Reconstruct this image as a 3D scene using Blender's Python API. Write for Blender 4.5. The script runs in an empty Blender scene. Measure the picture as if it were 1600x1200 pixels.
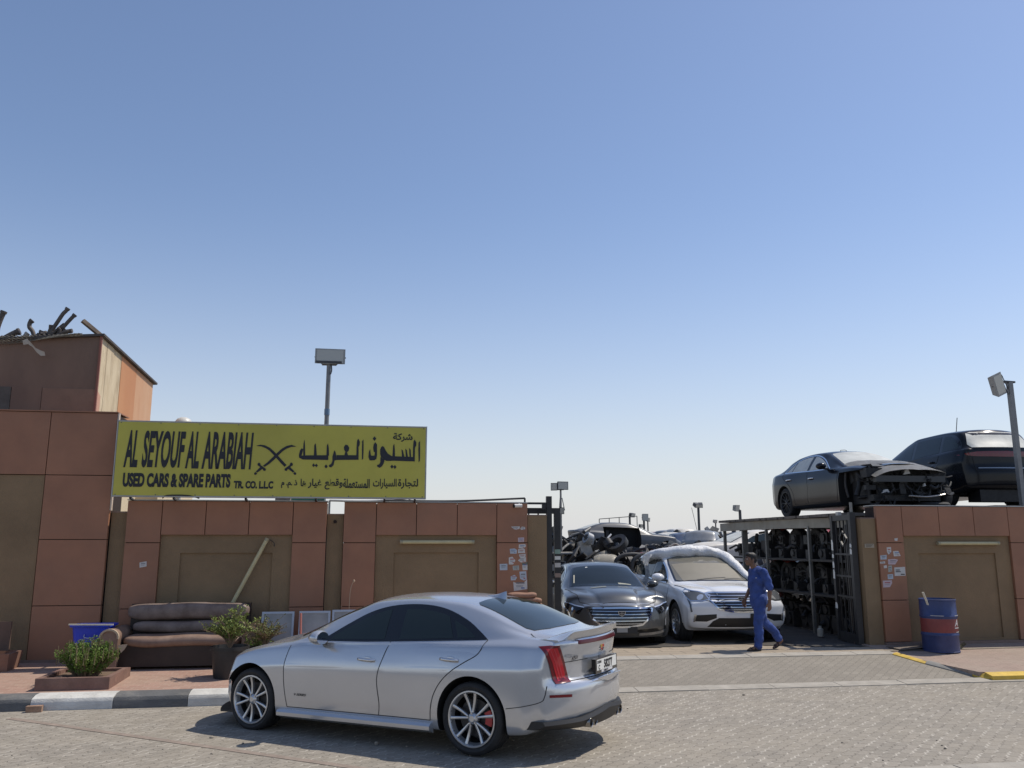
import bpy, bmesh, math, random
import numpy as np
from mathutils import Vector, Matrix, Quaternion
from mathutils.bvhtree import BVHTree
from mathutils.geometry import delaunay_2d_cdt

R = math.radians
PI = math.pi
rng = random.Random(7)
scene = bpy.context.scene
COL = scene.collection

# ------------------------------------------------------------------ camera
CAM_H = 1.95
F_PX = 1310.0
PITCH = math.atan(248.0 / F_PX)
YAW = R(9.0)
cam_data = bpy.data.cameras.new('camera')
cam = bpy.data.objects.new('camera', cam_data)
COL.objects.link(cam)
cam_data.sensor_width = 36.0
cam_data.lens = 36.0 * F_PX / 1600.0
cam_data.clip_start = 0.05
cam_data.clip_end = 5000
cam.location = (0, 0, CAM_H)
cam.rotation_euler = (PI / 2 + PITCH, 0, -YAW)
scene.camera = cam

# ------------------------------------------------------------------ sky, sun, exposure
SUN_EL = R(57.0)
SUN_AZ = R(14.0)            # anticlockwise from world +X
world = bpy.data.worlds.new('World')
scene.world = world
world.use_nodes = True
wn = world.node_tree
wn.nodes.clear()
w_out = wn.nodes.new('ShaderNodeOutputWorld')
w_bg = wn.nodes.new('ShaderNodeBackground')
w_sky = wn.nodes.new('ShaderNodeTexSky')
w_sky.sky_type = 'NISHITA'
w_sky.sun_disc = False
w_sky.sun_elevation = SUN_EL
w_sky.sun_rotation = PI / 2 - SUN_AZ
w_sky.altitude = 0
w_sky.air_density = 1.0
w_sky.dust_density = 0.4
w_sky.ozone_density = 2.0
w_bg.inputs['Strength'].default_value = 0.125
# dusty desert air: the sky pales evenly towards the horizon
w_tint = wn.nodes.new('ShaderNodeMix'); w_tint.data_type = 'RGBA'; w_tint.blend_type = 'MULTIPLY'
w_tint.inputs[0].default_value = 1.0
w_tint.inputs[7].default_value = (1.13, 1.07, 1.09, 1)
w_tc = wn.nodes.new('ShaderNodeTexCoord')
w_sep = wn.nodes.new('ShaderNodeSeparateXYZ')
w_mr = wn.nodes.new('ShaderNodeMapRange'); w_mr.interpolation_type = 'LINEAR'
w_mr.inputs[1].default_value = 0.0; w_mr.inputs[2].default_value = 0.42
w_mr.inputs[3].default_value = 1.0; w_mr.inputs[4].default_value = 0.0
w_pw = wn.nodes.new('ShaderNodeMath'); w_pw.operation = 'POWER'; w_pw.inputs[1].default_value = 2.2
w_veil = wn.nodes.new('ShaderNodeMix'); w_veil.data_type = 'RGBA'
w_veil.inputs[7].default_value = (5.6, 5.65, 5.80, 1)
wn.links.new(w_sky.outputs[0], w_tint.inputs[6])
wn.links.new(w_tc.outputs['Generated'], w_sep.inputs[0])
wn.links.new(w_sep.outputs[2], w_mr.inputs[0])
wn.links.new(w_mr.outputs[0], w_pw.inputs[0])
wn.links.new(w_pw.outputs[0], w_veil.inputs[0])
wn.links.new(w_tint.outputs[2], w_veil.inputs[6])
wn.links.new(w_veil.outputs[2], w_bg.inputs[0])
wn.links.new(w_bg.outputs[0], w_out.inputs[0])
sun_data = bpy.data.lights.new('sun', 'SUN')
sun_data.energy = 3.9
sun_data.angle = R(0.53)
sun_data.color = (1.0, 0.925, 0.81)
sun = bpy.data.objects.new('sun', sun_data)
COL.objects.link(sun)
SUN_DIR = Vector((math.cos(SUN_EL) * math.cos(SUN_AZ), math.cos(SUN_EL) * math.sin(SUN_AZ), math.sin(SUN_EL)))
sun.rotation_euler = SUN_DIR.to_track_quat('Z', 'Y').to_euler()
sun.location = SUN_DIR * 60
scene.view_settings.view_transform = 'Standard'
scene.view_settings.look = 'None'
scene.view_settings.exposure = 0.0
scene.view_settings.gamma = 1.0

# ------------------------------------------------------------------ measuring helpers: a photo pixel met with a real plane
def _ray(x, y):
    u = x - 800.0
    v = y - 600.0
    a = F_PX * math.cos(PITCH) + v * math.sin(PITCH)
    z = F_PX * math.sin(PITCH) - v * math.cos(PITCH)
    return (u * math.cos(YAW) + a * math.sin(YAW), -u * math.sin(YAW) + a * math.cos(YAW), z)

def onY(x, y, Y):
    r = _ray(x, y)
    t = Y / r[1]
    return Vector((r[0] * t, Y, r[2] * t + CAM_H))

def onZ(x, y, Z):
    r = _ray(x, y)
    t = (Z - CAM_H) / r[2]
    return Vector((r[0] * t, r[1] * t, Z))

# ------------------------------------------------------------------ materials
MATS = {}

def mat(name, col, rough=0.6, metal=0.0, var=0.0, vscale=3.0, col2=None, bump=0.0, bscale=40.0, coat=0.0,
        spec=0.5, rvar=0.0, stretch=None, detail=6.0, dirt=0.0, dcol=(0.2, 0.17, 0.13), contrast=0.0):
    if name in MATS:
        return MATS[name]
    m = bpy.data.materials.new(name)
    m.use_nodes = True
    nt = m.node_tree
    b = nt.nodes['Principled BSDF']
    b.inputs['Roughness'].default_value = rough
    b.inputs['Metallic'].default_value = metal
    b.inputs['Coat Weight'].default_value = coat
    b.inputs['Coat Roughness'].default_value = 0.05
    b.inputs['Specular IOR Level'].default_value = spec
    b.inputs['Base Color'].default_value = (*col, 1)
    L = nt.links.new
    if var or col2 or bump or rvar or dirt:
        tc = nt.nodes.new('ShaderNodeTexCoord')
        src = tc.outputs['Object']
        if stretch:
            mp = nt.nodes.new('ShaderNodeMapping')
            mp.inputs['Scale'].default_value = stretch
            L(src, mp.inputs['Vector'])
            src = mp.outputs[0]
    if var or col2:
        n = nt.nodes.new('ShaderNodeTexNoise')
        n.inputs['Scale'].default_value = vscale
        n.inputs['Detail'].default_value = detail
        n.inputs['Roughness'].default_value = 0.62
        L(src, n.inputs['Vector'])
        rm = nt.nodes.new('ShaderNodeMapRange')
        rm.inputs[1].default_value = 0.32 + contrast
        rm.inputs[2].default_value = 0.68 - contrast
        L(n.outputs[0], rm.inputs[0])
        mx = nt.nodes.new('ShaderNodeMix')
        mx.data_type = 'RGBA'
        c2 = col2 if col2 else tuple(min(1, c * (1 + var)) for c in col)
        c1 = col if col2 else tuple(c * (1 - var) for c in col)
        mx.inputs[6].default_value = (*c1, 1)
        mx.inputs[7].default_value = (*c2, 1)
        L(rm.outputs[0], mx.inputs[0])
        cur = mx.outputs[2]
        if dirt:
            n2 = nt.nodes.new('ShaderNodeTexNoise')
            n2.inputs['Scale'].default_value = vscale * 0.35
            n2.inputs['Detail'].default_value = 9
            n2.inputs['Roughness'].default_value = 0.7
            L(src, n2.inputs['Vector'])
            r2 = nt.nodes.new('ShaderNodeMapRange')
            r2.inputs[1].default_value = 0.48
            r2.inputs[2].default_value = 0.75
            r2.inputs[4].default_value = dirt
            L(n2.outputs[0], r2.inputs[0])
            m2 = nt.nodes.new('ShaderNodeMix')
            m2.data_type = 'RGBA'
            m2.inputs[7].default_value = (*dcol, 1)
            L(r2.outputs[0], m2.inputs[0])
            L(cur, m2.inputs[6])
            cur = m2.outputs[2]
        L(cur, b.inputs['Base Color'])
        if rvar:
            r3 = nt.nodes.new('ShaderNodeMapRange')
            r3.inputs[3].default_value = max(0.02, rough - rvar)
            r3.inputs[4].default_value = min(1, rough + rvar)
            L(n.outputs[0], r3.inputs[0])
            L(r3.outputs[0], b.inputs['Roughness'])
    if bump:
        nb = nt.nodes.new('ShaderNodeTexNoise')
        nb.inputs['Scale'].default_value = bscale
        nb.inputs['Detail'].default_value = 5
        L(src, nb.inputs['Vector'])
        bp = nt.nodes.new('ShaderNodeBump')
        bp.inputs['Strength'].default_value = bump
        bp.inputs['Distance'].default_value = 0.02
        L(nb.outputs[0], bp.inputs['Height'])
        L(bp.outputs[0], b.inputs['Normal'])
    MATS[name] = m
    return m

def paver_mat(name, colA, colB, joint, bw, bh, rot, zig=0.0, joint_w=0.012, bump=0.5, dirt=(0.2, 0.18, 0.15), dirt_amt=0.5, offset=0.5, dash=None):
    """block paving: brick courses, optionally with a zigzag edge, stained by large soft patches"""
    m = bpy.data.materials.new(name)
    m.use_nodes = True
    nt = m.node_tree
    L = nt.links.new
    b = nt.nodes['Principled BSDF']
    b.inputs['Roughness'].default_value = 0.85
    b.inputs['Specular IOR Level'].default_value = 0.3
    tc = nt.nodes.new('ShaderNodeTexCoord')
    mp = nt.nodes.new('ShaderNodeMapping')
    mp.inputs['Rotation'].default_value = (0, 0, rot)
    L(tc.outputs['Object'], mp.inputs[0])
    vec = mp.outputs[0]
    if zig:
        sp = nt.nodes.new('ShaderNodeSeparateXYZ')
        L(vec, sp.inputs[0])
        cb = nt.nodes.new('ShaderNodeCombineXYZ')
        for a, o, per in ((0, 1, bh), (1, 0, bw * 0.5)):
            pp = nt.nodes.new('ShaderNodeMath')
            pp.operation = 'PINGPONG'
            pp.inputs[1].default_value = per * 0.5
            L(sp.outputs[o], pp.inputs[0])
            ml = nt.nodes.new('ShaderNodeMath')
            ml.operation = 'MULTIPLY_ADD'
            ml.inputs[1].default_value = zig / (per * 0.5)
            L(pp.outputs[0], ml.inputs[0])
            L(sp.outputs[a], ml.inputs[2])
            L(ml.outputs[0], cb.inputs[a])
        vec = cb.outputs[0]
    br = nt.nodes.new('ShaderNodeTexBrick')
    br.offset = offset
    br.inputs['Scale'].default_value = 1.0
    br.inputs['Brick Width'].default_value = bw
    br.inputs['Row Height'].default_value = bh
    br.inputs['Mortar Size'].default_value = joint_w
    br.inputs['Mortar Smooth'].default_value = 0.3
    br.inputs['Bias'].default_value = 0.0
    br.inputs['Color1'].default_value = (*colA, 1)
    br.inputs['Color2'].default_value = (*colB, 1)
    br.inputs['Mortar'].default_value = (*joint, 1)
    L(vec, br.inputs['Vector'])
    brick_out = br.outputs['Color']
    if dash:
        # pale dashes in some of the row joints only
        s2 = nt.nodes.new('ShaderNodeSeparateXYZ')
        L(vec, s2.inputs[0])
        pj = nt.nodes.new('ShaderNodeMath'); pj.operation = 'PINGPONG'; pj.inputs[1].default_value = bh / 2
        L(s2.outputs[1], pj.inputs[0])
        lt = nt.nodes.new('ShaderNodeMapRange'); lt.inputs[1].default_value = joint_w * 1.5; lt.inputs[2].default_value = joint_w * 0.7
        L(pj.outputs[0], lt.inputs[0])
        nd = nt.nodes.new('ShaderNodeTexNoise'); nd.inputs['Scale'].default_value = 4.5; nd.inputs['Detail'].default_value = 3
        L(tc.outputs['Object'], nd.inputs['Vector'])
        nm = nt.nodes.new('ShaderNodeMapRange'); nm.inputs[1].default_value = 0.48; nm.inputs[2].default_value = 0.56
        L(nd.outputs[0], nm.inputs[0])
        ml2 = nt.nodes.new('ShaderNodeMath'); ml2.operation = 'MULTIPLY'
        L(lt.outputs[0], ml2.inputs[0]); L(nm.outputs[0], ml2.inputs[1])
        md = nt.nodes.new('ShaderNodeMix'); md.data_type = 'RGBA'; md.inputs[7].default_value = (*dash, 1)
        L(ml2.outputs[0], md.inputs[0]); L(br.outputs['Color'], md.inputs[6])
        brick_out = md.outputs[2]
    n = nt.nodes.new('ShaderNodeTexNoise')
    n.inputs['Scale'].default_value = 0.9
    n.inputs['Detail'].default_value = 10
    n.inputs['Roughness'].default_value = 0.68
    L(tc.outputs['Object'], n.inputs['Vector'])
    rr = nt.nodes.new('ShaderNodeMapRange')
    rr.inputs[1].default_value = 0.42
    rr.inputs[2].default_value = 0.72
    rr.inputs[4].default_value = dirt_amt
    L(n.outputs[0], rr.inputs[0])
    mx = nt.nodes.new('ShaderNodeMix')
    mx.data_type = 'RGBA'
    mx.inputs[7].default_value = (*dirt, 1)
    L(rr.outputs[0], mx.inputs[0])
    L(brick_out, mx.inputs[6])
    n3 = nt.nodes.new('ShaderNodeTexNoise')
    n3.inputs['Scale'].default_value = 45
    n3.inputs['Detail'].default_value = 4
    L(tc.outputs['Object'], n3.inputs['Vector'])
    r3 = nt.nodes.new('ShaderNodeMapRange')
    r3.inputs[3].default_value = 0.78
    r3.inputs[4].default_value = 1.22
    L(n3.outputs[0], r3.inputs[0])
    hs = nt.nodes.new('ShaderNodeHueSaturation')
    L(mx.outputs[2], hs.inputs['Color'])
    L(r3.outputs[0], hs.inputs['Value'])
    L(hs.outputs[0], b.inputs['Base Color'])
    inv = nt.nodes.new('ShaderNodeMath')
    inv.operation = 'MULTIPLY_ADD'
    inv.inputs[1].default_value = -1.0
    L(br.outputs['Fac'], inv.inputs[0])
    L(n3.outputs[0], inv.inputs[2])
    bp = nt.nodes.new('ShaderNodeBump')
    bp.inputs['Strength'].default_value = bump
    bp.inputs['Distance'].default_value = 0.006
    L(inv.outputs[0], bp.inputs['Height'])
    L(bp.outputs[0], b.inputs['Normal'])
    MATS[name] = m
    return m

# ------------------------------------------------------------------ mesh helpers
class MB:
    """collects shapes and links them as ONE mesh object"""
    def __init__(self):
        self.bm = bmesh.new()
        self.mi = 0

    def _face(self, vs):
        try:
            f = self.bm.faces.new(vs)
            f.material_index = self.mi
            return f
        except ValueError:
            return None

    def box(self, x0, x1, y0, y1, z0, z1, M=None):
        c = [(x0, y0, z0), (x1, y0, z0), (x1, y1, z0), (x0, y1, z0), (x0, y0, z1), (x1, y0, z1), (x1, y1, z1), (x0, y1, z1)]
        v = [self.bm.verts.new((M @ Vector(p)) if M else p) for p in c]
        for q in ((3, 2, 1, 0), (4, 5, 6, 7), (0, 1, 5, 4), (1, 2, 6, 5), (2, 3, 7, 6), (3, 0, 4, 7)):
            self._face([v[i] for i in q])
        return self

    def bar(self, p0, p1, w, d=None, up=(0, 0, 1)):
        """square bar from p0 to p1"""
        p0, p1 = Vector(p0), Vector(p1)
        d = w if d is None else d
        a = (p1 - p0).normalized()
        u = Vector(up)
        if abs(a.dot(u)) > 0.98:
            u = Vector((0, 1, 0))
        s = a.cross(u).normalized()
        t = s.cross(a).normalized()
        vs = []
        for p in (p0, p1):
            for i, j in ((-1, -1), (1, -1), (1, 1), (-1, 1)):
                vs.append(self.bm.verts.new(p + s * (i * w / 2) + t * (j * d / 2)))
        for q in ((3, 2, 1, 0), (4, 5, 6, 7), (0, 1, 5, 4), (1, 2, 6, 5), (2, 3, 7, 6), (3, 0, 4, 7)):
            self._face([vs[i] for i in q])
        return self

    def tube(self, pts, r, n=10, cap=True, flat=1.0):
        """swept round tube; r a number or one radius per point"""
        pts = [Vector(p) for p in pts]
        k = len(pts)
        rs = [r] * k if isinstance(r, (int, float)) else list(r)
        rings = []
        ref = None
        for i, p in enumerate(pts):
            a = (pts[min(i + 1, k - 1)] - pts[max(i - 1, 0)])
            a = a.normalized() if a.length > 1e-9 else Vector((0, 0, 1))
            if ref is None:
                u = Vector((0, 0, 1)) if abs(a.z) < 0.9 else Vector((0, 1, 0))
                ref = a.cross(u).normalized()
            s = (ref - a * ref.dot(a)).normalized()
            ref = s
            t = a.cross(s)
            rings.append([self.bm.verts.new(p + (s * math.cos(2 * PI * j / n) + t * math.sin(2 * PI * j / n) * flat) * rs[i]) for j in range(n)])
        for i in range(k - 1):
            for j in range(n):
                self._face([rings[i][j], rings[i][(j + 1) % n], rings[i + 1][(j + 1) % n], rings[i + 1][j]])
        if cap:
            self._face(list(reversed(rings[0])))
            self._face(rings[-1])
        return self

    def lathe(self, prof, n=32, M=None, close=False):
        """profile of (radius, height) turned about Z"""
        rings = []
        for (r, z) in prof:
            if r < 1e-6:
                p = Vector((0, 0, z))
                rings.append([self.bm.verts.new(M @ p if M else p)])
            else:
                rg = []
                for j in range(n):
                    p = Vector((r * math.cos(2 * PI * j / n), r * math.sin(2 * PI * j / n), z))
                    rg.append(self.bm.verts.new(M @ p if M else p))
                rings.append(rg)
        if close:
            rings.append(rings[0])
        for a, b in zip(rings[:-1], rings[1:]):
            if len(a) == 1 and len(b) == 1:
                continue
            for j in range(n):
                j2 = (j + 1) % n
                if len(a) == 1:
                    self._face([a[0], b[j2], b[j]])
                elif len(b) == 1:
                    self._face([a[j], a[j2], b[0]])
                else:
                    self._face([a[j], a[j2], b[j2], b[j]])
        return self

    def prism(self, poly, h0, h1, M=None):
        """polygon in (u, v) extruded along w from h0 to h1; M places (u, v, w)"""
        a = [self.bm.verts.new((M @ Vector((p[0], p[1], h0))) if M else Vector((p[0], p[1], h0))) for p in poly]
        b = [self.bm.verts.new((M @ Vector((p[0], p[1], h1))) if M else Vector((p[0], p[1], h1))) for p in poly]
        n = len(poly)
        self._face(list(reversed(a)))
        self._face(b)
        for i in range(n):
            self._face([a[i], a[(i + 1) % n], b[(i + 1) % n], b[i]])
        return self

    def ball(self, c, r, M=None, u=12, v=8):
        c = Vector(c)
        rr = r if hasattr(r, '__len__') else (r, r, r)
        rings = []
        for i in range(v + 1):
            th = PI * i / v
            if i in (0, v):
                p = c + Vector((0, 0, rr[2] * math.cos(th)))
                rings.append([self.bm.verts.new(M @ p if M else p)])
            else:
                rg = []
                for j in range(u):
                    p = c + Vector((rr[0] * math.sin(th) * math.cos(2 * PI * j / u), rr[1] * math.sin(th) * math.sin(2 * PI * j / u), rr[2] * math.cos(th)))
                    rg.append(self.bm.verts.new(M @ p if M else p))
                rings.append(rg)
        for a, b in zip(rings[:-1], rings[1:]):
            for j in range(u):
                j2 = (j + 1) % u
                if len(a) == 1:
                    self._face([a[0], b[j], b[j2]])
                elif len(b) == 1:
                    self._face([a[j2], a[j], b[0]])
                else:
                    self._face([a[j], b[j], b[j2], a[j2]])
        return self

    def quad(self, a, b, c, d):
        self._face([self.bm.verts.new(p) for p in (a, b, c, d)])
        return self

    def poly(self, pts):
        self._face([self.bm.verts.new(p) for p in pts])
        return self

    def bevel(self, w, seg=2, ang=0.5):
        es = [e for e in self.bm.edges if len(e.link_faces) == 2 and e.calc_face_angle(0) > ang]
        bmesh.ops.bevel(self.bm, geom=es, offset=w, segments=seg, affect='EDGES', profile=0.5, clamp_overlap=True)
        return self

    def mesh(self, name, mats, smooth=None, recalc=True):
        if recalc:
            bmesh.ops.recalc_face_normals(self.bm, faces=self.bm.faces)
        me = bpy.data.meshes.new(name)
        self.bm.to_mesh(me)
        self.bm.free()
        for m in (mats if isinstance(mats, (list, tuple)) else [mats]):
            me.materials.append(m)
        if smooth is not None:
            me.polygons.foreach_set('use_smooth', [True] * len(me.polygons))
            if smooth < 170:
                me.set_sharp_from_angle(angle=R(smooth))
        return me

    def build(self, name, mats, parent=None, smooth=None, loc=None, rot=None, recalc=True):
        o = bpy.data.objects.new(name, self.mesh(name, mats, smooth, recalc))
        COL.objects.link(o)
        if parent is not None:
            o.parent = parent
        if loc is not None:
            o.location = loc
        if rot is not None:
            o.rotation_euler = rot
        return o

def tag(o, label=None, cat=None, group=None, kind=None):
    if label:
        o['label'] = label
    if cat:
        o['category'] = cat
    if group:
        o['group'] = group
    if kind:
        o['kind'] = kind
    return o

def thing(name, label, cat, loc=(0, 0, 0), rotz=0.0, group=None):
    o = bpy.data.objects.new(name, None)
    COL.objects.link(o)
    o.location = loc
    o.rotation_euler = (0, 0, rotz)
    o.empty_display_size = 0.2
    return tag(o, label, cat, group)

def link_mesh(name, me, parent=None, loc=None, rot=None):
    o = bpy.data.objects.new(name, me)
    COL.objects.link(o)
    if parent is not None:
        o.parent = parent
    if loc is not None:
        o.location = loc
    if rot is not None:
        o.rotation_euler = rot
    return o

def dup(root, loc, rotz=None, label=None, group=None, rot=None):
    """a copy of a thing with copies of its parts and sub-parts"""
    r = root.copy()
    COL.objects.link(r)
    r.location = loc
    if rotz is not None:
        r.rotation_euler = (0, 0, rotz)
    if rot is not None:
        r.rotation_euler = rot
    if label:
        r['label'] = label
    if group:
        r['group'] = group
    for ch in list(root.children):
        c = ch.copy()
        COL.objects.link(c)
        c.parent = r
        for g in list(ch.children):
            d = g.copy()
            COL.objects.link(d)
            d.parent = c
    return r

def evaluated_mesh(o):
    dg = bpy.context.evaluated_depsgraph_get()
    dg.update()
    return bpy.data.meshes.new_from_object(o.evaluated_get(dg))

def text_mesh(body, size=1.0, bold=0.0, shear=0.0, sx=1.0, depth=0.0, align='LEFT', spacing=1.0):
    c = bpy.data.curves.new('lettering', 'FONT')
    c.body = body
    c.size = size
    c.offset = bold
    c.shear = shear
    c.extrude = depth
    c.align_x = align
    c.space_character = spacing
    c.resolution_u = 4
    o = bpy.data.objects.new('lettering', c)
    COL.objects.link(o)
    me = evaluated_mesh(o)
    bpy.data.objects.remove(o)
    bpy.data.curves.remove(c)
    if sx != 1.0:
        for v in me.vertices:
            v.co.x *= sx
    return me

def text_fit(name, body, material, parent, x0, x1, z0, z1, y, bold=0.0, shear=0.0, depth=0.003):
    """lettering facing -Y that fills the given rectangle (x, z) at depth y"""
    me = text_mesh(body, 1.0, bold, shear, 1.0, 0.01)
    xs = [v.co.x for v in me.vertices]
    ys = [v.co.y for v in me.vertices]
    a, b, c, d = min(xs), max(xs), min(ys), max(ys)
    for v in me.vertices:
        px = x0 + (v.co.x - a) / (b - a) * (x1 - x0)
        pz = z0 + (v.co.y - c) / (d - c) * (z1 - z0)
        py = y - (v.co.z + 0.01) / 0.02 * depth
        v.co = (px, py, pz)
    me.materials.clear()
    me.materials.append(material)
    return link_mesh(name, me, parent)

def pchip(keys, xq):
    """monotone cubic interpolation through (x, value) keys"""
    k = sorted(keys)
    x = np.array([a for a, _ in k], float)
    y = np.array([b for _, b in k], float)
    if len(x) == 1:
        return np.full_like(np.asarray(xq, float), y[0])
    h = np.diff(x)
    dl = np.diff(y) / h
    d = np.zeros_like(y)
    for i in range(1, len(x) - 1):
        if dl[i - 1] * dl[i] > 0:
            w1 = 2 * h[i] + h[i - 1]
            w2 = h[i] + 2 * h[i - 1]
            d[i] = (w1 + w2) / (w1 / dl[i - 1] + w2 / dl[i])
    d[0], d[-1] = dl[0], dl[-1]
    q = np.clip(np.asarray(xq, float), x[0], x[-1])
    i = np.clip(np.searchsorted(x, q) - 1, 0, len(x) - 2)
    t = (q - x[i]) / h[i]
    return ((2 * t**3 - 3 * t**2 + 1) * y[i] + (t**3 - 2 * t**2 + t) * h[i] * d[i] + (-2 * t**3 + 3 * t**2) * y[i + 1] + (t**3 - t**2) * h[i] * d[i + 1])
# ------------------------------------------------------------------ car kit
M_TYRE = mat('tyre_rubber', (0.022, 0.022, 0.023), 0.75, bump=0.2, bscale=60, var=0.3, vscale=8)
M_DARK = mat('dark_plastic', (0.018, 0.018, 0.019), 0.55)
M_WELL = mat('wheel_well', (0.008, 0.008, 0.008), 0.9)
M_GLOSSB = mat('gloss_black_trim', (0.008, 0.008, 0.009), 0.12, coat=0.5)
M_GAP = mat('panel_gap', (0.012, 0.012, 0.013), 0.8)
M_CHROME = mat('chrome', (0.75, 0.76, 0.78), 0.1, metal=1.0)
M_ALLOY = mat('alloy_rim', (0.58, 0.59, 0.60), 0.3, metal=0.75)
M_ALLOYD = mat('dark_alloy_barrel', (0.05, 0.05, 0.052), 0.5, metal=0.6)  # darker alloy for the barrel and brake disc
M_RIMBLK = mat('black_rim', (0.025, 0.026, 0.03), 0.35, metal=0.5)
M_TINT = mat('tinted_glass', (0.020, 0.029, 0.029), 0.03, spec=0.5)
M_SCREEN = mat('windscreen_glass', (0.010, 0.014, 0.013), 0.06, spec=0.3)
M_DUSTY = mat('dusty_glass', (0.52, 0.53, 0.49), 0.45, var=0.15, vscale=4, spec=0.4)
M_RED = mat('tail_lamp_red', (0.52, 0.010, 0.018), 0.12, coat=0.8)
M_REDD = mat('tail_lamp_dark_red', (0.16, 0.005, 0.009), 0.15, coat=0.6)
M_LAMP = mat('headlamp_lens', (0.10, 0.105, 0.11), 0.08, coat=0.7)
M_LAMPIN = mat('headlamp_reflector', (0.75, 0.76, 0.77), 0.15, metal=0.8)
M_WHITEP = mat('white_plate', (0.72, 0.72, 0.68), 0.45)
M_BLACKTXT = mat('black_lettering', (0.012, 0.012, 0.014), 0.5)

def smoothstep(t):
    t = np.clip(t, 0, 1)
    return t * t * (3 - 2 * t)

def bspline(ctrl, n):
    """clamped quadratic B-spline through a control polygon, n+1 samples"""
    c = np.asarray(ctrl, float)
    m = len(c)
    k = 2
    kn = np.concatenate([[0] * k, np.arange(m - k + 1), [m - k] * k]).astype(float)
    us = np.linspace(0, m - k - 1e-9, n + 1)
    out = []
    for u in us:
        j = int(min(np.floor(u), m - k - 1)) + k
        d = [c[i + j - k].copy() for i in range(k + 1)]
        for r in range(1, k + 1):
            for i in range(k, r - 1, -1):
                a = (u - kn[i + j - k]) / (kn[i + 1 + j - r] - kn[i + j - k])
                d[i] = (1 - a) * d[i - 1] + a * d[i]
        out.append(d[k])
    return np.array(out)

def car_shell(P, nx=84, nt=46):
    """closed body mesh lofted along x (forward), y left, z up; returns a bmesh"""
    xr, xf = P['xr'], P['xf']
    s = np.linspace(0, 1, nx)
    xs = xr + (xf - xr) * (s + 0.35 * np.sin(2 * PI * s) / (2 * PI) * -1.0)
    xs = np.concatenate([[xr, xr + 0.006, xr + 0.018], xs[1:-1][(xs[1:-1] > xr + 0.03) & (xs[1:-1] < xf - 0.03)], [xf - 0.018, xf - 0.006, xf]])
    g = {k: pchip(P[k], xs) for k in ('W', 'zb', 'zs', 'yg', 'zg', 'yr', 'zr', 'zt')}
    rp, fp = P['rprof'], P['fprof']
    fade = P.get('fade', 0.62)
    bm = bmesh.new()

    def warp(x, y, z, W):
        wr = smoothstep((xr + fade - x) / fade)
        wf = smoothstep((x - xf + fade) / fade)
        q = min(1.0, abs(y) / W)
        dx = 0.0
        if wr > 0:
            dx += wr * (P['rbow'] * q**2.4 + (1 - q**5) * float(np.interp(z, [a for a, _ in rp], [b for _, b in rp])))
        if wf > 0:
            dx -= wf * (P['fbow'] * q**2.2 + float(np.interp(z, [a for a, _ in fp], [b for _, b in fp])))
        return x + dx

    rings = []
    ring_yz = []
    for i, x in enumerate(xs):
        W, zb, zs, yg, zg, yr, zr, zt = (g[k][i] for k in ('W', 'zb', 'zs', 'yg', 'zg', 'yr', 'zr', 'zt'))
        ys = W - P.get('tuck', 0.05)
        zm = zb + (zs - zb) * 0.55
        ctrl = [(0, zb), (ys * 0.9, zb), (ys + 0.015, zb + 0.02), (W * 0.992, zb + (zs - zb) * 0.22), (W, zm), (W - 0.001, zm + (zs - zm) * 0.38), (W - 0.008, zm + (zs - zm) * 0.46),
                (W - 0.052, zs - 0.03), (W - 0.072, zs), (yg + 0.01, zg), (yg - 0.01, zg + 0.012), ((yg + yr) / 2 + 0.012, (zg + zr) / 2 + 0.004),
                (yr + 0.02, zr - 0.03), (yr - 0.015, zr + 0.006), (yr * 0.6, zr + (zt - zr) * 0.72), (yr * 0.25, zt), (0, zt)]
        half = bspline(ctrl, nt)
        k = 1.0
        if i in (0, len(xs) - 1):
            k = 0.972
        elif i in (1, len(xs) - 2):
            k = 0.988
        elif i in (2, len(xs) - 3):
            k = 0.997
        zc = (zb + zt) / 2
        half = np.stack([half[:, 0] * k, zc + (half[:, 1] - zc) * k], 1)
        loop = [(y, z) for y, z in half] + [(-y, z) for y, z in half[-2:0:-1]]
        ring_yz.append((loop, W, zc))
        rings.append([bm.verts.new((warp(x, y, z, W), y, z)) for y, z in loop])
    n = len(rings[0])
    for a, b in zip(rings[:-1], rings[1:]):
        for j in range(n):
            j2 = (j + 1) % n
            bm.faces.new([a[j], b[j], b[j2], a[j2]])
    for end, x in ((0, xr), (-1, xf)):
        loop, W, zc = ring_yz[end]
        prev = rings[end]
        for k in (0.94, 0.86, 0.74, 0.6, 0.46, 0.32, 0.18, 0.06):
            cur = []
            for (y, z) in loop:
                yy, zz = y * k, zc + (z - zc) * k
                cur.append(bm.verts.new((warp(x, yy, zz, W), yy, zz)))
            for j in range(n):
                j2 = (j + 1) % n
                bm.faces.new([prev[j], prev[j2], cur[j2], cur[j]] if end == 0 else [prev[j2], prev[j], cur[j], cur[j2]])
            prev = cur
        bm.faces.new(prev)
    bmesh.ops.recalc_face_normals(bm, faces=bm.faces)
    return bm

def boolean(me, cutters, mats):
    """difference of a mesh with a list of (bmesh) cutters"""
    o = bpy.data.objects.new('shell', me)
    COL.objects.link(o)
    cs = []
    for cb in cutters:
        cm = bpy.data.meshes.new('cutter')
        bmesh.ops.recalc_face_normals(cb, faces=cb.faces)
        cb.to_mesh(cm)
        cb.free()
        cm.materials.append(mats[-1])
        c = bpy.data.objects.new('cutter', cm)
        COL.objects.link(c)
        cs.append(c)
        md = o.modifiers.new('cut', 'BOOLEAN')
        md.operation = 'DIFFERENCE'
        md.solver = 'EXACT'
        md.material_mode = 'TRANSFER'
        md.object = c
    out = evaluated_mesh(o)
    bpy.data.objects.remove(o)
    for c in cs:
        bpy.data.objects.remove(c)
    return out

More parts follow.
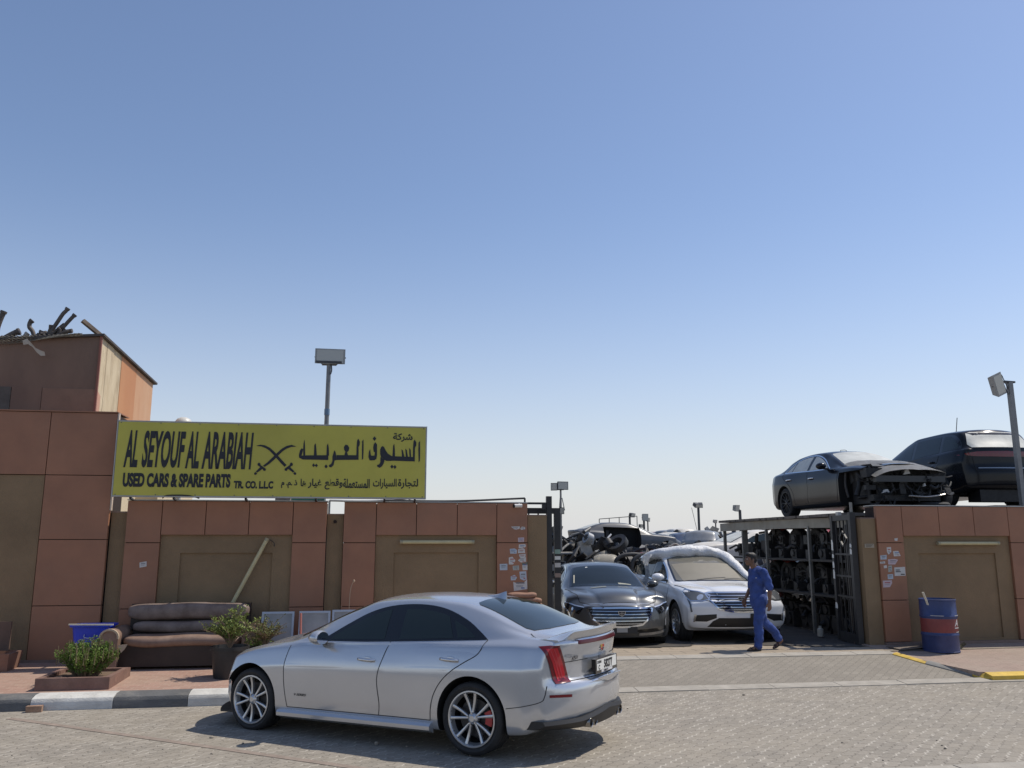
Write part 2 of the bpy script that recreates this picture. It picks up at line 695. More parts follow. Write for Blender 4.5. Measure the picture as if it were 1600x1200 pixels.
def arch_cutter(x, z, r, y0, y1, n=40, drop=0.5):
    mb = MB()
    pts = [(x + r * math.cos(a), z + r * math.sin(a)) for a in np.linspace(0, PI, n)]
    pts = [(x + r * 0.98, z - drop)] + pts + [(x - r * 0.98, z - drop)]
    M = Matrix(((1, 0, 0, 0), (0, 0, 1, 0), (0, 1, 0, 0), (0, 0, 0, 1)))
    mb.prism(pts, y0, y1, M)
    return mb.bm

class Car:
    def __init__(self, root, P, paint, cut_arches=True, extra_cut=None, nx=84, nt=46, smooth=50):
        self.root, self.P, self.paint = root, P, paint
        bm = car_shell(P, nx, nt)
        me = bpy.data.meshes.new('body')
        bm.to_mesh(me)
        bm.free()
        me.materials.append(paint)
        cutters = []
        if cut_arches:
            for ax in (0, P['wb']):
                rr = P['arch'] if ax == 0 else P.get('archf', P['arch'])
                cutters.append(arch_cutter(ax, P['wr'] + 0.012, rr, 0.5, 1.2))
                cutters.append(arch_cutter(ax, P['wr'] + 0.012, rr, -1.2, -0.5))
        if extra_cut:
            cutters += extra_cut
        if cutters:
            out = boolean(me, cutters, [paint, M_WELL])
            if len(out.materials) < 2:
                out.materials.append(M_WELL)
            me = out
        me.materials[0] = paint
        me.polygons.foreach_set('use_smooth', [True] * len(me.polygons))
        me.set_sharp_from_angle(angle=R(smooth))
        me.name = 'body'
        self.body = link_mesh('body', me, root)
        b2 = bmesh.new()
        b2.from_mesh(me)
        self.bvh = BVHTree.FromBMesh(b2)
        b2.free()

    def cast(self, p, d, off):
        d = Vector(d).normalized()
        p = Vector(p)
        hit = self.bvh.ray_cast(p - d * 6.0, d)
        if hit[0] is None:
            near = self.bvh.find_nearest(p)
            return near[0] - d * off
        return hit[0] - d * off

    def _basis(self, d):
        d = Vector(d).normalized()
        up = Vector((0, 0, 1)) if abs(d.z) < 0.9 else Vector((1, 0, 0))
        u = d.cross(up).normalized()
        return d, u, u.cross(d)

    def decal(self, name, pts, d, m, off=0.003, res=0.04, parent=None, smooth=True):
        """a panel that follows the body: a polygon seen along d, laid on the shell"""
        d, u, v = self._basis(d)
        pts = [Vector(p) for p in pts]
        depth = sum((p.dot(d) for p in pts)) / len(pts)
        q = [(p.dot(u), p.dot(v)) for p in pts]
        b = []
        for i in range(len(q)):
            a, c = Vector(q[i]), Vector(q[(i + 1) % len(q)])
            k = max(1, int((c - a).length / res))
            b += [a.lerp(c, j / k) for j in range(k)]
        xs = [p.x for p in b]
        ys = [p.y for p in b]

        def inside(x, y):
            r = False
            j = len(b) - 1
            for i in range(len(b)):
                if (b[i].y > y) != (b[j].y > y) and x < (b[j].x - b[i].x) * (y - b[i].y) / (b[j].y - b[i].y) + b[i].x:
                    r = not r
                j = i
            return r
        verts = list(b)
        gx = np.arange(min(xs) + res / 2, max(xs), res)
        gy = np.arange(min(ys) + res / 2, max(ys), res)
        for x in gx:
            for y in gy:
                if inside(x, y) and min((p - Vector((x, y))).length_squared for p in b) > (res * 0.45)**2:
                    verts.append(Vector((x, y)))
        nb = len(b)
        r = delaunay_2d_cdt(verts, [], [list(range(nb))], 1, 1e-5)
        bm = bmesh.new()
        vs = []
        for p in r[0]:
            w = u * p.x + v * p.y + d * depth
            vs.append(bm.verts.new(self.cast(w, d, off)))
        for f in r[2]:
            try:
                bm.faces.new([vs[i] for i in f])
            except ValueError:
                pass
        bm.normal_update()
        for f in bm.faces:
            if f.normal.dot(d) > 0:
                f.normal_flip()
        me = bpy.data.meshes.new(name)
        bm.to_mesh(me)
        bm.free()
        me.materials.append(m)
        if smooth:
            me.polygons.foreach_set('use_smooth', [True] * len(me.polygons))
        return link_mesh(name, me, parent if parent else self.root)

    def _ribbon(self, bm, pts, d, w, off, res=0.03, close=False):
        d, u, v = self._basis(d)
        pts = [Vector(p) for p in pts]
        if close:
            pts = pts + [pts[0]]
        depth = sum((p.dot(d) for p in pts)) / len(pts)
        q = []
        for a, c in zip(pts[:-1], pts[1:]):
            a2, c2 = Vector((a.dot(u), a.dot(v))), Vector((c.dot(u), c.dot(v)))
            k = max(1, int((c2 - a2).length / res))
            q += [a2.lerp(c2, j / k) for j in range(k)]
        q.append(Vector((pts[-1].dot(u), pts[-1].dot(v))))
        prev = None
        for i, p in enumerate(q):
            t = (q[min(i + 1, len(q) - 1)] - q[max(i - 1, 0)])
            if t.length < 1e-9:
                continue
            t.normalize()
            nrm = Vector((-t.y, t.x))
            pair = []
            for sgn in (-1, 1):
                e = p + nrm * (sgn * w / 2)
                pair.append(bm.verts.new(self.cast(u * e.x + v * e.y + d * depth, d, off)))
            if prev:
                bm.faces.new([prev[0], prev[1], pair[1], pair[0]])
            prev = pair

    def strips(self, name, lines, d, w, m, off=0.004, parent=None, close=False):
        bm = bmesh.new()
        for l in lines:
            self._ribbon(bm, l, d, w, off, close=close)
        me = bpy.data.meshes.new(name)
        bm.to_mesh(me)
        bm.free()
        me.materials.append(m)
        return link_mesh(name, me, parent if parent else self.root)

    def side(self, pts, s):
        """(x, z) points seen from side s (+1 left, -1 right)"""
        return [(x, 1.2 * s, z) for x, z in pts], (0, -s, 0)

def smooth_poly(pts, n=6):
    """closed Catmull-Rom outline"""
    out = []
    k = len(pts)
    for i in range(k):
        p0, p1, p2, p3 = (np.array(pts[(i + j - 1) % k], float) for j in range(4))
        for t in np.linspace(0, 1, n, endpoint=False):
            out.append(tuple(0.5 * ((2 * p1) + (-p0 + p2) * t + (2 * p0 - 5 * p1 + 4 * p2 - p3) * t**2 + (-p0 + 3 * p1 - 3 * p2 + p3) * t**3)))
    return out

def curve_pts(pts, n=6):
    """open Catmull-Rom line"""
    out = []
    P = [np.array(p, float) for p in pts]
    P = [2 * P[0] - P[1]] + P + [2 * P[-1] - P[-2]]
    for i in range(1, len(P) - 2):
        p0, p1, p2, p3 = P[i - 1], P[i], P[i + 1], P[i + 2]
        for t in np.linspace(0, 1, n, endpoint=False):
            out.append(tuple(0.5 * ((2 * p1) + (-p0 + p2) * t + (2 * p0 - 5 * p1 + 4 * p2 - p3) * t**2 + (-p0 + 3 * p1 - 3 * p2 + p3) * t**3)))
    out.append(tuple(P[-2]))
    return out

WHEEL_CACHE = {}

def wheel_meshes(key, Rw, w, rr, style, rim_m, caliper=None):
    """tyre, rim, barrel: axis along +Y, outer face at y=0 looking to +Y"""
    if key in WHEEL_CACHE:
        return WHEEL_CACHE[key]
    MY = Matrix(((1, 0, 0, 0), (0, 0, 1, 0), (0, -1, 0, 0), (0, 0, 0, 1)))     # lathe Z -> +Y
    t = MB()
    sb = 0.014
    prof = [(rr + 0.004, -0.012), (rr + 0.02, -0.002), (rr + (Rw - rr) * 0.5, 0.006), (Rw - 0.018, -0.004), (Rw - 0.005, -0.016), (Rw, -0.032)]
    for gpos in (0.28, 0.5, 0.72):
        prof += [(Rw, -w * gpos + 0.005), (Rw - 0.007, -w * gpos + 0.004), (Rw - 0.007, -w * gpos - 0.004), (Rw, -w * gpos - 0.005)]
    prof += [(Rw, -w + 0.032), (Rw - 0.005, -w + 0.016), (Rw - 0.02, -w + 0.002), (rr + 0.01, -w)]
    t.lathe(prof, 56, MY)
    tyre = t.mesh('tyre', M_TYRE, 35)
    r = MB()
    r.lathe([(rr + 0.006, -0.006), (rr + 0.004, 0.003), (rr - 0.008, 0.004), (rr - 0.016, -0.006), (rr - 0.02, -0.03), (rr - 0.03, -0.06)], 56, MY)
    r.lathe([(0.0, -0.010), (0.026, -0.010), (0.030, -0.014), (0.046, -0.020), (0.055, -0.034), (0.053, -0.07)], 24, MY)

    def spoke(a0, a1, w0, w1, r0=0.055, y0=-0.02, y1=-0.008, dp=0.034):
        p0 = Vector((math.cos(a0) * r0, y0, math.sin(a0) * r0))
        p1 = Vector((math.cos(a1) * (rr - 0.012), y1, math.sin(a1) * (rr - 0.012)))
        ax = (p1 - p0).normalized()
        sd = ax.cross(Vector((0, 1, 0))).normalized()
        N = 5
        prev = None
        for i in range(N + 1):
            f = i / N
            p = p0.lerp(p1, f)
            p.y -= 0.018 * math.sin(PI * f) * 0.6
            ww = w0 + (w1 - w0) * f
            q = [r.bm.verts.new(p + sd * (k * ww / 2) + Vector((0, h, 0))) for k, h in ((-1, -0.004), (-0.45, 0), (0.45, 0), (1, -0.004), (0.8, -dp), (-0.8, -dp))]
            if prev:
                for j in range(6):
                    r._face([prev[j], prev[(j + 1) % 6], q[(j + 1) % 6], q[j]])
            prev = q
    if style == 'double5':
        for k in range(5):
            a = PI / 2 + k * 2 * PI / 5
            for s in (-1, 1):
                spoke(a + s * 0.15, a + s * 0.25, 0.019, 0.029)
    elif style == 'ten':
        for k in range(10):
            a = PI / 2 + k * 2 * PI / 10
            spoke(a, a, 0.030, 0.026)
    elif style == 'multi':
        for k in range(7):
            a = PI / 2 + k * 2 * PI / 7
            for s in (-1, 1):
                spoke(a + s * 0.09, a + s * 0.2, 0.022, 0.022)
    if style != 'bare':
        for k in range(5):
            a = k * 2 * PI / 5 + 0.3
            r.lathe([(0.0, 0.004), (0.009, 0.004), (0.010, -0.03)], 8, Matrix.Translation((math.cos(a) * 0.047, -0.016, math.sin(a) * 0.047)) @ MY)
    rim = r.mesh('rim', rim_m, 40)
    b = MB()
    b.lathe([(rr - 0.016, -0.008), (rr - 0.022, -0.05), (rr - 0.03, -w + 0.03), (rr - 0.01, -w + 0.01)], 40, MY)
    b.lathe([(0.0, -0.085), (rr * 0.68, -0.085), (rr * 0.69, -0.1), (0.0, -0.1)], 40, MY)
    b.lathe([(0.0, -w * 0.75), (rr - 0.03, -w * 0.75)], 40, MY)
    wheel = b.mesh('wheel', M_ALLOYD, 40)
    cal = None
    if caliper:
        c = MB()
        for i in range(9):
            a0 = PI * 0.86 + i * 0.085
            a1 = a0 + 0.085
            pts = [(math.cos(a) * q, math.sin(a) * q) for a, q in ((a0, rr * 0.52), (a1, rr * 0.52), (a1, rr * 0.8), (a0, rr * 0.8))]
            c.prism(pts, -0.1, -0.045, Matrix(((1, 0, 0, 0), (0, 0, 1, 0), (0, 1, 0, 0), (0, 0, 0, 1))))
        cal = c.mesh('brake_caliper', caliper, 40)
    WHEEL_CACHE[key] = (wheel, tyre, rim, cal)
    return WHEEL_CACHE[key]

def add_wheel(root, key, x, y, z, side, Rw, w, rr, style, rim_m, caliper=None, spin=0.0, steer=0.0):
    me = wheel_meshes(key, Rw, w, rr, style, rim_m, caliper)
    o = link_mesh('wheel', me[0], root, (x, y, z), (0, spin * 0, (0 if side > 0 else PI) + steer))
    for nm, m in (('tyre', me[1]), ('rim', me[2]), ('brake_caliper', me[3])):
        if m:
            c = link_mesh(nm, m, o)
            if nm != 'brake_caliper':
                c.rotation_euler = (0, spin, 0)
    return o

def add_mirror(car, x, z, s, paint, y=0.96, size=1.0, glass=True):
    mb = MB()
    prof = []
    for i, (px, a, b) in enumerate(((-0.055, 0.095, 0.066), (-0.04, 0.108, 0.076), (0.0, 0.112, 0.08), (0.05, 0.095, 0.068), (0.085, 0.06, 0.045), (0.1, 0.02, 0.015))):
        prof.append([mb.bm.verts.new((x + px * size, s * (y + a * size * math.cos(t)), z + b * size * math.sin(t) + (0.01 if math.sin(t) < 0 else 0))) for t in np.linspace(0, 2 * PI, 18, endpoint=False)])
    for a, b in zip(prof[:-1], prof[1:]):
        for j in range(18):
            mb._face([a[j], a[(j + 1) % 18], b[(j + 1) % 18], b[j]])
    mb._face(prof[0])
    mb._face(prof[-1])
    o = mb.build('side_mirror', paint, car.root, 50)
    st = MB()
    st.bar((x + 0.03, s * (y - 0.18), z - 0.06), (x + 0.015, s * (y - 0.05), z - 0.055), 0.07, 0.03)
    st.bevel(0.008)
    st.build('mirror_stalk', M_DARK, o, 40)
    if glass:
        gl = MB()
        gl.prism([(s * (y + 0.092 * size * math.cos(t)), z + 0.062 * size * math.sin(t)) for t in np.linspace(0, 2 * PI, 18, endpoint=False)], 0, 0.004,
                 Matrix(((0, 0, -1, x - 0.056 * size), (1, 0, 0, 0), (0, 1, 0, 0), (0, 0, 0, 1))))
        gl.build('mirror_glass', M_CHROME, o)
    return o

def add_handle(car, parent, x, z, s, m):
    """door pull standing off the skin"""
    p = car.cast((x, 1.2 * s, z), (0, -s, 0), 0.0)
    q = car.cast((x + 0.2, 1.2 * s, z + 0.008), (0, -s, 0), 0.0)
    mb = MB()
    pts = []
    for f, o in ((0, 0.0), (0.08, 0.028), (0.3, 0.036), (0.7, 0.036), (0.92, 0.028), (1, 0.0)):
        a = p.lerp(q, f)
        pts.append(a + Vector((0, s * o, 0)))
    mb.tube(pts, [0.012, 0.015, 0.016, 0.016, 0.015, 0.012], 8)
    o = mb.build('handle', m, parent, 50)
    cup = MB()
    c = p.lerp(q, 0.45)
    cup.ball((0, 0, 0), (0.06, 0.006, 0.03), None, 14, 8)
    cup.build('handle_cup', M_GAP if m is M_GLOSSB else car.paint, parent, 60, tuple(c))
    return o

def crest(parent, M, sc=1.0, plain=False):
    """shield badge: chrome outline, coloured quarters; M places (u right, v up, w out)"""
    out = [(-0.05, 0.034), (0.05, 0.034), (0.047, 0.002), (0.03, -0.02), (0.0, -0.036), (-0.03, -0.02), (-0.047, 0.002)]
    mb = MB()
    mb.prism([(a * sc, b * sc) for a, b in out], 0, 0.006 * sc, M)
    o = mb.build('emblem', M_CHROME, parent, 40)
    quarters = [([(-0.043, 0.028), (-0.002, 0.028), (-0.002, 0.002), (-0.042, 0.002)], mat('emblem_gold', (0.55, 0.36, 0.08), 0.35, metal=0.6)),
                ([(0.002, 0.028), (0.043, 0.028), (0.042, 0.002), (0.002, 0.002)], mat('emblem_red', (0.35, 0.02, 0.02), 0.3)),
                ([(-0.041, -0.002), (-0.002, -0.002), (-0.002, -0.029), (-0.026, -0.017)], mat('emblem_red', (0.35, 0.02, 0.02), 0.3)),
                ([(0.002, -0.002), (0.041, -0.002), (0.026, -0.017), (0.002, -0.029)], mat('emblem_dark', (0.03, 0.03, 0.04), 0.3))]
    for q, m in quarters:
        m = mat('emblem_dark', (0.03, 0.03, 0.04), 0.3) if plain else m
        mq = MB()
        mq.prism([(a * sc, b * sc) for a, b in q], 0.006 * sc, 0.0075 * sc, M)
        mq.build('emblem_quarter', m, o)
    return o
# ------------------------------------------------------------------ silver saloon in the foreground
M_SILVER = mat('silver_metallic_paint', (0.56, 0.575, 0.60), 0.20, metal=0.60, coat=0.5, var=0.03, vscale=1.5)
P_SEDAN = dict(xr=-0.98, xf=3.62, wb=2.776, wr=0.328, arch=0.372, archf=0.364, tuck=0.05, rbow=0.27, fbow=0.42, fade=0.62,
    W=[(-0.98, 0.86), (-0.6, 0.905), (0, 0.925), (0.8, 0.905), (2, 0.905), (2.776, 0.922), (3.2, 0.90), (3.62, 0.80)],
    zb=[(-0.98, 0.30), (-0.6, 0.205), (0, 0.18), (2.776, 0.17), (3.3, 0.17), (3.62, 0.20)],
    zs=[(-0.98, 0.985), (-0.5, 1.0), (0, 0.985), (1, 0.945), (2.0, 0.915), (2.6, 0.87), (3.1, 0.755), (3.4, 0.645), (3.62, 0.54)],
    yg=[(-0.98, 0.72), (-0.6, 0.75), (0, 0.805), (1, 0.825), (2, 0.82), (2.5, 0.79), (3.1, 0.73), (3.62, 0.56)],
    zg=[(-0.98, 1.025), (-0.5, 1.035), (0, 1.01), (1, 0.962), (2, 0.935), (2.5, 0.90), (3.1, 0.785), (3.4, 0.665), (3.62, 0.555)],
    yr=[(-0.98, 0.45), (-0.62, 0.60), (-0.3, 0.65), (0.3, 0.595), (0.9, 0.57), (1.4, 0.58), (1.88, 0.655), (2.26, 0.70), (2.6, 0.45), (3.62, 0.3)],
    zr=[(-0.98, 1.04), (-0.62, 1.07), (-0.45, 1.11), (0.0, 1.275), (0.3, 1.345), (0.8, 1.375), (1.28, 1.35), (1.58, 1.255), (1.88, 1.135), (2.13, 1.02), (2.30, 0.962), (2.6, 0.92), (3.1, 0.815), (3.4, 0.69), (3.62, 0.57)],
    zt=[(-0.98, 1.045), (-0.66, 1.08), (-0.45, 1.15), (-0.2, 1.255), (0.1, 1.35), (0.4, 1.40), (0.85, 1.42), (1.2, 1.41), (1.48, 1.365), (1.88, 1.225), (2.18, 1.105), (2.40, 1.02), (2.62, 0.97), (3.1, 0.86), (3.4, 0.73), (3.62, 0.59)],
    rprof=[(0.2, 0.10), (0.30, 0.03), (0.42, -0.03), (0.60, -0.04), (0.655, -0.02), (0.685, 0.045), (0.82, 0.04), (0.93, 0.015), (1.0, 0.0), (1.05, 0.03)],
    fprof=[(0.2, 0.06), (0.35, 0.0), (0.5, 0.0), (0.6, 0.05), (0.7, 0.12)])
HERO_HEAD = PI - R(28.0) - YAW
hero = thing('parked_car', 'silver four door saloon parked in front, seen from its rear left corner', 'car', (1.456, 8.90, 0.012), HERO_HEAD)
hero.rotation_euler = (0, R(1.0), HERO_HEAD)
H = Car(hero, P_SEDAN, M_SILVER, nx=96, nt=52)

def sedan_sides(C, paint, glass, s, trim=M_GLOSSB, handle_m=None, surround=None):
    dlo = curve_pts([(1.90, 0.957), (1.80, 1.012), (1.61, 1.125), (1.4, 1.232), (1.17, 1.302), (0.9, 1.332), (0.62, 1.326), (0.38, 1.283), (0.14, 1.195), (-0.02, 1.105), (-0.13, 1.032)], 5)
    pts, d = C.side(dlo + [(-0.02, 1.026), (0.6, 0.998), (1.3, 0.968)], s)
    C.decal('window_surround', pts, d, trim, 0.003, 0.05)
    fr = [(1.76, 0.977)] + curve_pts([(1.72, 1.02), (1.55, 1.108), (1.37, 1.197), (1.20, 1.257), (1.09, 1.278)], 4) + [(1.065, 0.998)]
    rr = [(0.885, 1.004)] + curve_pts([(0.905, 1.286), (0.66, 1.282), (0.44, 1.25), (0.36, 1.224)], 4) + [(0.255, 1.034)]
    qt = [(0.205, 1.037), (0.292, 1.196), (0.15, 1.138), (0.06, 1.085), (0.005, 1.046)]
    for nm, q in (('side_window', fr), ('side_window', rr), ('quarter_window', qt)):
        p, d = C.side(q, s)
        C.decal(nm, p, d, glass, 0.006, 0.05)
    # doors
    f_out = curve_pts([(2.27, 0.87), (2.30, 0.72), (2.29, 0.5), (2.25, 0.285)], 5) + [(1.08, 0.285)] + curve_pts([(1.06, 0.4), (1.09, 0.62), (1.045, 0.8), (0.985, 0.955)], 4)
    p, d = C.side(f_out + [(1.5, 0.935), (2.0, 0.905)], s)
    fd = C.decal('door', p, d, paint, 0.0015, 0.06)
    r_out = [(0.972, 0.957)] + curve_pts([(1.035, 0.8), (1.08, 0.62), (1.05, 0.4), (1.07, 0.285)], 4) + curve_pts([(0.455, 0.285), (0.445, 0.40), (0.41, 0.52), (0.33, 0.64), (0.21, 0.745), (0.07, 0.83), (-0.07, 0.91), (-0.13, 0.985)], 5)
    p, d = C.side(r_out + [(0.3, 0.98)], s)
    rd = C.decal('door', p, d, paint, 0.0015, 0.06)
    lines = [curve_pts([(2.27, 0.90), (2.30, 0.72), (2.29, 0.5), (2.25, 0.285)], 5), [(2.25, 0.285), (0.455, 0.285)],
             curve_pts([(1.065, 0.285), (1.055, 0.4), (1.085, 0.62), (1.04, 0.8), (0.98, 0.98)], 4),
             curve_pts([(0.455, 0.285), (0.445, 0.40), (0.41, 0.52), (0.33, 0.64), (0.21, 0.745), (0.07, 0.83), (-0.07, 0.91), (-0.13, 1.03)], 5)]
    C.strips('panel_gap', [C.side(l, s)[0] for l in lines], (0, -s, 0), 0.007, M_GAP, 0.0035)
    for dr, hx, hz in ((fd, 1.13, 0.80), (rd, 0.14, 0.845)):
        add_handle(C, dr, hx, hz, s, handle_m or mat('bright_handle', (0.62, 0.63, 0.65), 0.18, metal=0.9))

def sedan_screens(C, glass_f, glass_r, trim=M_GLOSSB, sunroof=False):
    def zz(x):
        return 2.5
    ws = [(2.44, 0.0), (2.41, 0.35), (2.30, 0.62), (2.24, 0.685)] + [(1.88, 0.625), (1.60, 0.575), (1.48, 0.53), (1.495, 0.3), (1.50, 0.0)]
    poly = [(x, y, 2) for x, y in ws] + [(x, -y, 2) for x, y in ws[-2:0:-1]]
    C.decal('windscreen', poly, (0, 0, -1), glass_f, 0.005, 0.06)
    rw = [(-0.56, 0.0), (-0.55, 0.3), (-0.50, 0.54), (-0.43, 0.575), (-0.1, 0.535), (0.12, 0.495), (0.17, 0.44), (0.185, 0.25), (0.19, 0.0)]
    poly = [(x, y, 2) for x, y in rw] + [(x, -y, 2) for x, y in rw[-2:0:-1]]
    C.decal('rear_window', poly, (0, 0, -1), glass_r, 0.005, 0.06)

for s in (1, -1):
    sedan_sides(H, M_SILVER, M_TINT, s)
    sk = MB()
    pts0 = []
    xs = np.linspace(0.44, 2.36, 14)
    prev = None
    for x in xs:
        e = 0.004 if x in (xs[0], xs[-1]) else 0.0
        q = [sk.bm.verts.new((x, s * yy, zz)) for yy, zz in ((0.86, 0.262 - e), (0.915, 0.262 - e), (0.938, 0.235), (0.935, 0.2), (0.86, 0.165))]
        if prev:
            for j in range(5):
                sk._face([prev[j], prev[(j + 1) % 5], q[(j + 1) % 5], q[j]])
        else:
            sk._face(q)
        prev = q
    sk._face(prev)
    sk.build('side_skirt', M_SILVER, hero, 35)
    add_mirror(H, 1.80, 1.0, s, M_SILVER, y=0.955)
    # rear lamps wrap the corner
    d = Vector((0.82, -0.57 * s, 0)).normalized()
    lamp = [(-0.705, 0.83 * s, 0.992), (-0.76, 0.76 * s, 1.0), (-0.85, 0.70 * s, 0.99), (-0.90, 0.655 * s, 0.84), (-0.95, 0.62 * s, 0.665), (-0.855, 0.77 * s, 0.662), (-0.84, 0.785 * s, 0.70), (-0.795, 0.805 * s, 0.84)]
    lo = H.decal('tail_light', lamp, d, M_REDD, 0.008, 0.03)
    inner = [(-0.735, 0.80 * s, 0.973), (-0.83, 0.72 * s, 0.973), (-0.88, 0.675 * s, 0.84), (-0.92, 0.65 * s, 0.685), (-0.87, 0.745 * s, 0.685), (-0.82, 0.775 * s, 0.84)]
    H.decal('light_lens', inner, d, M_RED, 0.011, 0.03, lo)
    H.strips('light_rib', [[(-0.80, 0.745 * s, 0.965), (-0.855, 0.71 * s, 0.84), (-0.90, 0.69 * s, 0.70)], [(-0.765, 0.775 * s, 0.965), (-0.835, 0.74 * s, 0.84), (-0.885, 0.715 * s, 0.70)]], d, 0.010, mat('lamp_rib', (0.55, 0.05, 0.06), 0.2), 0.013, lo)
    H.strips('bumper_seam', [curve_pts([(-0.33, 1.2 * s, 0.44), (-0.55, 1.2 * s, 0.475), (-0.70, 1.2 * s, 0.515), (-0.735, 1.2 * s, 0.56), (-0.75, 1.2 * s, 0.65)], 5)], (0, -s, 0), 0.006, M_GAP, 0.003)
    H.decal('bumper_reflector', [(-2, 0.60 * s, 0.535), (-2, 0.80 * s, 0.548), (-2, 0.80 * s, 0.572), (-2, 0.60 * s, 0.56)], (1, 0, 0), M_REDD, 0.005, 0.03)
    H.decal('side_marker', [(3.28, 1.2 * s, 0.50), (3.36, 1.2 * s, 0.50), (3.34, 1.2 * s, 0.66), (3.27, 1.2 * s, 0.64)], (0, -s, 0), mat('amber_marker', (0.35, 0.06, 0.02), 0.2, coat=0.4), 0.004, 0.03)
    ex = MB()
    MXX = Matrix(((0, 0, -1, 0), (1, 0, 0, 0), (0, 1, 0, 0), (0, 0, 0, 1)))
    for yy in (0.27, 0.375):
        ex.lathe([(0.036, 0.72), (0.045, 0.72), (0.046, 0.985), (0.042, 0.99), (0.037, 0.985), (0.035, 0.85), (0.0, 0.85)], 20, Matrix.Translation((0, yy * s, 0.285)) @ MXX)
    ex.build('exhaust_tips', mat('exhaust_steel', (0.28, 0.27, 0.26), 0.25, metal=1.0), hero, 40)

sedan_screens(H, M_TINT, M_TINT)
# trunk lid, plate recess, diffuser
for l in ([(-2, -0.64, 0.672), (-2, 0.64, 0.672)], [(-2, 0.645, 0.835), (-2, 0.28, 0.84)], [(-2, -0.645, 0.835), (-2, -0.28, 0.84)]):
    H.strips('panel_gap', [l], (1, 0, 0), 0.006, M_GAP, 0.003)
for s in (1, -1):
    H.strips('panel_gap', [[(-0.50, 0.62 * s, 2), (-0.62, 0.655 * s, 2), (-0.80, 0.66 * s, 2)]], (0, 0, -1), 0.006, M_GAP, 0.003)
df = MB()
ys = np.linspace(-0.86, 0.86, 25)
prev = None
for y in ys:
    q2 = abs(y) / 0.88
    xo = -1.015 + 0.30 * q2**2.6
    zt_ = 0.345 - 0.0 * q2 + (0.05 * (1 - min(1, abs(y) / 0.5)) if abs(y) < 0.5 else 0)
    zl = 0.225 + 0.05 * q2**2
    q = [df.bm.verts.new(p) for p in ((xo + 0.12, y, zt_), (xo + 0.004, y, zt_), (xo - 0.012, y, zt_ - 0.03), (xo + 0.03, y, zl + 0.02), (xo + 0.10, y, zl), (xo + 0.3, y, zl))]
    if prev:
        for j in range(6):
            df._face([prev[j], prev[(j + 1) % 6], q[(j + 1) % 6], q[j]])
    else:
        df._face(q)
    prev = q
df._face(prev)
df.build('rear_diffuser', M_DARK, hero, 40)
sp = MB()
prev = None
for y in np.linspace(-0.72, 0.72, 33):
    q2 = abs(y) / 0.72
    lift = (1 - smoothstep((q2 - 0.72) / 0.28)) * 0.068
    xo = -0.985 + 0.17 * q2**2.3
    q = [sp.bm.verts.new(p) for p in ((xo + 0.23, y, 1.052 - 0.012 * q2), (xo + 0.12, y, 1.058 + lift * 0.55 - 0.012 * q2), (xo + 0.02, y, 1.056 + lift - 0.014 * q2), (xo - 0.012, y, 1.055 + lift * 1.12 - 0.014 * q2),
                                        (xo - 0.016, y, 1.046 + lift * 1.02 - 0.014 * q2), (xo + 0.01, y, 1.036 + lift * 0.6 - 0.014 * q2), (xo + 0.03, y, 1.02), (xo + 0.2, y, 1.02))]
    if prev:
        for j in range(8):
            sp._face([prev[j], prev[(j + 1) % 8], q[(j + 1) % 8], q[j]])
    else:
        sp._face(q)
    prev = q
sp._face(prev)
spoiler = sp.build('spoiler', M_SILVER, hero, 40)
H.decal('brake_light', [(-2, -0.46, 0.985), (-2, 0.46, 0.985), (-2, 0.50, 1.022), (-2, -0.50, 1.022)], (1, 0, 0), mat('brake_strip_red', (0.07, 0.004, 0.006), 0.3), 0.010, 0.03)
# rear view placement: right of the car is to the viewer's right, so u = -y
MR = Matrix(((0, 0, -1, 0), (-1, 0, 0, 0), (0, 1, 0, 0), (0, 0, 0, 1)))
pl = MB()
pl.box(-1.008, -0.965, -0.275, 0.275, 0.695, 0.83)
pl.bevel(0.006)
plate = pl.build('number_plate', M_GLOSSB, hero, 40)
pf = MB()
pf.box(-1.0105, -1.008, -0.25, 0.25, 0.725, 0.822)
pf.build('plate_face', M_WHITEP, plate)
def rear_text(name, body, y, z, size, bold, m, parent, x, sx=1.0, shear=0):
    me = text_mesh(body, size, bold, shear, sx, 0.0008)
    me.materials.clear()
    me.materials.append(m)
    o = link_mesh(name, me, parent, (x, y, z))
    o.rotation_euler = (PI / 2, 0, -PI / 2)
    return o
rear_text('plate_number', '58277', 0.075, 0.737, 0.10, 0.004, M_BLACKTXT, plate, -1.0115, 0.86)
rear_text('plate_code', 'C', 0.215, 0.732, 0.055, 0.002, M_BLACKTXT, plate, -1.0115)
rear_text('plate_emirate', 'DUBAI', 0.24, 0.788, 0.034, 0.001, M_BLACKTXT, plate, -1.0115)
dl = MB()
dl.box(-1.0105, -1.008, -0.14, 0.14, 0.700, 0.722)
strip = dl.build('dealer_strip', mat('dealer_strip_grey', (0.62, 0.62, 0.62), 0.4), plate)
rear_text('dealer_text', 'LIBERTY', 0.085, 0.7035, 0.021, 0.0006, M_BLACKTXT, plate, -1.0112, 1.5)
rear_text('model_badge', 'ATS-V', 0.60, 0.855, 0.042, 0.0012, M_RIMBLK, hero, min(H.cast((-2, yy, zz), (1, 0, 0), 0.0).x for yy in (0.44, 0.5, 0.56, 0.6) for zz in (0.86, 0.89)) - 0.003, 1.25, 0.2)
crest(hero, Matrix.Translation((H.cast((-2, 0, 0.915), (1, 0, 0), 0.002).x, 0, 0.915)) @ MR, 1.0)
me = text_mesh('V-SERIES', 0.034, 0.0003, 0.35, 1.3, 0.0006)
me.materials.clear()
me.materials.append(M_RIMBLK)
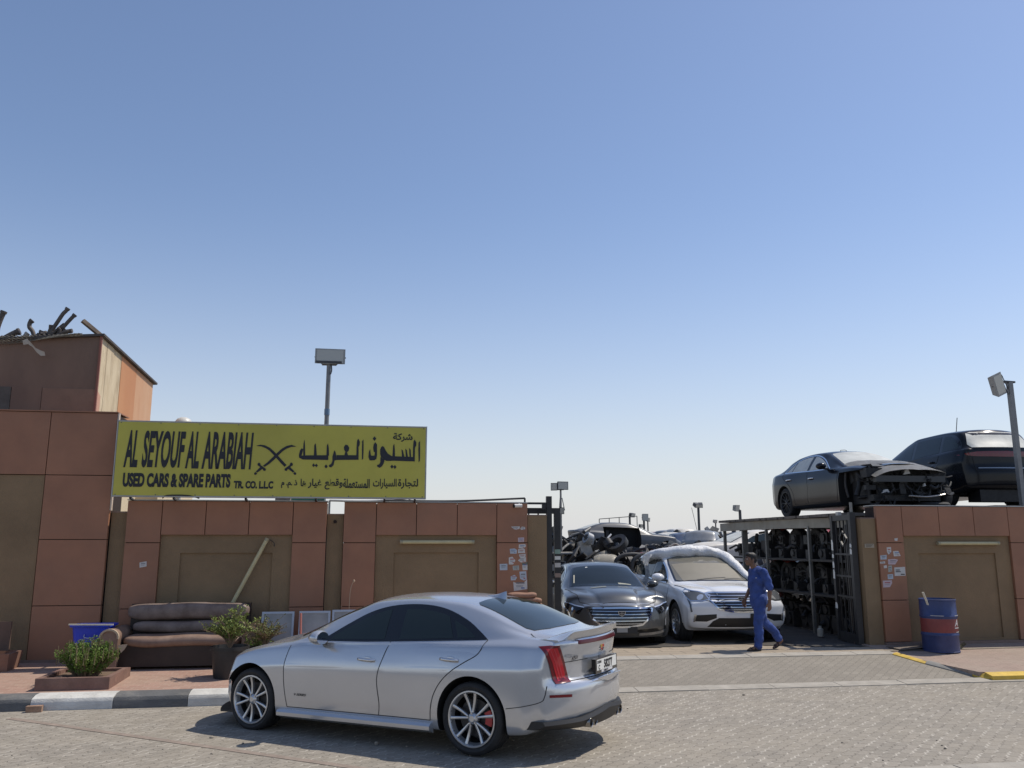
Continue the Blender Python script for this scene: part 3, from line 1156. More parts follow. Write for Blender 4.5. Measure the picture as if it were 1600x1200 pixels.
bd = link_mesh('door_badge', me, hero, (2.16, H.cast((2.05, 1.2, 0.42), (0, -1, 0), 0.004).y, 0.405), (PI / 2, 0, PI))
# chrome chevron above the bumper, antenna fin, fuel flap
ch = MB()
ch.prism([(-0.30, 0.664), (0.30, 0.664), (0.05, 0.615), (-0.05, 0.615)], 0, 0.012, Matrix.Translation((-1.027, 0, 0)) @ MR)
ch.build('bumper_chevron', mat('bright_silver', (0.6, 0.61, 0.63), 0.2, metal=0.8), hero, 30)
fin = MB()
xs = [(0.10, 0.0, 0.0), (0.02, 0.018, 0.024), (-0.06, 0.026, 0.05), (-0.11, 0.012, 0.064), (-0.125, 0.004, 0.066)]
prev = None
for x, w_, h_ in [(0.20, 0.002, 0.002), (0.12, 0.028, 0.022), (0.05, 0.034, 0.05), (0.0, 0.026, 0.078), (-0.03, 0.008, 0.09)]:
    zr_ = float(pchip(P_SEDAN['zt'], [x + 0.12])[0]) - 0.012
    q = [fin.bm.verts.new((x + 0.12, yy, zr_ + zz)) for yy, zz in ((-w_, 0), (-w_ * 0.35, h_ * 0.75 + 0.012), (0, h_ + 0.012), (w_ * 0.35, h_ * 0.75 + 0.012), (w_, 0))]
    if prev:
        for j in range(4):
            fin._face([prev[j], prev[j + 1], q[j + 1], q[j]])
    prev = q
fin._face(prev)
fin.build('antenna_fin', M_SILVER, hero, 60)
spl = MB()
prev = None
for y in np.linspace(-0.84, 0.84, 21):
    xo = 3.66 - 0.44 * (abs(y) / 0.88)**2.2
    q = [spl.bm.verts.new(p) for p in ((xo - 0.25, y, 0.165), (xo, y, 0.16), (xo + 0.004, y, 0.178), (xo - 0.25, y, 0.19))]
    if prev:
        for j in range(4):
            spl._face([prev[j], prev[(j + 1) % 4], q[(j + 1) % 4], q[j]])
    else:
        spl._face(q)
    prev = q
spl._face(prev)
spl.build('front_splitter', M_DARK, hero, 40)
for s in (1, -1):
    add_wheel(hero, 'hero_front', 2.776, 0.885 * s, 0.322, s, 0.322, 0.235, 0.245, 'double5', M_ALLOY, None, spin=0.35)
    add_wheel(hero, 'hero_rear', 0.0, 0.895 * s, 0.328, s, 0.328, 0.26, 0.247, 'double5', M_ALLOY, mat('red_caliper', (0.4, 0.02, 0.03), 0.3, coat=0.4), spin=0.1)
# ------------------------------------------------------------------ ground
def road_z(Y):
    return 0.02 * (8.6 - Y) if Y < 11.6 else -0.06
M_ROAD = paver_mat('road_pavers', (0.262, 0.236, 0.197), (0.312, 0.280, 0.234), (0.185, 0.165, 0.137), 0.21, 0.105, R(-45), zig=0.026, joint_w=0.007, dash=(0.51, 0.47, 0.40), bump=0.6, dirt=(0.33, 0.29, 0.228), dirt_amt=0.55)
M_APRON = paver_mat('apron_pavers', (0.248, 0.222, 0.182), (0.29, 0.26, 0.214), (0.195, 0.175, 0.145), 0.21, 0.105, R(-45), zig=0.022, joint_w=0.006, bump=0.35, dirt=(0.20, 0.178, 0.148), dirt_amt=0.6)
M_REDPAVE = paver_mat('red_pavers', (0.335, 0.205, 0.158), (0.40, 0.25, 0.195), (0.43, 0.34, 0.27), 0.2, 0.1, R(8), zig=0.0, joint_w=0.005, bump=0.4, dirt=(0.40, 0.31, 0.235), dirt_amt=0.65)
M_CONC = mat('concrete_edging', (0.36, 0.33, 0.28), 0.85, var=0.16, vscale=5, bump=0.3, bscale=60, dirt=0.4, dcol=(0.3, 0.27, 0.22))
M_SAND = mat('yard_dirt', (0.24, 0.205, 0.16), 0.95, var=0.3, vscale=0.7, bump=0.5, bscale=14, dirt=0.5, dcol=(0.12, 0.105, 0.09))

def sheet(name, pts, m):
    mb = MB()
    mb.poly(pts)
    bmesh.ops.recalc_face_normals(mb.bm, faces=mb.bm.faces)
    for f in mb.bm.faces:
        if f.normal.z < 0:
            f.normal_flip()
    return tag(mb.build(name, m, recalc=False), kind='structure')

mb = MB()
prev = None
for Y, z in ((-60, 0.02), (-3, 0.02), (0, 0.06), (6.9, 0.034), (8.6, 0.0), (11.62, -0.06)):
    q = [mb.bm.verts.new((-120, Y, z)), mb.bm.verts.new((120, Y, z))]
    if prev:
        mb._face([prev[0], prev[1], q[1], q[0]])
    prev = q
tag(mb.build('road', M_ROAD, recalc=False), kind='structure')
M_ASPH = mat('asphalt', (0.11, 0.108, 0.10), 0.9, var=0.25, vscale=3, bump=0.5, bscale=90, dirt=0.4, dcol=(0.17, 0.155, 0.13))
sheet('carriageway', [(-120, -60, 0.03), (120, -60, 0.03), (120, -3, 0.03), (120, 0, 0.066), (120, 6.86, 0.042), (-120, 6.86, 0.042), (-120, 0, 0.066), (-120, -3, 0.03)], M_ASPH)
def edging(name, x0, x1, y0, y1, z0, z1, step, m, gap=0.008, h=0.1):
    """row of flush concrete blocks, z0 at y0 and z1 at y1"""
    mb = MB()
    x = x0
    while x < x1 - 0.05:
        e = min(x + step, x1) - gap
        j = rng.uniform(-0.004, 0.004)
        c = [(x, y0, z0 + j), (e, y0, z0 + j), (e, y1, z1 + j), (x, y1, z1 + j)]
        v = [mb.bm.verts.new((p[0], p[1], p[2] - h)) for p in c] + [mb.bm.verts.new(p) for p in c]
        for q in ((3, 2, 1, 0), (4, 5, 6, 7), (0, 1, 5, 4), (1, 2, 6, 5), (2, 3, 7, 6), (3, 0, 4, 7)):
            mb._face([v[i] for i in q])
        x += step
    mb.bevel(0.012, 2)
    return tag(mb.build(name, m, smooth=40), kind='structure')
edging('road_edging', -8, 22, 6.86, 7.08, 0.056, 0.052, 1.0, M_CONC)
edging('driveway_edging', 1.6, 30, 11.62, 11.88, -0.048, -0.03, 1.0, M_CONC)
edging('gate_edging', 1.7, 8.62, 13.36, 13.60, 0.135, 0.158, 0.62, M_CONC)
# apron: ramp from the road up to the gate
mb = MB()
mb.poly([(1.55, 11.88, -0.045), (9.3, 11.88, -0.045), (8.62, 13.36, 0.128), (1.55, 13.36, 0.128)])
tag(mb.build('driveway', M_APRON, recalc=False), kind='structure')
mb = MB()
prev = None
for Y, z in ((13.60, 0.15), (14.3, 0.145), (16.0, 0.09), (60, 0.06), (900, 0.0)):
    w = 9 if Y < 14.25 else 14 + Y
    q = [mb.bm.verts.new((1.0 if Y < 14.25 else -w, Y, z)), mb.bm.verts.new((8.9 if Y < 14.25 else w, Y, z))]
    if prev:
        mb._face([prev[0], prev[1], q[1], q[0]])
    prev = q
tag(mb.build('yard_ground', M_SAND, recalc=False), kind='structure')
M_YARDPAVE = paver_mat('yard_pavers', (0.33, 0.27, 0.20), (0.38, 0.315, 0.235), (0.16, 0.135, 0.105), 0.6, 0.3, 0.0, joint_w=0.012, bump=0.5, dirt=(0.26, 0.22, 0.17), dirt_amt=0.6)
mb = MB()
mb.poly([(1.7, 13.60, 0.156), (8.62, 13.60, 0.156), (8.62, 14.30, 0.151), (8.62, 15.2, 0.122), (1.7, 15.2, 0.122), (1.7, 14.30, 0.151)])
tag(mb.build('gateway_paving', M_YARDPAVE, recalc=False), kind='structure')
# pavements
M_RPAVE = paver_mat('pale_red_pavers', (0.30, 0.222, 0.18), (0.36, 0.268, 0.218), (0.24, 0.19, 0.155), 0.2, 0.1, R(8), zig=0.0, joint_w=0.006, bump=0.5, dirt=(0.36, 0.30, 0.24), dirt_amt=0.6)
def pavement(name, outline, z_of, m=None):
    mb = MB()
    mb.poly([(x, y, z_of(y)) for x, y in outline])
    for f in mb.bm.faces:
        f.normal_update()
        if f.normal.z < 0:
            f.normal_flip()
    n_ = len(outline)
    for i in range(n_):
        (xa, ya), (xb, yb) = outline[i], outline[(i + 1) % n_]
        mb.quad((xa, ya, z_of(ya)), (xa, ya, z_of(ya) - 0.3), (xb, yb, z_of(yb) - 0.3), (xb, yb, z_of(yb)))
    return tag(mb.build(name, m or M_REDPAVE, recalc=False), kind='structure')
def pave_z(y):
    return 0.098 + (y - 11.78) * 0.028
pavement('left_pavement', [(-40, 11.80), (1.55, 11.80), (1.55, 14.6), (-40, 14.6)], pave_z)
pavement('right_pavement', [(8.97, 11.90), (9.2, 11.865), (40, 11.865), (40, 14.6), (8.58, 14.6), (8.56, 13.34)], lambda y: 0.045 + (y - 11.865) * 0.054, M_RPAVE)
# painted kerb on the left: grey-black and white blocks with a chamfered upper face
def kerb_paint(name, base):
    return mat(name, base, 0.75, var=0.18, vscale=4, bump=0.35, bscale=40, dirt=0.65, dcol=(0.36, 0.33, 0.28), stretch=(1, 1, 2.5))
M_KW = kerb_paint('kerb_white_paint', (0.56, 0.55, 0.51))
M_KB = kerb_paint('kerb_black_paint', (0.115, 0.116, 0.116))
M_KY = mat('kerb_yellow_paint', (0.60, 0.40, 0.06), 0.75, var=0.2, vscale=5, dirt=0.35, dcol=(0.36, 0.30, 0.2))
kroot = None
xk = -8.2
seg = [-9.2, -8.0, -6.65, -5.3, -3.95, -2.65, -1.35, -0.05, 1.25]
edges_px = [onZ(46, 1110, -0.05).x, onZ(174, 1108, -0.05).x, onZ(296, 1100, -0.05).x]
seg = [edges_px[0] - 2.46, edges_px[0] - 1.23, edges_px[0], onZ(173, 1108, -0.05).x, onZ(296, 1100, -0.05).x]
step = seg[-1] - seg[-2]
while seg[-1] < 1.3:
    seg.append(seg[-1] + step)
white = [True, False, True, False, True, False, True, False, True]
for i in range(len(seg) - 1):
    mb = MB()
    a, b = seg[i] + 0.004, seg[i + 1] - 0.004
    prof = [(11.52, -0.16), (11.52, 0.035), (11.545, 0.075), (11.66, 0.105), (11.80, 0.108), (11.80, -0.16)]
    mb.prism([(p[0], p[1]) for p in prof], a, b, Matrix(((0, 0, 1, 0), (1, 0, 0, 0), (0, 1, 0, 0), (0, 0, 0, 1))))
    mb.bevel(0.008, 2, 0.3)
    k = mb.build('kerb', M_KW if i % 2 == 0 else M_KB, smooth=40)
    tag(k, kind='structure')
# yellow and grey dropped kerb beside the driveway on the right
pts = [(8.58, 13.34), (8.82, 12.55), (9.06, 11.9)]
def kerb_run(p0, p1, m, h):
    mb = MB()
    a, b = Vector((*p0, 0)), Vector((*p1, 0))
    ax = (b - a).normalized()
    n = Vector((-ax.y, ax.x, 0))
    if n.x < 0:
        n = -n
    L_ = (b - a).length
    for t0, t1 in ((0, L_),):
        v = []
        for t in (0.004, L_ - 0.004):
            p = a + ax * t
            zb = -0.045 + (p.y - 11.88) * 0.117
            for off, dz in ((0.0, -0.1), (0.0, h[0]), (0.05, h[1]), (0.10, h[1] + 0.003), (0.10, -0.1)):
                q = p + n * off
                v.append(mb.bm.verts.new((q.x, q.y, zb + dz)))
        for j in range(5):
            mb._face([v[j], v[(j + 1) % 5], v[5 + (j + 1) % 5], v[5 + j]])
        mb._face(v[:5])
        mb._face(v[5:])
    return tag(mb.build('kerb', m, smooth=40), kind='structure')
M_KG = mat('kerb_grey', (0.26, 0.25, 0.225), 0.8, var=0.15, vscale=4, dirt=0.3, dcol=(0.2, 0.18, 0.15))
kerb_run((8.50, 13.34), (8.66, 12.72), M_KY, (0.012, 0.03))
kerb_run((8.66, 12.72), (8.93, 12.0), M_KG, (0.015, 0.05))
kerb_run((8.93, 12.0), (9.02, 11.75), M_KY, (0.02, 0.07))
for k_ in range(9):
    edging('kerb', 9.04 + k_ * 0.95, 9.04 + (k_ + 1) * 0.95 + 0.06, 11.70, 11.864, 0.012, 0.046, 0.94, M_KY if k_ % 2 == 0 else M_KG, h=0.2)

# near-black ground sheets in front of the rack and under the cars
M_DARKGROUND = mat('near_black_ground', (0.035, 0.031, 0.027), 0.8, col2=(0.075, 0.065, 0.054), vscale=2.2, bump=0.4, bscale=18)
def yard_z(Y):
    return float(np.interp(Y, [13.6, 14.30, 15.2, 16.0, 60], [0.160, 0.155, 0.126, 0.095, 0.064]))
def dark_patch(name, pts):
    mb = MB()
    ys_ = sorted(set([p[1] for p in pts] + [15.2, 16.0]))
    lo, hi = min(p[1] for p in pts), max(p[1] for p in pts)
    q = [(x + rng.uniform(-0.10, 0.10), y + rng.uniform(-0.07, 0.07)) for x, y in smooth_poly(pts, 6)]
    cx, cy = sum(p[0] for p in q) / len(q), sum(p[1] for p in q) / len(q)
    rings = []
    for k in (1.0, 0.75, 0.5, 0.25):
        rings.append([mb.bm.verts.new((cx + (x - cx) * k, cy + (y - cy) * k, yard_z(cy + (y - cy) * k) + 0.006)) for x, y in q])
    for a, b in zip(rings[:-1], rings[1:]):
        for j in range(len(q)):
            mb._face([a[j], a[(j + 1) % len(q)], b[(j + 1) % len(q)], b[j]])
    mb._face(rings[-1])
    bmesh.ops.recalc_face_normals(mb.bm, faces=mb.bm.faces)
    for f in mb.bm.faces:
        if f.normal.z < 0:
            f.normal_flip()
    return tag(mb.build(name, M_DARKGROUND, recalc=False), kind='structure')
dark_patch('dark_ground', [(7.2, 14.55), (8.2, 14.2), (8.9, 14.45), (9.3, 15.4), (9.4, 18.0), (9.2, 20.5), (8.0, 20.8), (7.5, 18.5), (7.45, 16.5), (6.6, 15.3)])
dark_patch('dark_ground', [(3.6, 15.0), (4.6, 14.75), (5.6, 14.95), (5.9, 16.2), (5.7, 19.0), (4.6, 19.6), (3.5, 18.6), (3.3, 16.4)])

# a single course of redder blocks crossing the parking bay on the left
def band(p0, p1, w):
    mb = MB()
    a, b = Vector((p0[0], p0[1], 0)), Vector((p1[0], p1[1], 0))
    n = Vector((-(b - a).y, (b - a).x, 0)).normalized() * w / 2
    pr_ = None
    for i in range(25):
        p = a.lerp(b, i / 24)
        q = []
        for s_ in (-1, 1):
            v = p + n * s_
            q.append(mb.bm.verts.new((v.x, v.y, road_z(v.y) + 0.004)))
        if pr_:
            f = mb._face([pr_[0], pr_[1], q[1], q[0]])
            f.normal_update()
            if f.normal.z < 0:
                f.normal_flip()
        pr_ = q
    return tag(mb.build('paver_course', mat('reddish_pavers', (0.27, 0.215, 0.175), 0.85, var=0.2, vscale=9, dirt=0.6, dcol=(0.25, 0.22, 0.18)), recalc=False), kind='structure')
band(onZ(15, 1120, -0.03), onZ(640, 1212, 0.02), 0.09)

mb = MB()
pr2 = random.Random(12)
for i in range(45):
    x, y = pr2.uniform(-5, 10), pr2.uniform(7.2, 11.4)
    r_ = pr2.uniform(0.006, 0.016) * (2.0 if pr2.random() < 0.06 else 1)
    mb.ball((x, y, road_z(y) + r_ * 0.4), (r_ * pr2.uniform(0.8, 1.6), r_, r_ * 0.7), None, 6, 4)
tag(mb.build('loose_gravel', mat('loose_gravel', (0.25, 0.22, 0.18), 0.9, var=0.4, vscale=3), None, 60), 'loose pebbles and crumbs scattered over the paved road', 'gravel', kind='stuff')
# ------------------------------------------------------------------ walls
WY = 14.2
M_RUST = mat('rust_cladding', (0.305, 0.142, 0.080), 0.6, var=0.14, vscale=1.4, bump=0.05, bscale=200, dirt=0.45, dcol=(0.25, 0.15, 0.10), rvar=0.08)
M_OLIVE = mat('olive_render', (0.235, 0.160, 0.088), 0.85, var=0.16, vscale=1.1, bump=0.35, bscale=70, dirt=0.3, dcol=(0.16, 0.11, 0.065))
M_GROOVE = mat('panel_groove', (0.03, 0.018, 0.014), 0.9)
M_PLINTH = mat('plinth_stone', (0.22, 0.155, 0.125), 0.85, var=0.2, vscale=5, bump=0.2)
M_TUBEL = mat('tube_light_cover', (0.50, 0.44, 0.25), 0.4, var=0.1, vscale=6)
M_METAL = mat('galvanised_metal', (0.42, 0.42, 0.41), 0.45, metal=0.6, var=0.12, vscale=4)
M_BSTEEL = mat('black_steel', (0.018, 0.018, 0.02), 0.5, var=0.3, vscale=6, dirt=0.3, dcol=(0.06, 0.05, 0.04))

def panel(parent, x0, x1, z0, z1, y=WY, t=0.07, g=0.006):
    mb = MB()
    mb.box(x0 + g, x1 - g, y, y + t, z0 + g, z1 - g)
    mb.bevel(0.006, 2)
    return mb.build('cladding_panel', M_RUST, parent, 40)

def part_box(name, parent, m, x0, x1, y0, y1, z0, z1, bev=0.0):
    mb = MB()
    mb.box(x0, x1, y0, y1, z0, z1)
    if bev:
        mb.bevel(bev, 2)
    return mb.build(name, m, parent, 40)

def recess(root, x0, x1, z0, z1, ix0, ix1, iz0, iz1):
    """olive bay between the cladding with a shallow sunk field"""
    mb = MB()
    y = WY + 0.05
    yi = y + 0.028
    def fr(a0, a1, b0, b1):
        mb.box(a0, a1, y, y + 0.12, b0, b1)
    fr(x0, ix0, z0, z1)
    fr(ix1, x1, z0, z1)
    fr(ix0, ix1, iz1, z1)
    fr(ix0, ix1, z0, iz0)
    mb.build('render_surround', M_OLIVE, root)
    part_box('sunk_field', root, M_OLIVE, ix0 - 0.01, ix1 + 0.01, yi, yi + 0.09, iz0 - 0.01, iz1 + 0.01)

def wall_segment(name, label, cols, tops, x0, x1, zb, ix, iz, lower=0.94):
    root = thing(name, label, 'wall', (0, 0, 0))
    part_box('wall_core', root, M_GROOVE, x0 + 0.01, x1 - 0.01, WY + 0.06 + 0.13, WY + 0.36, zb - 0.1, 2.59)
    part_box('panel_backing', root, M_GROOVE, x0 + 0.012, x1 - 0.012, WY + 0.055, WY + 0.30, 2.085, 2.585)
    for a, b in cols:
        part_box('panel_backing', root, M_GROOVE, a + 0.012, b - 0.012, WY + 0.056, WY + 0.30, zb, 2.07)
        for z0, z1 in ((zb + 0.06, lower), (lower, 1.95), (1.95, 2.61)):
            panel(root, a, b, z0, z1)
    for a, b in tops:
        panel(root, a, b, 2.07, 2.61)
    recess(root, cols[0][1], cols[1][0], zb, 2.075, ix[0], ix[1], iz[0], iz[1])
    part_box('coping', root, M_METAL, x0 - 0.005, x1 + 0.005, WY - 0.012, WY + 0.38, 2.612, 2.628, 0.004)
    part_box('plinth', root, M_PLINTH, x0, x1, WY - 0.02, WY + 0.05, zb - 0.06, zb + 0.055, 0.006)
    return root

wall_segment('boundary_wall', 'rust panelled wall with olive bay behind the brown sofa', [(-3.92, -3.39), (-1.36, -0.82)],
             [(-3.39, -2.72), (-2.72, -2.05), (-2.05, -1.36)], -3.92, -0.82, 0.16, (-3.08, -1.66), (0.30, 1.79))
wall_segment('boundary_wall', 'rust panelled wall with olive bay just left of the open gate', [(-0.55, -0.02), (1.99, 2.52)],
             [(-0.02, 0.64), (0.64, 1.32), (1.32, 1.99)], -0.55, 2.52, 0.16, (0.28, 1.69), (0.30, 1.79))
wall_segment('boundary_wall', 'rust panelled wall with olive bay behind the blue barrel', [(8.95, 9.46), (11.62, 12.15)],
             [(9.46, 10.2), (10.2, 10.91), (10.91, 11.62)], 8.95, 12.15, 0.16, (9.76, 11.32), (0.26, 1.76))
wall_segment('boundary_wall', 'rust panelled wall at the right edge beyond the barrel wall', [(12.15, 12.68), (15.3, 15.8)],
             [(12.68, 13.5), (13.5, 14.4), (14.4, 15.3)], 12.15, 15.8, 0.16, (13.0, 15.0), (0.26, 1.76))

def plain_pier(label, x0, x1, y0, y1, z1, hole=False):
    root = thing('wall_pier', label, 'wall pier')
    part_box('pier', root, M_OLIVE, x0, x1, y0, y1, 0.05, z1, 0.004)
    part_box('cap', root, M_PLINTH, x0 - 0.004, x1 + 0.004, y0 - 0.004, y1 + 0.004, z1, z1 + 0.02)
    return root
plain_pier('narrow olive pier between the tall rust wall and the sofa wall', -4.17, -3.925, WY + 0.09, WY + 0.35, 2.42)
plain_pier('narrow olive pier with a black pipe hole between two rust walls', -0.815, -0.555, WY + 0.09, WY + 0.35, 2.40)
h_ = MB()
h_.lathe([(0.0, 0.0), (0.028, 0.0), (0.028, 0.02), (0.022, 0.022), (0.0, 0.021)], 16, Matrix.Translation((-0.69, WY + 0.09, 2.29)) @ Matrix.Rotation(R(90), 4, 'X'))
h_.build('pipe_hole', M_GROOVE, bpy.data.objects['wall_pier.001'])
plain_pier('olive pier beside the black sliding gate left of the gateway', 2.53, 2.86, WY + 0.06, WY + 0.36, 2.40)
rp = plain_pier('olive pier beside the dark folded gate right of the gateway', 8.66, 8.945, WY + 0.04, WY + 0.36, 2.38)
nb = MB()
nb.box(8.70, 8.88, WY + 0.022, WY + 0.038, 1.86, 1.93)
nbo = nb.build('name_plate', mat('number_plate_board', (0.36, 0.30, 0.22), 0.5), rp)
rl = MB()
for k in range(3):
    rl.box(8.72, 8.86 - 0.02 * k, WY + 0.019, WY + 0.0218, 1.912 - k * 0.018, 1.918 - k * 0.018)
rl.build('engraved_rows', M_BLACKTXT, nbo)

# tall wall on the left
tw = thing('tall_wall', 'tall rust and olive panelled wall at the left edge, above the blue tub', 'wall')
XT = [-8.3, -7.25, -6.2, -5.18, -4.18]
part_box('wall_core', tw, M_GROOVE, -8.29, -4.19, WY + 0.055, WY + 0.6, 0.0, 3.97)
for a, b in zip(XT[:-1], XT[1:]):
    panel(tw, a, b, 3.0, 4.0)
for z0, z1 in ((0.2, 1.0), (1.0, 2.0), (2.0, 3.0)):
    panel(tw, XT[-2], XT[-1], z0, z1)
part_box('render_surround', tw, M_OLIVE, -8.3, -5.19, WY + 0.02, WY + 0.16, 0.2, 2.995)
part_box('plinth', tw, M_PLINTH, -8.3, -4.18, WY - 0.015, WY + 0.05, 0.05, 0.205, 0.006)
part_box('coping', tw, M_RUST, -8.3, -4.17, WY - 0.02, WY + 0.6, 4.003, 4.022, 0.004)
part_box('end_trim', tw, mat('pale_edge_trim', (0.55, 0.45, 0.36), 0.6), -4.178, -4.155, WY - 0.01, WY + 0.05, 2.45, 4.0)
part_box('return_wall', tw, mat('cream_render', (0.62, 0.52, 0.36), 0.8, var=0.08, vscale=2, dirt=0.25, dcol=(0.4, 0.33, 0.24)), -4.40, -4.19, WY + 0.62, WY + 6.0, 0.1, 3.9)

# rusty lean-to hut on top of the tall wall
M_RUSTY = mat('old_rust_sheet', (0.16, 0.10, 0.072), 0.75, col2=(0.215, 0.135, 0.094), vscale=1.6, bump=0.15, bscale=9, dirt=0.45, dcol=(0.075, 0.055, 0.045), stretch=(1, 1, 0.4))
M_RUSTY2 = mat('red_rust_sheet', (0.20, 0.12, 0.082), 0.75, col2=(0.26, 0.155, 0.105), vscale=2.4, bump=0.12, bscale=12, dirt=0.5, dcol=(0.10, 0.06, 0.045))
M_PLY = mat('weathered_plywood', (0.50, 0.40, 0.26), 0.85, col2=(0.62, 0.52, 0.36), vscale=5, dirt=0.95, dcol=(0.22, 0.15, 0.09), stretch=(1, 1, 0.35), bump=0.2, bscale=20)
M_ORANGE = mat('orange_sheet', (0.46, 0.20, 0.085), 0.7, col2=(0.50, 0.24, 0.11), vscale=1.2, dirt=0.3, dcol=(0.5, 0.30, 0.17), stretch=(1, 1, 0.35))
M_ORANGE2 = mat('faded_orange_sheet', (0.50, 0.26, 0.14), 0.75, col2=(0.56, 0.34, 0.20), vscale=2.6, dirt=0.7, dcol=(0.58, 0.42, 0.28), stretch=(1, 1, 0.35))
hut = thing('roof_hut', 'rusty sheet metal hut with plywood and orange side on top of the tall wall', 'hut')
hy, hx = 14.92, -4.78
MXZ = Matrix(((1, 0, 0, 0), (0, 0, 1, 0), (0, 1, 0, 0), (0, 0, 0, 1)))
def front_z(x):
    return 5.42 + (x - hx) * 0.075
mb = MB(); mb.prism([(-8.6, 4.5), (hx, 4.5), (hx, 5.42), (-8.6, front_z(-8.6))], hy, hy + 0.04, MXZ); mb.build('front_sheet', M_RUSTY, hut)
part_box('lower_sheet', hut, M_RUSTY2, -5.62, hx - 0.004, hy - 0.012, hy + 0.03, 4.0, 4.505)
part_box('lower_sheet', hut, M_RUSTY, -6.1, -5.63, hy - 0.008, hy + 0.03, 4.0, 4.52)
part_box('lower_sheet', hut, mat('grey_rust_sheet', (0.10, 0.088, 0.075), 0.8, var=0.3, vscale=3), -8.6, -6.11, hy - 0.01, hy + 0.03, 4.0, 4.51)
part_box('corner_post', hut, mat('red_corner_angle', (0.24, 0.09, 0.06), 0.6), hx - 0.005, hx + 0.03, hy - 0.03, hy + 0.012, 4.0, 5.43)
def side_sheet(m, y0, y1, zt0, zt1, nm, off=0.0):
    mb = MB()
    mb.prism([(y0, 4.0), (y1, 4.0), (y1, zt1), (y0, zt0)], hx - 0.03 + off, hx + 0.006 + off, Matrix(((0, 0, 1, 0), (1, 0, 0, 0), (0, 1, 0, 0), (0, 0, 0, 1))))
    mb.build(nm, m, hut)
def zt_(y):
    return 5.42 - (y - hy) * 0.05
side_sheet(M_PLY, hy + 0.02, 15.28, zt_(hy), zt_(15.28), 'plywood_sheet')
side_sheet(M_PLY, 15.285, 15.66, zt_(15.28), zt_(15.66), 'plywood_sheet', 0.004)
side_sheet(M_PLY, 15.664, 16.15, zt_(15.66), zt_(16.15), 'plywood_sheet', -0.003)
side_sheet(M_ORANGE, 16.154, 17.15, zt_(16.15), zt_(17.15), 'orange_sheet', 0.003)
side_sheet(M_ORANGE2, 17.154, 18.4, zt_(17.15), zt_(18.4), 'orange_sheet', 0.0)
side_sheet(mat('pink_patch', (0.5, 0.28, 0.2), 0.8), hy + 0.01, 15.12, 4.5, 4.42, 'patch', 0.012)
mb = MB()
for xa, xb in ((-8.7, hx + 0.07),):
    za, zb_ = front_z(xa) + 0.005, front_z(xb) + 0.005
    v = [mb.bm.verts.new(p) for p in ((xa, hy - 0.06, za), (xb, hy - 0.06, zb_), (xb, 18.5, zb_ - 0.178), (xa, 18.5, za - 0.178),
                                      (xa, hy - 0.06, za + 0.04), (xb, hy - 0.06, zb_ + 0.04), (xb, 18.5, zb_ - 0.14), (xa, 18.5, za - 0.14))]
    for q in ((3, 2, 1, 0), (4, 5, 6, 7), (0, 1, 5, 4), (1, 2, 6, 5), (2, 3, 7, 6), (3, 0, 4, 7)):
        mb._face([v[i] for i in q])
mb.build('roof_sheet', mat('dark_roof_sheet', (0.06, 0.05, 0.045), 0.7, var=0.3, vscale=3), hut)
# torn shade net hanging over the front edge
net = MB()
M_NET = mat('grey_shade_net', (0.15, 0.14, 0.115), 0.9)
def net_pt(a, b):
    x = -8.6 + a * 3.55
    drop = 0.04 + 0.42 * (1 - a)**1.3 * (0.55 + 0.45 * math.sin(a * 9 + 1))
    z = front_z(x) + 0.055 - b * drop
    y = hy - 0.075 - 0.03 * math.sin(b * 3 + a * 20)
    return Vector((x, y, z))
for i in range(52):
    a = i / 51
    net.tube([net_pt(a + 0.07 * b, b) for b in np.linspace(0, 1, 7)], 0.006, 4)
for j in range(1, 5):
    b = j / 4
    net.tube([net_pt(a, b) for a in np.linspace(0, 1, 60)], 0.006, 4)
no = net.build('shade_net', M_NET)
tag(no, 'torn grey netting hanging over the edge of the rusty hut roof', 'net')
rag = MB()
prev = None
for i in range(6):
    t = i / 5
    c = Vector((-5.95 + 0.36 * t, hy - 0.16, 5.24 - 0.16 * t + 0.05 * math.sin(t * 6)))
    q = [rag.bm.verts.new(c + Vector((0, -0.01, 0.035 + 0.02 * math.sin(i * 2)))), rag.bm.verts.new(c + Vector((0.01, 0.015, -0.035)))]
    if prev:
        rag._face([prev[0], prev[1], q[1], q[0]])
    prev = q
tag(rag.build('plastic_rag', mat('dirty_plastic', (0.4, 0.38, 0.34), 0.6)), 'pale torn plastic rag caught in the netting on the hut', 'rag')
# exhaust pipes and bars sticking up from the hut roof
M_PIPE = mat('scrap_pipe', (0.075, 0.062, 0.058), 0.65, col2=(0.14, 0.12, 0.10), vscale=5, metal=0.3)
M_PIPEL = mat('pale_scrap_pipe', (0.30, 0.28, 0.25), 0.6, var=0.25, vscale=6)
def roof_pipe(label, px, r, m=M_PIPE, Y=15.3, flange=True, dy=0.0):
    pts = []
    for i, (x, y) in enumerate(px):
        p = onY(x, y, Y + dy * i)
        pts.append(p)
    mb = MB()
    cp = [Vector(p) for p in curve_pts([tuple(p) for p in pts], 5)]
    mb.tube(cp, r, 10)
    if flange:
        d = (cp[-1] - cp[-2]).normalized()
        mb.tube([cp[-1] - d * 0.03, cp[-1] + d * 0.01], r * 1.25, 10)
        mb.tube([cp[0], cp[0] + (cp[1] - cp[0]).normalized() * 0.06], r * 1.4, 10)
    o = mb.build('scrap_pipe', m, None, 50)
    tag(o, label, 'pipe', 'scrap pipes on the hut roof')
roof_pipe('cut pipe at the far left edge of the hut roof, rising out of frame', [(-8, 530), (-4, 512), (1, 498), (6, 487)], 0.045)
roof_pipe('fat short pipe lying low near the left edge of the hut roof', [(2, 532), (14, 525), (24, 520), (30, 518)], 0.05)
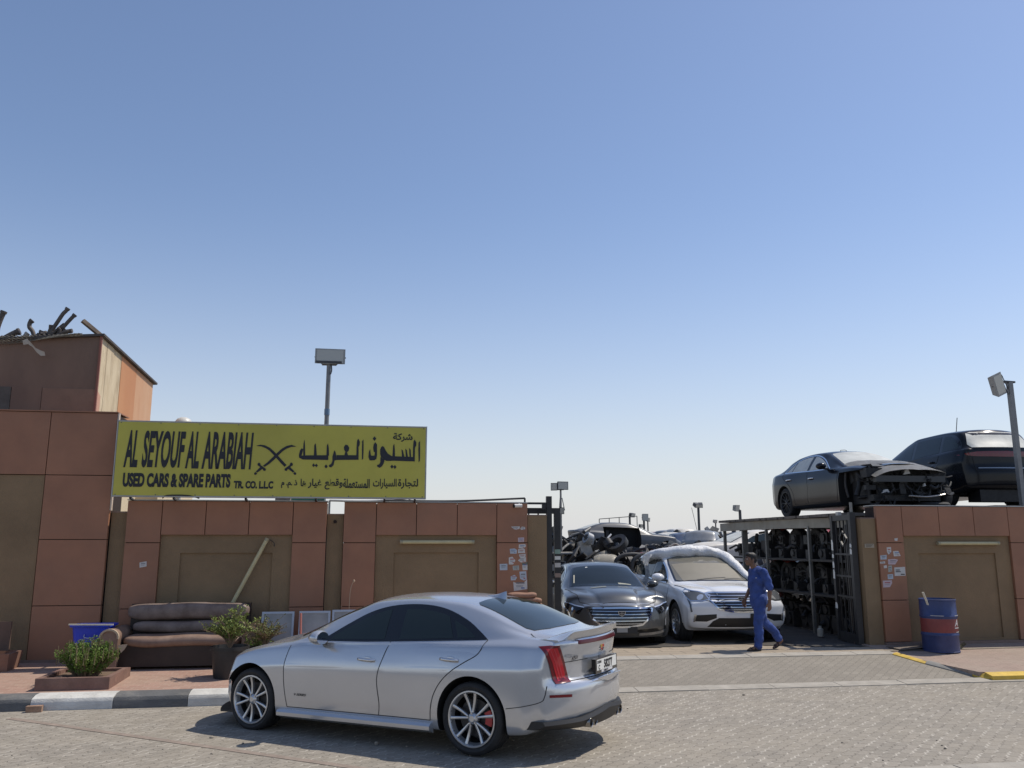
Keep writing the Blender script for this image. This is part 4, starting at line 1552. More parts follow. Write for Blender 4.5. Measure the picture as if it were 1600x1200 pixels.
roof_pipe('bent elbow pipe standing on the hut roof', [(54, 529), (51, 518), (46, 511), (47, 504), (50, 501)], 0.037)
roof_pipe('pale pipe stub leaning against the bent elbow pipe', [(34, 532), (38, 526), (43, 521)], 0.035, M_PIPEL)
roof_pipe('longest raised pipe with a kinked tip on the hut roof', [(78, 524), (84, 512), (90, 503), (98, 491), (103, 486), (106, 482)], 0.034)
roof_pipe('two tone straight pipe beside the longest raised pipe', [(88, 524), (100, 510), (110, 499), (117, 492)], 0.032)
roof_pipe('short dark pipe stub in the tangle on the hut roof', [(60, 527), (64, 521), (66, 518)], 0.04)
roof_pipe('lowest pipe stub right of the tangle on the hut roof', [(92, 524), (98, 520), (103, 516)], 0.032)
tg = MB()
for k in range(16):
    x = rng.uniform(64, 94)
    a = onY(x, 527 - (x - 64) * 0.1, 15.28 + rng.uniform(-0.08, 0.15))
    b = a + Vector((rng.uniform(-0.12, 0.22), rng.uniform(-0.05, 0.05), rng.uniform(0.02, 0.30) * (1 - abs(x - 82) / 26)))
    tg.tube([a, a.lerp(b, 0.5) + Vector((0.02, 0, 0.03)), b], rng.uniform(0.015, 0.04), 7)
tag(tg.build('scrap_tangle', M_PIPE, None, 50), 'tangle of rusty manifold pieces piled on the hut roof', 'scrap', kind='stuff')
bm_ = MB()
a, b = onY(132, 501, 15.0), onY(154, 524, 14.98)
bm_.bar(a + Vector((-0.03, 0.0, 0.0)), b + Vector((0.0, 0.25, 0.02)), 0.085, 0.06)
tag(bm_.build('steel_channel', mat('weathered_beam', (0.20, 0.15, 0.11), 0.7, var=0.3, vscale=5)), 'square weathered bar jutting up from the hut roof corner', 'beam')

# white domed cap behind the sign
dm = MB()
dm.lathe([(0.0, 0.185), (0.06, 0.18), (0.12, 0.15), (0.155, 0.10), (0.165, 0.04), (0.165, -0.05), (0.14, -0.06), (0.0, -0.06)], 28)
dmo = thing('roof_dome', 'white round dome peeking above the yellow sign', 'dome', (-3.79, 17.0, 4.17))
dm.build('dome', mat('white_dome', (0.62, 0.60, 0.54), 0.4), dmo, 60)
ds = MB(); ds.lathe([(0.172, -0.035), (0.176, 0.0), (0.17, 0.03)], 28); ds.tube([(0, 0, -0.06), (0, 0, -4.15)], 0.05, 10)
ds.build('mounting_pole', M_METAL, dmo, 40)
# ------------------------------------------------------------------ yellow sign
SY = 13.95
sg = thing('shop_sign', 'long yellow shop sign with black English and Arabic lettering and crossed swords', 'sign')
M_YEL = mat('yellow_sign_face', (0.48, 0.435, 0.068), 0.5, var=0.11, vscale=0.9, dirt=0.25, dcol=(0.36, 0.33, 0.12))
M_INK = mat('sign_lettering', (0.010, 0.011, 0.018), 0.5)
SX0, SX1, SZ0, SZ1 = -4.105, 0.775, 2.655, 3.855
part_box('sign_box', sg, M_METAL, SX0, SX1, SY, SY + 0.14, SZ0, SZ1, 0.004)
part_box('sign_face', sg, M_YEL, SX0 + 0.022, SX1 - 0.022, SY - 0.006, SY, SZ0 + 0.022, SZ1 - 0.022)
fr = MB()
for a in (SX0 - 0.004, SX1 - 0.018):
    fr.box(a + 0.008, a + 0.018, SY - 0.014, SY + 0.02, SZ0 - 0.004, SZ1 + 0.004)
for a in (SZ0 - 0.004, SZ1 - 0.018):
    fr.box(SX0 + 0.018, SX1 - 0.018, SY - 0.0135, SY + 0.02, a + 0.008, a + 0.018)
fr.build('frame', M_METAL, sg)
br = MB()
for x in (-3.85, -3.2, -2.1, -1.0, 0.1, 0.6):
    br.bar((x, SY + 0.10, SZ0 - 0.01), (x, WY + 0.15, 2.60), 0.03, 0.03)
br.tube(curve_pts([(-3.35, SY + 0.05, 2.64), (-3.3, SY, 2.675), (-3.1, SY - 0.01, 2.685), (-2.9, SY, 2.672), (-2.8, SY + 0.05, 2.64)], 5), 0.01, 6)
br.build('brackets', M_BSTEEL, sg)
def sp(x, y):
    p = onY(x, y, SY - 0.006)
    return p.x, p.z
def sign_text(body, x0, x1, y_top_l, y_bot_l, y_top_r, y_bot_r, bold, shear):
    a, b = sp(x0, y_bot_l), sp(x0, y_top_l)
    c, d = sp(x1, y_bot_r), sp(x1, y_top_r)
    z0, z1 = (a[1] + c[1]) / 2, (b[1] + d[1]) / 2
    return text_fit('lettering', body, M_INK, sg, a[0], c[0], z0, z1, SY - 0.006, bold, shear, 0.006)
sign_text('AL', 192.5, 214, 672, 730, 672, 730, 0.03, 0.16)
sign_text('SEYOUF', 220.5, 287, 673, 731, 673, 731, 0.03, 0.16)
sign_text('AL', 289, 310, 674, 732, 674, 732, 0.03, 0.16)
sign_text('ARABIAH', 314.5, 393.5, 675, 733, 675, 733, 0.03, 0.16)
sign_text('USED CARS & SPARE PARTS', 191, 359.5, 739, 761, 740, 762, 0.05, 0.02)
sign_text('TR. CO. L.L.C', 365, 426.5, 751, 763, 752, 764, 0.05, 0.02)
def rev(lst):
    return ''.join(chr(c) if isinstance(c, int) else c for c in reversed(lst))
# لتجارة السيارات المستعملة وقطع غيارها  ذ.م.م
w1 = [0xFEDF, 0xFE98, 0xFEA0, 0xFE8E, 0xFEAD, 0xFE93]
w2 = [0xFE8D, 0xFEDF, 0xFEB4, 0xFEF4, 0xFE8E, 0xFEAD, 0xFE8D, 0xFE95]
w3 = [0xFE8D, 0xFEDF, 0xFEE4, 0xFEB4, 0xFE98, 0xFECC, 0xFEE4, 0xFEE0, 0xFE94]
w4 = [0xFEED, 0xFED7, 0xFEC4, 0xFECA]
w5 = [0xFECF, 0xFEF4, 0xFE8E, 0xFEAD]
w6 = [0xFEEB, 0xFE8E]
for w, xa, xb, yt, yb in ((w1, 621.5, 653, 748, 764), (w2, 582.5, 619.5, 748, 764), (w3, 536, 577.5, 748, 763), (w4, 507, 535, 748, 765), (w5, 481, 502, 748, 763), (w6, 469.5, 478, 748, 760)):
    sign_text(rev(w), xa, xb, yt, yb, yt, yb, 0.022, 0)
sign_text(rev([0xFEAB, ' ', '.', 0xFEE1, '.', ' ', 0xFEE1]), 439, 464, 750, 763, 750, 763, 0.03, 0)
sign_text(rev([0xFEB7, 0xFEAE, 0xFEDB, 0xFE94]), 614, 644.5, 677, 690.5, 677, 690.5, 0.025, 0)

# large Arabic line drawn as bold angular shapes, in photograph pixels of the close view (x 390-690, y 640-800, scale 5.333)
def ap(x, y):
    return sp(390 + x / 5.3333, 640 + y / 5.3333)
ink = MB()
MS = Matrix(((1, 0, 0, 0), (0, 0, -1, SY - 0.006), (0, 1, 0, 0), (0, 0, 0, 1)))
def shape(pts):
    q = [ap(*p) for p in pts]
    ink.prism(q, 0.0, 0.005 + rng.uniform(0, 0.0012), MS)
def dia(x, y, r=19):
    shape([(x, y - r * 1.15), (x + r * 0.9, y), (x, y + r * 1.15), (x - r * 0.9, y)])
# al-  (right end): alif, lam with foot
shape([(1408, 275), (1419, 262), (1421, 330), (1419, 425), (1409, 440), (1406, 340)])
shape([(1366, 265), (1376, 250), (1390, 275), (1388, 300), (1378, 320), (1376, 432), (1360, 432), (1362, 320)])
# seen - ya joined bar
shape([(1180, 388), (1364, 395), (1364, 432), (1180, 426)])
shape([(1330, 320), (1342, 335), (1346, 398), (1332, 398)])
shape([(1298, 325), (1310, 338), (1320, 398), (1302, 398)])
shape([(1266, 330), (1278, 342), (1290, 396), (1270, 396)])
shape([(1196, 300), (1206, 285), (1210, 330), (1212, 392), (1190, 392)])
# waw
shape([(1088, 332), (1096, 312), (1108, 304), (1122, 312), (1134, 340), (1152, 366), (1184, 388), (1182, 428), (1140, 428), (1126, 420), (1112, 408), (1096, 398), (1088, 372)])
shape([(1090, 396), (1126, 418), (1116, 452), (1102, 474), (1082, 486), (1064, 474), (1062, 462), (1080, 456), (1090, 436)])
# fa
shape([(1034, 290), (1048, 272), (1062, 290), (1062, 380), (1056, 412), (1040, 422), (1000, 424), (990, 396), (994, 352), (1004, 330), (1008, 360), (1012, 384), (1040, 384), (1044, 356), (1034, 350), (1030, 318)])
dia(1041, 242, 17)
dia(1186, 476, 15); dia(1211, 478, 15)
# al- of second word
shape([(938, 262), (949, 250), (950, 330), (947, 408), (936, 420), (936, 340)])
shape([(896, 260), (906, 242), (919, 268), (917, 296), (908, 312), (908, 418), (888, 418), (892, 312)])
# ain joined bar
shape([(724, 380), (892, 380), (892, 418), (724, 420)])
shape([(786, 312), (800, 292), (818, 296), (830, 318), (826, 344), (812, 354), (822, 384), (788, 384), (798, 352), (788, 334)])
# ra
shape([(706, 340), (716, 352), (722, 384), (724, 420), (708, 424), (700, 462), (680, 482), (664, 478), (660, 464), (680, 452), (690, 428), (690, 392)])
# ba - ya - ha bar
shape([(440, 382), (656, 380), (656, 420), (440, 416)])
shape([(644, 300), (654, 282), (660, 320), (662, 384), (640, 384)])
shape([(540, 296), (550, 280), (556, 320), (560, 384), (536, 384)])
shape([(450, 280), (458, 250), (462, 300), (464, 416), (436, 412), (414, 402), (410, 380), (420, 340), (434, 322), (446, 330), (440, 360), (434, 382), (448, 388), (446, 330)])
dia(533, 464, 14); dia(556, 466, 14); dia(637, 474, 15)
ink.build('arabic_lettering', M_INK, sg)
# crossed swords
sw = MB()
def shape2(pts, d=0.005):
    sw.prism([ap(*p) for p in pts], 0.0, d, MS)
def arc_blade(top, pts_out, pts_in, d):
    shape2([top] + pts_out + pts_in[::-1], d)
arc_blade((55, 302), [(90, 292), (130, 298), (170, 318), (205, 350), (240, 388), (280, 432), (308, 462)], [(100, 308), (135, 322), (165, 342), (195, 372), (230, 412), (262, 448), (292, 478)], 0.005)
arc_blade((390, 308), [(350, 294), (310, 302), (270, 325), (235, 355), (195, 395), (150, 438), (112, 468)], [(345, 312), (310, 325), (275, 348), (245, 376), (205, 418), (165, 452), (126, 478)], 0.007)
for sgn, cx in ((1, 0), (-1, 427)):
    def m_(x, y):
        return (x if sgn > 0 else 427 - x, y)
    a = [m_(66, 452), m_(78, 440), m_(90, 450), m_(92, 462), m_(124, 484), m_(136, 494), m_(134, 508), m_(118, 512), m_(110, 498), m_(80, 472), m_(68, 466)]
    shape2(a if sgn > 0 else a[::-1], 0.006)
    b = [m_(92, 476), m_(110, 492), m_(66, 524), m_(52, 516)]
    shape2(b if sgn > 0 else b[::-1], 0.0065)
    c = [m_(50, 520), m_(64, 530), m_(54, 544), m_(40, 542), m_(38, 528)]
    shape2(c if sgn > 0 else c[::-1], 0.0055)
sw.build('crossed_swords', M_INK, sg)

for i in range(9):
    for z_ in (SZ0 + 0.035, SZ1 - 0.035):
        x_ = SX0 + 0.06 + i * (SX1 - SX0 - 0.12) / 8
        rv = MB(); rv.lathe([(0.0, 0.0), (0.010, 0.0), (0.008, 0.004), (0.0, 0.005)], 10, Matrix.Translation((x_, SY - 0.0062, z_)) @ Matrix.Rotation(R(90), 4, 'X'))
        rv.build('rivet', mat('rivet_grey', (0.16, 0.15, 0.12), 0.5), sg, 40)
# ------------------------------------------------------------------ cars in the gateway
YZ = 0.125     # yard level behind the gate

def sx_keys(P, fx, fz=1.0, dz=0.0, fy=1.0):
    """stretch a body plan along x (a function), in height and in width"""
    Q = dict(P)
    for k in ('W', 'zb', 'zs', 'yg', 'zg', 'yr', 'zr', 'zt'):
        Q[k] = [(fx(a), (b * fz + dz if k in ('zs', 'zg', 'zr', 'zt') else (b if k == 'zb' else b * fy))) for a, b in P[k]]
    for k in ('rprof', 'fprof'):
        Q[k] = [(a * fz + dz, b) for a, b in P[k]]
    return Q

# --- grey luxury saloon, seen from its front
def fx_big(x):
    return x * 3.1 / 2.776 if 0 <= x <= 2.776 else (x * 1.08 if x < 0 else 3.1 + (x - 2.776) * 1.09)
P_BIG = sx_keys(P_SEDAN, fx_big, 1.035, 0.0, 1.02)
P_BIG.update(xr=fx_big(-0.98), xf=fx_big(3.62), wb=3.1, wr=0.352, arch=0.392, archf=0.39, fbow=0.34)
P_BIG['zs'] = [(a, b + (0.05 if a > 3.3 else 0.02 if a > 2.9 else 0)) for a, b in P_BIG['zs']]
P_BIG['zg'] = [(a, b + (0.07 if a > 3.3 else 0.03 if a > 2.9 else 0)) for a, b in P_BIG['zg']]
P_BIG['zr'] = [(a, b + (0.08 if a > 3.3 else 0.03 if a > 2.9 else 0)) for a, b in P_BIG['zr']]
P_BIG['zt'] = [(a, b + (0.085 if a > 3.3 else 0.03 if a > 2.9 else 0)) for a, b in P_BIG['zt']]
for key_, vals_ in (('zs', [(2.95, 0.935), (3.4, 0.895), (3.75, 0.83), (4.02, 0.70)]), ('zg', [(2.95, 0.965), (3.4, 0.925), (3.75, 0.86), (4.02, 0.725)]),
                    ('zr', [(2.95, 0.995), (3.4, 0.955), (3.75, 0.89), (4.02, 0.745)]), ('zt', [(2.72, 1.052), (2.95, 1.04), (3.4, 0.998), (3.75, 0.925), (4.02, 0.765)])):
    P_BIG[key_] = [(a, b) for a, b in P_BIG[key_] if a < 2.70] + vals_
P_BIG['fprof'] = [(0.2, 0.06), (0.35, 0.0), (0.5, 0.0), (0.62, 0.02), (0.75, 0.06), (0.85, 0.14)]
M_GREY = mat('graphite_metallic_paint', (0.125, 0.128, 0.128), 0.30, metal=0.6, coat=0.5)

def big_sides(C, paint, glass, s, trim, handle, chrome_line=True):
    X = fx_big
    k = 1.035
    dlo = [(X(a), b * k) for a, b in curve_pts([(1.90, 0.957), (1.80, 1.012), (1.61, 1.125), (1.4, 1.232), (1.17, 1.302), (0.9, 1.332), (0.62, 1.326), (0.38, 1.283), (0.14, 1.195), (-0.02, 1.105), (-0.13, 1.032)], 5)]
    low = [(X(a), b * k) for a, b in [(-0.02, 1.026), (0.6, 0.998), (1.3, 0.968)]]
    p, d = C.side(dlo + low, s)
    C.decal('window_surround', p, d, trim, 0.003, 0.06)
    if chrome_line:
        C.strips('window_trim', [C.side(dlo + low, s)[0]], d, 0.022, M_CHROME, 0.006, close=True)
    for q in ([(1.79, 0.971)] + curve_pts([(1.75, 1.02), (1.57, 1.118), (1.38, 1.211), (1.19, 1.274), (1.06, 1.298)], 4) + [(1.035, 0.992)],
              [(0.93, 0.996)] + curve_pts([(0.94, 1.305), (0.66, 1.299), (0.42, 1.265), (0.335, 1.238)], 4) + [(0.235, 1.025)],
              [(0.205, 1.028), (0.295, 1.216), (0.14, 1.152), (0.03, 1.085), (-0.04, 1.041)]):
        p, d = C.side([(X(a), b * k) for a, b in q], s)
        C.decal('side_window', p, d, glass, 0.006, 0.06)
    f_out = curve_pts([(2.27, 0.87), (2.30, 0.72), (2.29, 0.5), (2.25, 0.285)], 5) + [(1.08, 0.285)] + curve_pts([(1.06, 0.4), (1.09, 0.62), (1.045, 0.8), (0.985, 0.955)], 4) + [(1.5, 0.935), (2.0, 0.905)]
    p, d = C.side([(X(a), b * k) for a, b in f_out], s)
    fd = C.decal('door', p, d, paint, 0.0015, 0.07)
    r_out = [(0.972, 0.957)] + curve_pts([(1.035, 0.8), (1.08, 0.62), (1.05, 0.4), (1.07, 0.285)], 4) + curve_pts([(0.475, 0.285), (0.465, 0.40), (0.43, 0.52), (0.34, 0.65), (0.22, 0.755), (0.07, 0.84), (-0.07, 0.91), (-0.13, 0.985)], 5) + [(0.3, 0.98)]
    p, d = C.side([(X(a), b * k) for a, b in r_out], s)
    rd = C.decal('door', p, d, paint, 0.0015, 0.07)
    ln = [curve_pts([(2.27, 0.90), (2.30, 0.72), (2.29, 0.5), (2.25, 0.285)], 5), [(2.25, 0.285), (0.455, 0.285)], curve_pts([(1.065, 0.285), (1.055, 0.4), (1.085, 0.62), (1.04, 0.8), (0.98, 0.98)], 4),
          curve_pts([(0.475, 0.285), (0.465, 0.40), (0.43, 0.52), (0.34, 0.65), (0.22, 0.755), (0.07, 0.84), (-0.07, 0.91), (-0.13, 1.03)], 5)]
    C.strips('panel_gap', [C.side([(X(a), b * k) for a, b in l], s)[0] for l in ln], d, 0.009, M_GAP, 0.0035)
    add_handle(C, fd, X(1.13), 0.83, s, handle)
    add_handle(C, rd, X(0.14), 0.87, s, handle)

def big_screens(C, gf, gr):
    X = fx_big
    ws = [(2.44, 0.0), (2.41, 0.35), (2.30, 0.62), (2.24, 0.70), (1.88, 0.64), (1.60, 0.59), (1.48, 0.545), (1.495, 0.3), (1.50, 0.0)]
    po = [(X(x), y, 2) for x, y in ws] + [(X(x), -y, 2) for x, y in ws[-2:0:-1]]
    C.decal('windscreen_frame', po, (0, 0, -1), M_GLOSSB, 0.004, 0.07)
    cx = X(1.95)
    pi = [(cx + (x - cx) * 0.95, y * 0.94, 2) for x, y, _ in po]
    w = C.decal('windscreen', pi, (0, 0, -1), gf, 0.008, 0.07)
    rw = [(-0.56, 0.0), (-0.55, 0.3), (-0.50, 0.54), (-0.43, 0.575), (-0.1, 0.535), (0.12, 0.495), (0.17, 0.44), (0.185, 0.25), (0.19, 0.0)]
    C.decal('rear_window', [(X(x), y, 2) for x, y in rw] + [(X(x), -y, 2) for x, y in rw[-2:0:-1]], (0, 0, -1), gr, 0.005, 0.07)
    return w

gs = thing('parked_car', 'graphite saloon with chrome bar grille parked nose out in the gateway', 'car', (4.74, 18.95, YZ - 0.045), math.atan2(-0.997, -0.097))
gs.scale = (1.0, 1.06, 1.0)
G = Car(gs, P_BIG, M_GREY, nx=84, nt=46)
for s in (1, -1):
    big_sides(G, M_GREY, M_TINT, s, M_GLOSSB, M_CHROME)
    add_mirror(G, fx_big(1.80), 1.05, s, M_GREY, y=0.97)
gw = big_screens(G, M_SCREEN, M_TINT)
FD = (-1, 0, 0)
def fpts(l, x=6):
    return [(x, y, z) for y, z in l]
# hood shut line and sculpted crease
G.strips('hood_gap', [[(2.62, 0.80, 2), (3.2, 0.76, 2), (3.62, 0.66, 2), (3.80, 0.5, 2), (3.84, 0.25, 2), (3.845, 0, 2), (3.84, -0.25, 2), (3.80, -0.5, 2), (3.62, -0.66, 2), (3.2, -0.76, 2), (2.62, -0.80, 2)]], (0, 0, -1), 0.012, M_GAP, 0.004)
gr_out = [(-0.56, 0.70), (-0.50, 0.715), (0, 0.725), (0.50, 0.715), (0.56, 0.70), (0.50, 0.55), (0.36, 0.43), (0.16, 0.40), (0, 0.395), (-0.16, 0.40), (-0.36, 0.43), (-0.50, 0.55)]
grille = G.decal('grille', fpts(gr_out), FD, M_GLOSSB, 0.004, 0.05)
G.strips('grille_surround', [fpts(gr_out)], FD, 0.03, M_CHROME, 0.012, grille, close=True)
M_BAR = mat('grille_bar', (0.62, 0.63, 0.65), 0.16, metal=1.0)
for k, z in enumerate((0.665, 0.61, 0.555, 0.50, 0.45)):
    hw = float(np.interp(z, [0.43, 0.55, 0.70], [0.33, 0.47, 0.53]))
    b = G.strips('grille_bar', [fpts([(y, z) for y in np.linspace(-hw, hw, 13)])], FD, 0.012, M_BAR, 0.020, grille)
    b.rotation_euler = (0, 0, 0)
MFt = Matrix(((0, 0, 1, 0), (1, 0, 0, 0), (0, 1, 0, 0), (0, 0, 0, 1)))
crest(gs, Matrix.Translation((G.cast((6, 0, 0.625), FD, 0.022).x, 0, 0.625)) @ MFt, 1.3, True)
M_NOSE = G.decal('nose_band', fpts([(-0.60, 0.735), (-0.50, 0.752), (0, 0.765), (0.50, 0.752), (0.60, 0.735), (0.62, 0.775), (0.4, 0.795), (0, 0.803), (-0.4, 0.795), (-0.62, 0.775)]), FD, mat('bright_graphite', (0.42, 0.42, 0.41), 0.25, metal=0.85), 0.006, 0.05)
for s in (1, -1):
    d = Vector((-0.80, -0.6 * s, 0)).normalized()
    hl = [(3.80, 0.62 * s, 0.72), (3.62, 0.74 * s, 0.745), (3.40, 0.86 * s, 0.80), (3.30, 0.90 * s, 0.79), (3.42, 0.88 * s, 0.71), (3.60, 0.82 * s, 0.64), (3.78, 0.70 * s, 0.60)]
    h = G.decal('headlight', hl, d, M_GLOSSB, 0.006, 0.04)
    for (x, y, z, r) in ((3.60, 0.765 * s, 0.69, 0.03),):
        c_ = [(x + 0.6 * r * math.cos(t) * 0.6, y - s * r * math.cos(t) * 0.8, z + r * math.sin(t)) for t in np.linspace(0, 2 * PI, 12, endpoint=False)]
        G.decal('lens', c_, d, M_LAMPIN, 0.010, 0.03, h)
    G.strips('light_blade', [[(3.36, 0.885 * s, 0.775), (3.46, 0.865 * s, 0.70), (3.58, 0.83 * s, 0.61), (3.66, 0.80 * s, 0.50), (3.68, 0.79 * s, 0.40)]], d, 0.028, M_LAMPIN, 0.012, h)
    G.strips('light_edge', [[(3.80, 0.61 * s, 0.725), (3.62, 0.735 * s, 0.75), (3.40, 0.855 * s, 0.807)]], d, 0.016, M_LAMPIN, 0.011, h)
    G.strips('bumper_chrome', [fpts([(0.30 * s, 0.262), (0.5 * s, 0.265), (0.70 * s, 0.28), (0.80 * s, 0.31)])], FD, 0.045, M_CHROME, 0.014)
    G.strips('bumper_chrome', [fpts([(0.80 * s, 0.30), (0.81 * s, 0.36), (0.815 * s, 0.42)])], FD, 0.03, M_CHROME, 0.012)
    add_wheel(gs, 'grey_wheel', 3.1, 0.905 * s, 0.352, s, 0.352, 0.24, 0.255, 'multi', M_ALLOY, None, steer=0.0)
    add_wheel(gs, 'grey_wheel', 0.0, 0.905 * s, 0.352, s, 0.352, 0.24, 0.255, 'multi', M_ALLOY)
G.decal('lower_grille', fpts([(-0.70, 0.30), (0.70, 0.30), (0.64, 0.36), (0.3, 0.345), (-0.3, 0.345), (-0.64, 0.36)]), FD, M_GLOSSB, 0.006, 0.05)
pb = MB(); pb.box(-0.008, 0.02, -0.26, 0.26, 0.285, 0.40); pb.bevel(0.006)
pbx = G.cast((6, 0.26, 0.34), FD, 0.0).x
po_ = pb.build('plate_holder', M_DARK, gs, 40, (pbx + 0.022, 0, 0))
pq = MB(); pq.box(0.02, 0.024, -0.09, 0.09, 0.305, 0.385)
pq.build('plate_tab', mat('grey_tab', (0.30, 0.30, 0.29), 0.5), po_)
# paper and frame seen through the windscreen
G.decal('dashboard_paper', [(3.02, -0.10, 2), (2.93, -0.08, 2), (2.93, -0.36, 2), (2.99, -0.38, 2)], (0, 0, -1), mat('pale_paper', (0.33, 0.33, 0.26), 0.6), 0.0095, 0.04, gw)
G.decal('dashboard_paper', [(2.62, 0.20, 2), (2.60, 0.44, 2), (2.56, 0.44, 2), (2.55, 0.20, 2)], (0, 0, -1), mat('pale_paper', (0.33, 0.33, 0.26), 0.6), 0.0095, 0.04, gw)
G.strips('pillar_cover', [[(2.06, -0.555, 2), (2.40, -0.60, 2)]], (0, 0, -1), 0.022, mat('cream_pillar', (0.50, 0.47, 0.36), 0.6), 0.0095, gw)
G.decal('windscreen_sticker', [(1.80, -0.26, 2), (1.80, -0.30, 2), (1.76, -0.30, 2), (1.76, -0.26, 2)], (0, 0, -1), M_WHITEP, 0.0095, 0.04, gw)

# --- white crossover with foam wrap
P_SUV = dict(xr=-0.93, xf=3.80, wb=2.857, wr=0.368, arch=0.415, archf=0.41, tuck=0.06, rbow=0.20, fbow=0.27, fade=0.60,
    W=[(-0.93, 0.88), (-0.5, 0.93), (0, 0.95), (0.9, 0.935), (2, 0.935), (2.857, 0.95), (3.3, 0.94), (3.8, 0.90)],
    zb=[(-0.93, 0.36), (-0.6, 0.28), (0, 0.25), (2.857, 0.24), (3.4, 0.24), (3.8, 0.30)],
    zs=[(-0.93, 1.13), (-0.4, 1.14), (0.5, 1.10), (1.2, 1.065), (2.2, 1.03), (2.8, 1.0), (3.3, 0.95), (3.6, 0.87), (3.8, 0.76)],
    yg=[(-0.93, 0.80), (-0.4, 0.84), (0.5, 0.86), (2, 0.86), (2.5, 0.83), (3.2, 0.79), (3.8, 0.62)],
    zg=[(-0.93, 1.16), (-0.4, 1.165), (0.5, 1.125), (1.2, 1.09), (2.2, 1.05), (2.8, 1.03), (3.3, 0.985), (3.6, 0.91), (3.8, 0.79)],
    yr=[(-0.93, 0.62), (-0.75, 0.66), (-0.3, 0.66), (0.5, 0.65), (1.1, 0.645), (1.6, 0.68), (2.0, 0.73), (2.35, 0.77), (2.7, 0.5), (3.8, 0.35)],
    zr=[(-0.93, 1.19), (-0.80, 1.32), (-0.6, 1.50), (-0.4, 1.57), (0.3, 1.605), (1.0, 1.595), (1.3, 1.52), (1.6, 1.40), (1.9, 1.265), (2.2, 1.13), (2.35, 1.08), (2.7, 1.055), (3.3, 1.01), (3.6, 0.93), (3.8, 0.81)],
    zt=[(-0.93, 1.20), (-0.82, 1.36), (-0.7, 1.57), (-0.4, 1.635), (0.3, 1.675), (0.9, 1.665), (1.25, 1.615), (1.6, 1.48), (2.0, 1.31), (2.3, 1.18), (2.5, 1.11), (2.7, 1.085), (3.3, 1.045), (3.6, 0.965), (3.8, 0.83)],
    rprof=[(0.25, 0.10), (0.45, 0.0), (0.7, 0.0), (0.85, 0.05), (1.1, 0.06), (1.3, 0.09), (1.6, 0.2)],
    fprof=[(0.25, 0.14), (0.38, 0.05), (0.52, 0.0), (0.7, 0.0), (0.82, 0.05), (0.95, 0.14)])
M_WHITE = mat('white_pearl_paint', (0.76, 0.77, 0.78), 0.22, coat=0.7, spec=0.5)
ws_ = thing('parked_suv', 'white crossover with foam wrap over its windscreen frame, nose out in the gateway', 'car', (6.84, 18.98, YZ - 0.045), R(-91.5))
ws_.scale = (1.0, 1.06, 1.0)
S = Car(ws_, P_SUV, M_WHITE, nx=84, nt=46)

def suv_sides(C, paint, glass, s, trim, handle, chrome=True, zf=1.0):
    dlo = curve_pts([(2.12, 1.07), (2.02, 1.14), (1.75, 1.29), (1.45, 1.43), (1.15, 1.53), (0.85, 1.562), (0.2, 1.568), (-0.25, 1.54), (-0.5, 1.44), (-0.62, 1.30), (-0.66, 1.20)], 4)
    p, d = C.side(dlo + [(-0.2, 1.178), (0.6, 1.14), (1.4, 1.095)], s)
    C.decal('window_surround', p, d, trim, 0.003, 0.07)
    if chrome:
        C.strips('window_trim', [p], d, 0.024, M_CHROME, 0.006, close=True)
    for q in ([(1.98, 1.09), (1.70, 1.28), (1.43, 1.405), (1.16, 1.495), (1.10, 1.505), (1.08, 1.125)],
              [(0.98, 1.13), (1.0, 1.52), (0.3, 1.53), (0.08, 1.525), (0.03, 1.175)],
              [(-0.06, 1.18), (-0.02, 1.52), (-0.24, 1.50), (-0.43, 1.41), (-0.56, 1.28), (-0.58, 1.215)]):
        p, d = C.side(q, s)
        C.decal('side_window', p, d, glass, 0.006, 0.07)
    fo = curve_pts([(2.30, 1.03), (2.36, 0.8), (2.33, 0.5), (2.26, 0.36)], 4) + [(1.10, 0.36), (1.08, 0.6), (1.05, 1.06)]
    ro = [(1.035, 1.06), (1.065, 0.6), (1.085, 0.36)] + curve_pts([(0.52, 0.36), (0.50, 0.5), (0.42, 0.68), (0.22, 0.83), (0.02, 0.95), (-0.02, 1.10)], 4)
    p, d = C.side(fo, s)
    fd = C.decal('door', p, d, paint, 0.0015, 0.08)
    p, d = C.side(ro, s)
    rd = C.decal('door', p, d, paint, 0.0015, 0.08)
    C.strips('panel_gap', [C.side(l, s)[0] for l in (fo[:-1], ro)], d, 0.010, M_GAP, 0.0035)
    add_handle(C, fd, 1.18, 0.94, s, handle)
    add_handle(C, rd, 0.10, 0.98, s, handle)
    cl = [(2.40, 0.30), (0.44, 0.30), (0.44, 0.36), (2.40, 0.355)]
    p, d = C.side(cl, s)
    C.decal('sill_cladding', p, d, M_DARK, 0.004, 0.08)

def suv_screens(C, gf, gr, frame=True):
    ws = [(2.50, 0.0), (2.46, 0.4), (2.36, 0.68), (2.28, 0.745), (1.9, 0.70), (1.55, 0.655), (1.32, 0.60), (1.29, 0.3), (1.28, 0.0)]
    po = [(x, y, 3) for x, y in ws] + [(x, -y, 3) for x, y in ws[-2:0:-1]]
    C.decal('windscreen_frame', po, (0, 0, -1), M_GLOSSB, 0.004, 0.08)
    return C.decal('windscreen', [(1.88 + (x - 1.88) * 0.95, y * 0.95, 3) for x, y, _ in po], (0, 0, -1), gf, 0.008, 0.08)
for s in (1, -1):
    suv_sides(S, M_WHITE, M_TINT, s, M_GLOSSB, M_CHROME)
    add_mirror(S, 2.03, 1.17, s, M_WHITE, y=1.0, size=1.12)
sw_ = suv_screens(S, mat('tan_glass', (0.16, 0.15, 0.12), 0.08, spec=0.5), M_TINT)  # windscreen glass in an even tan
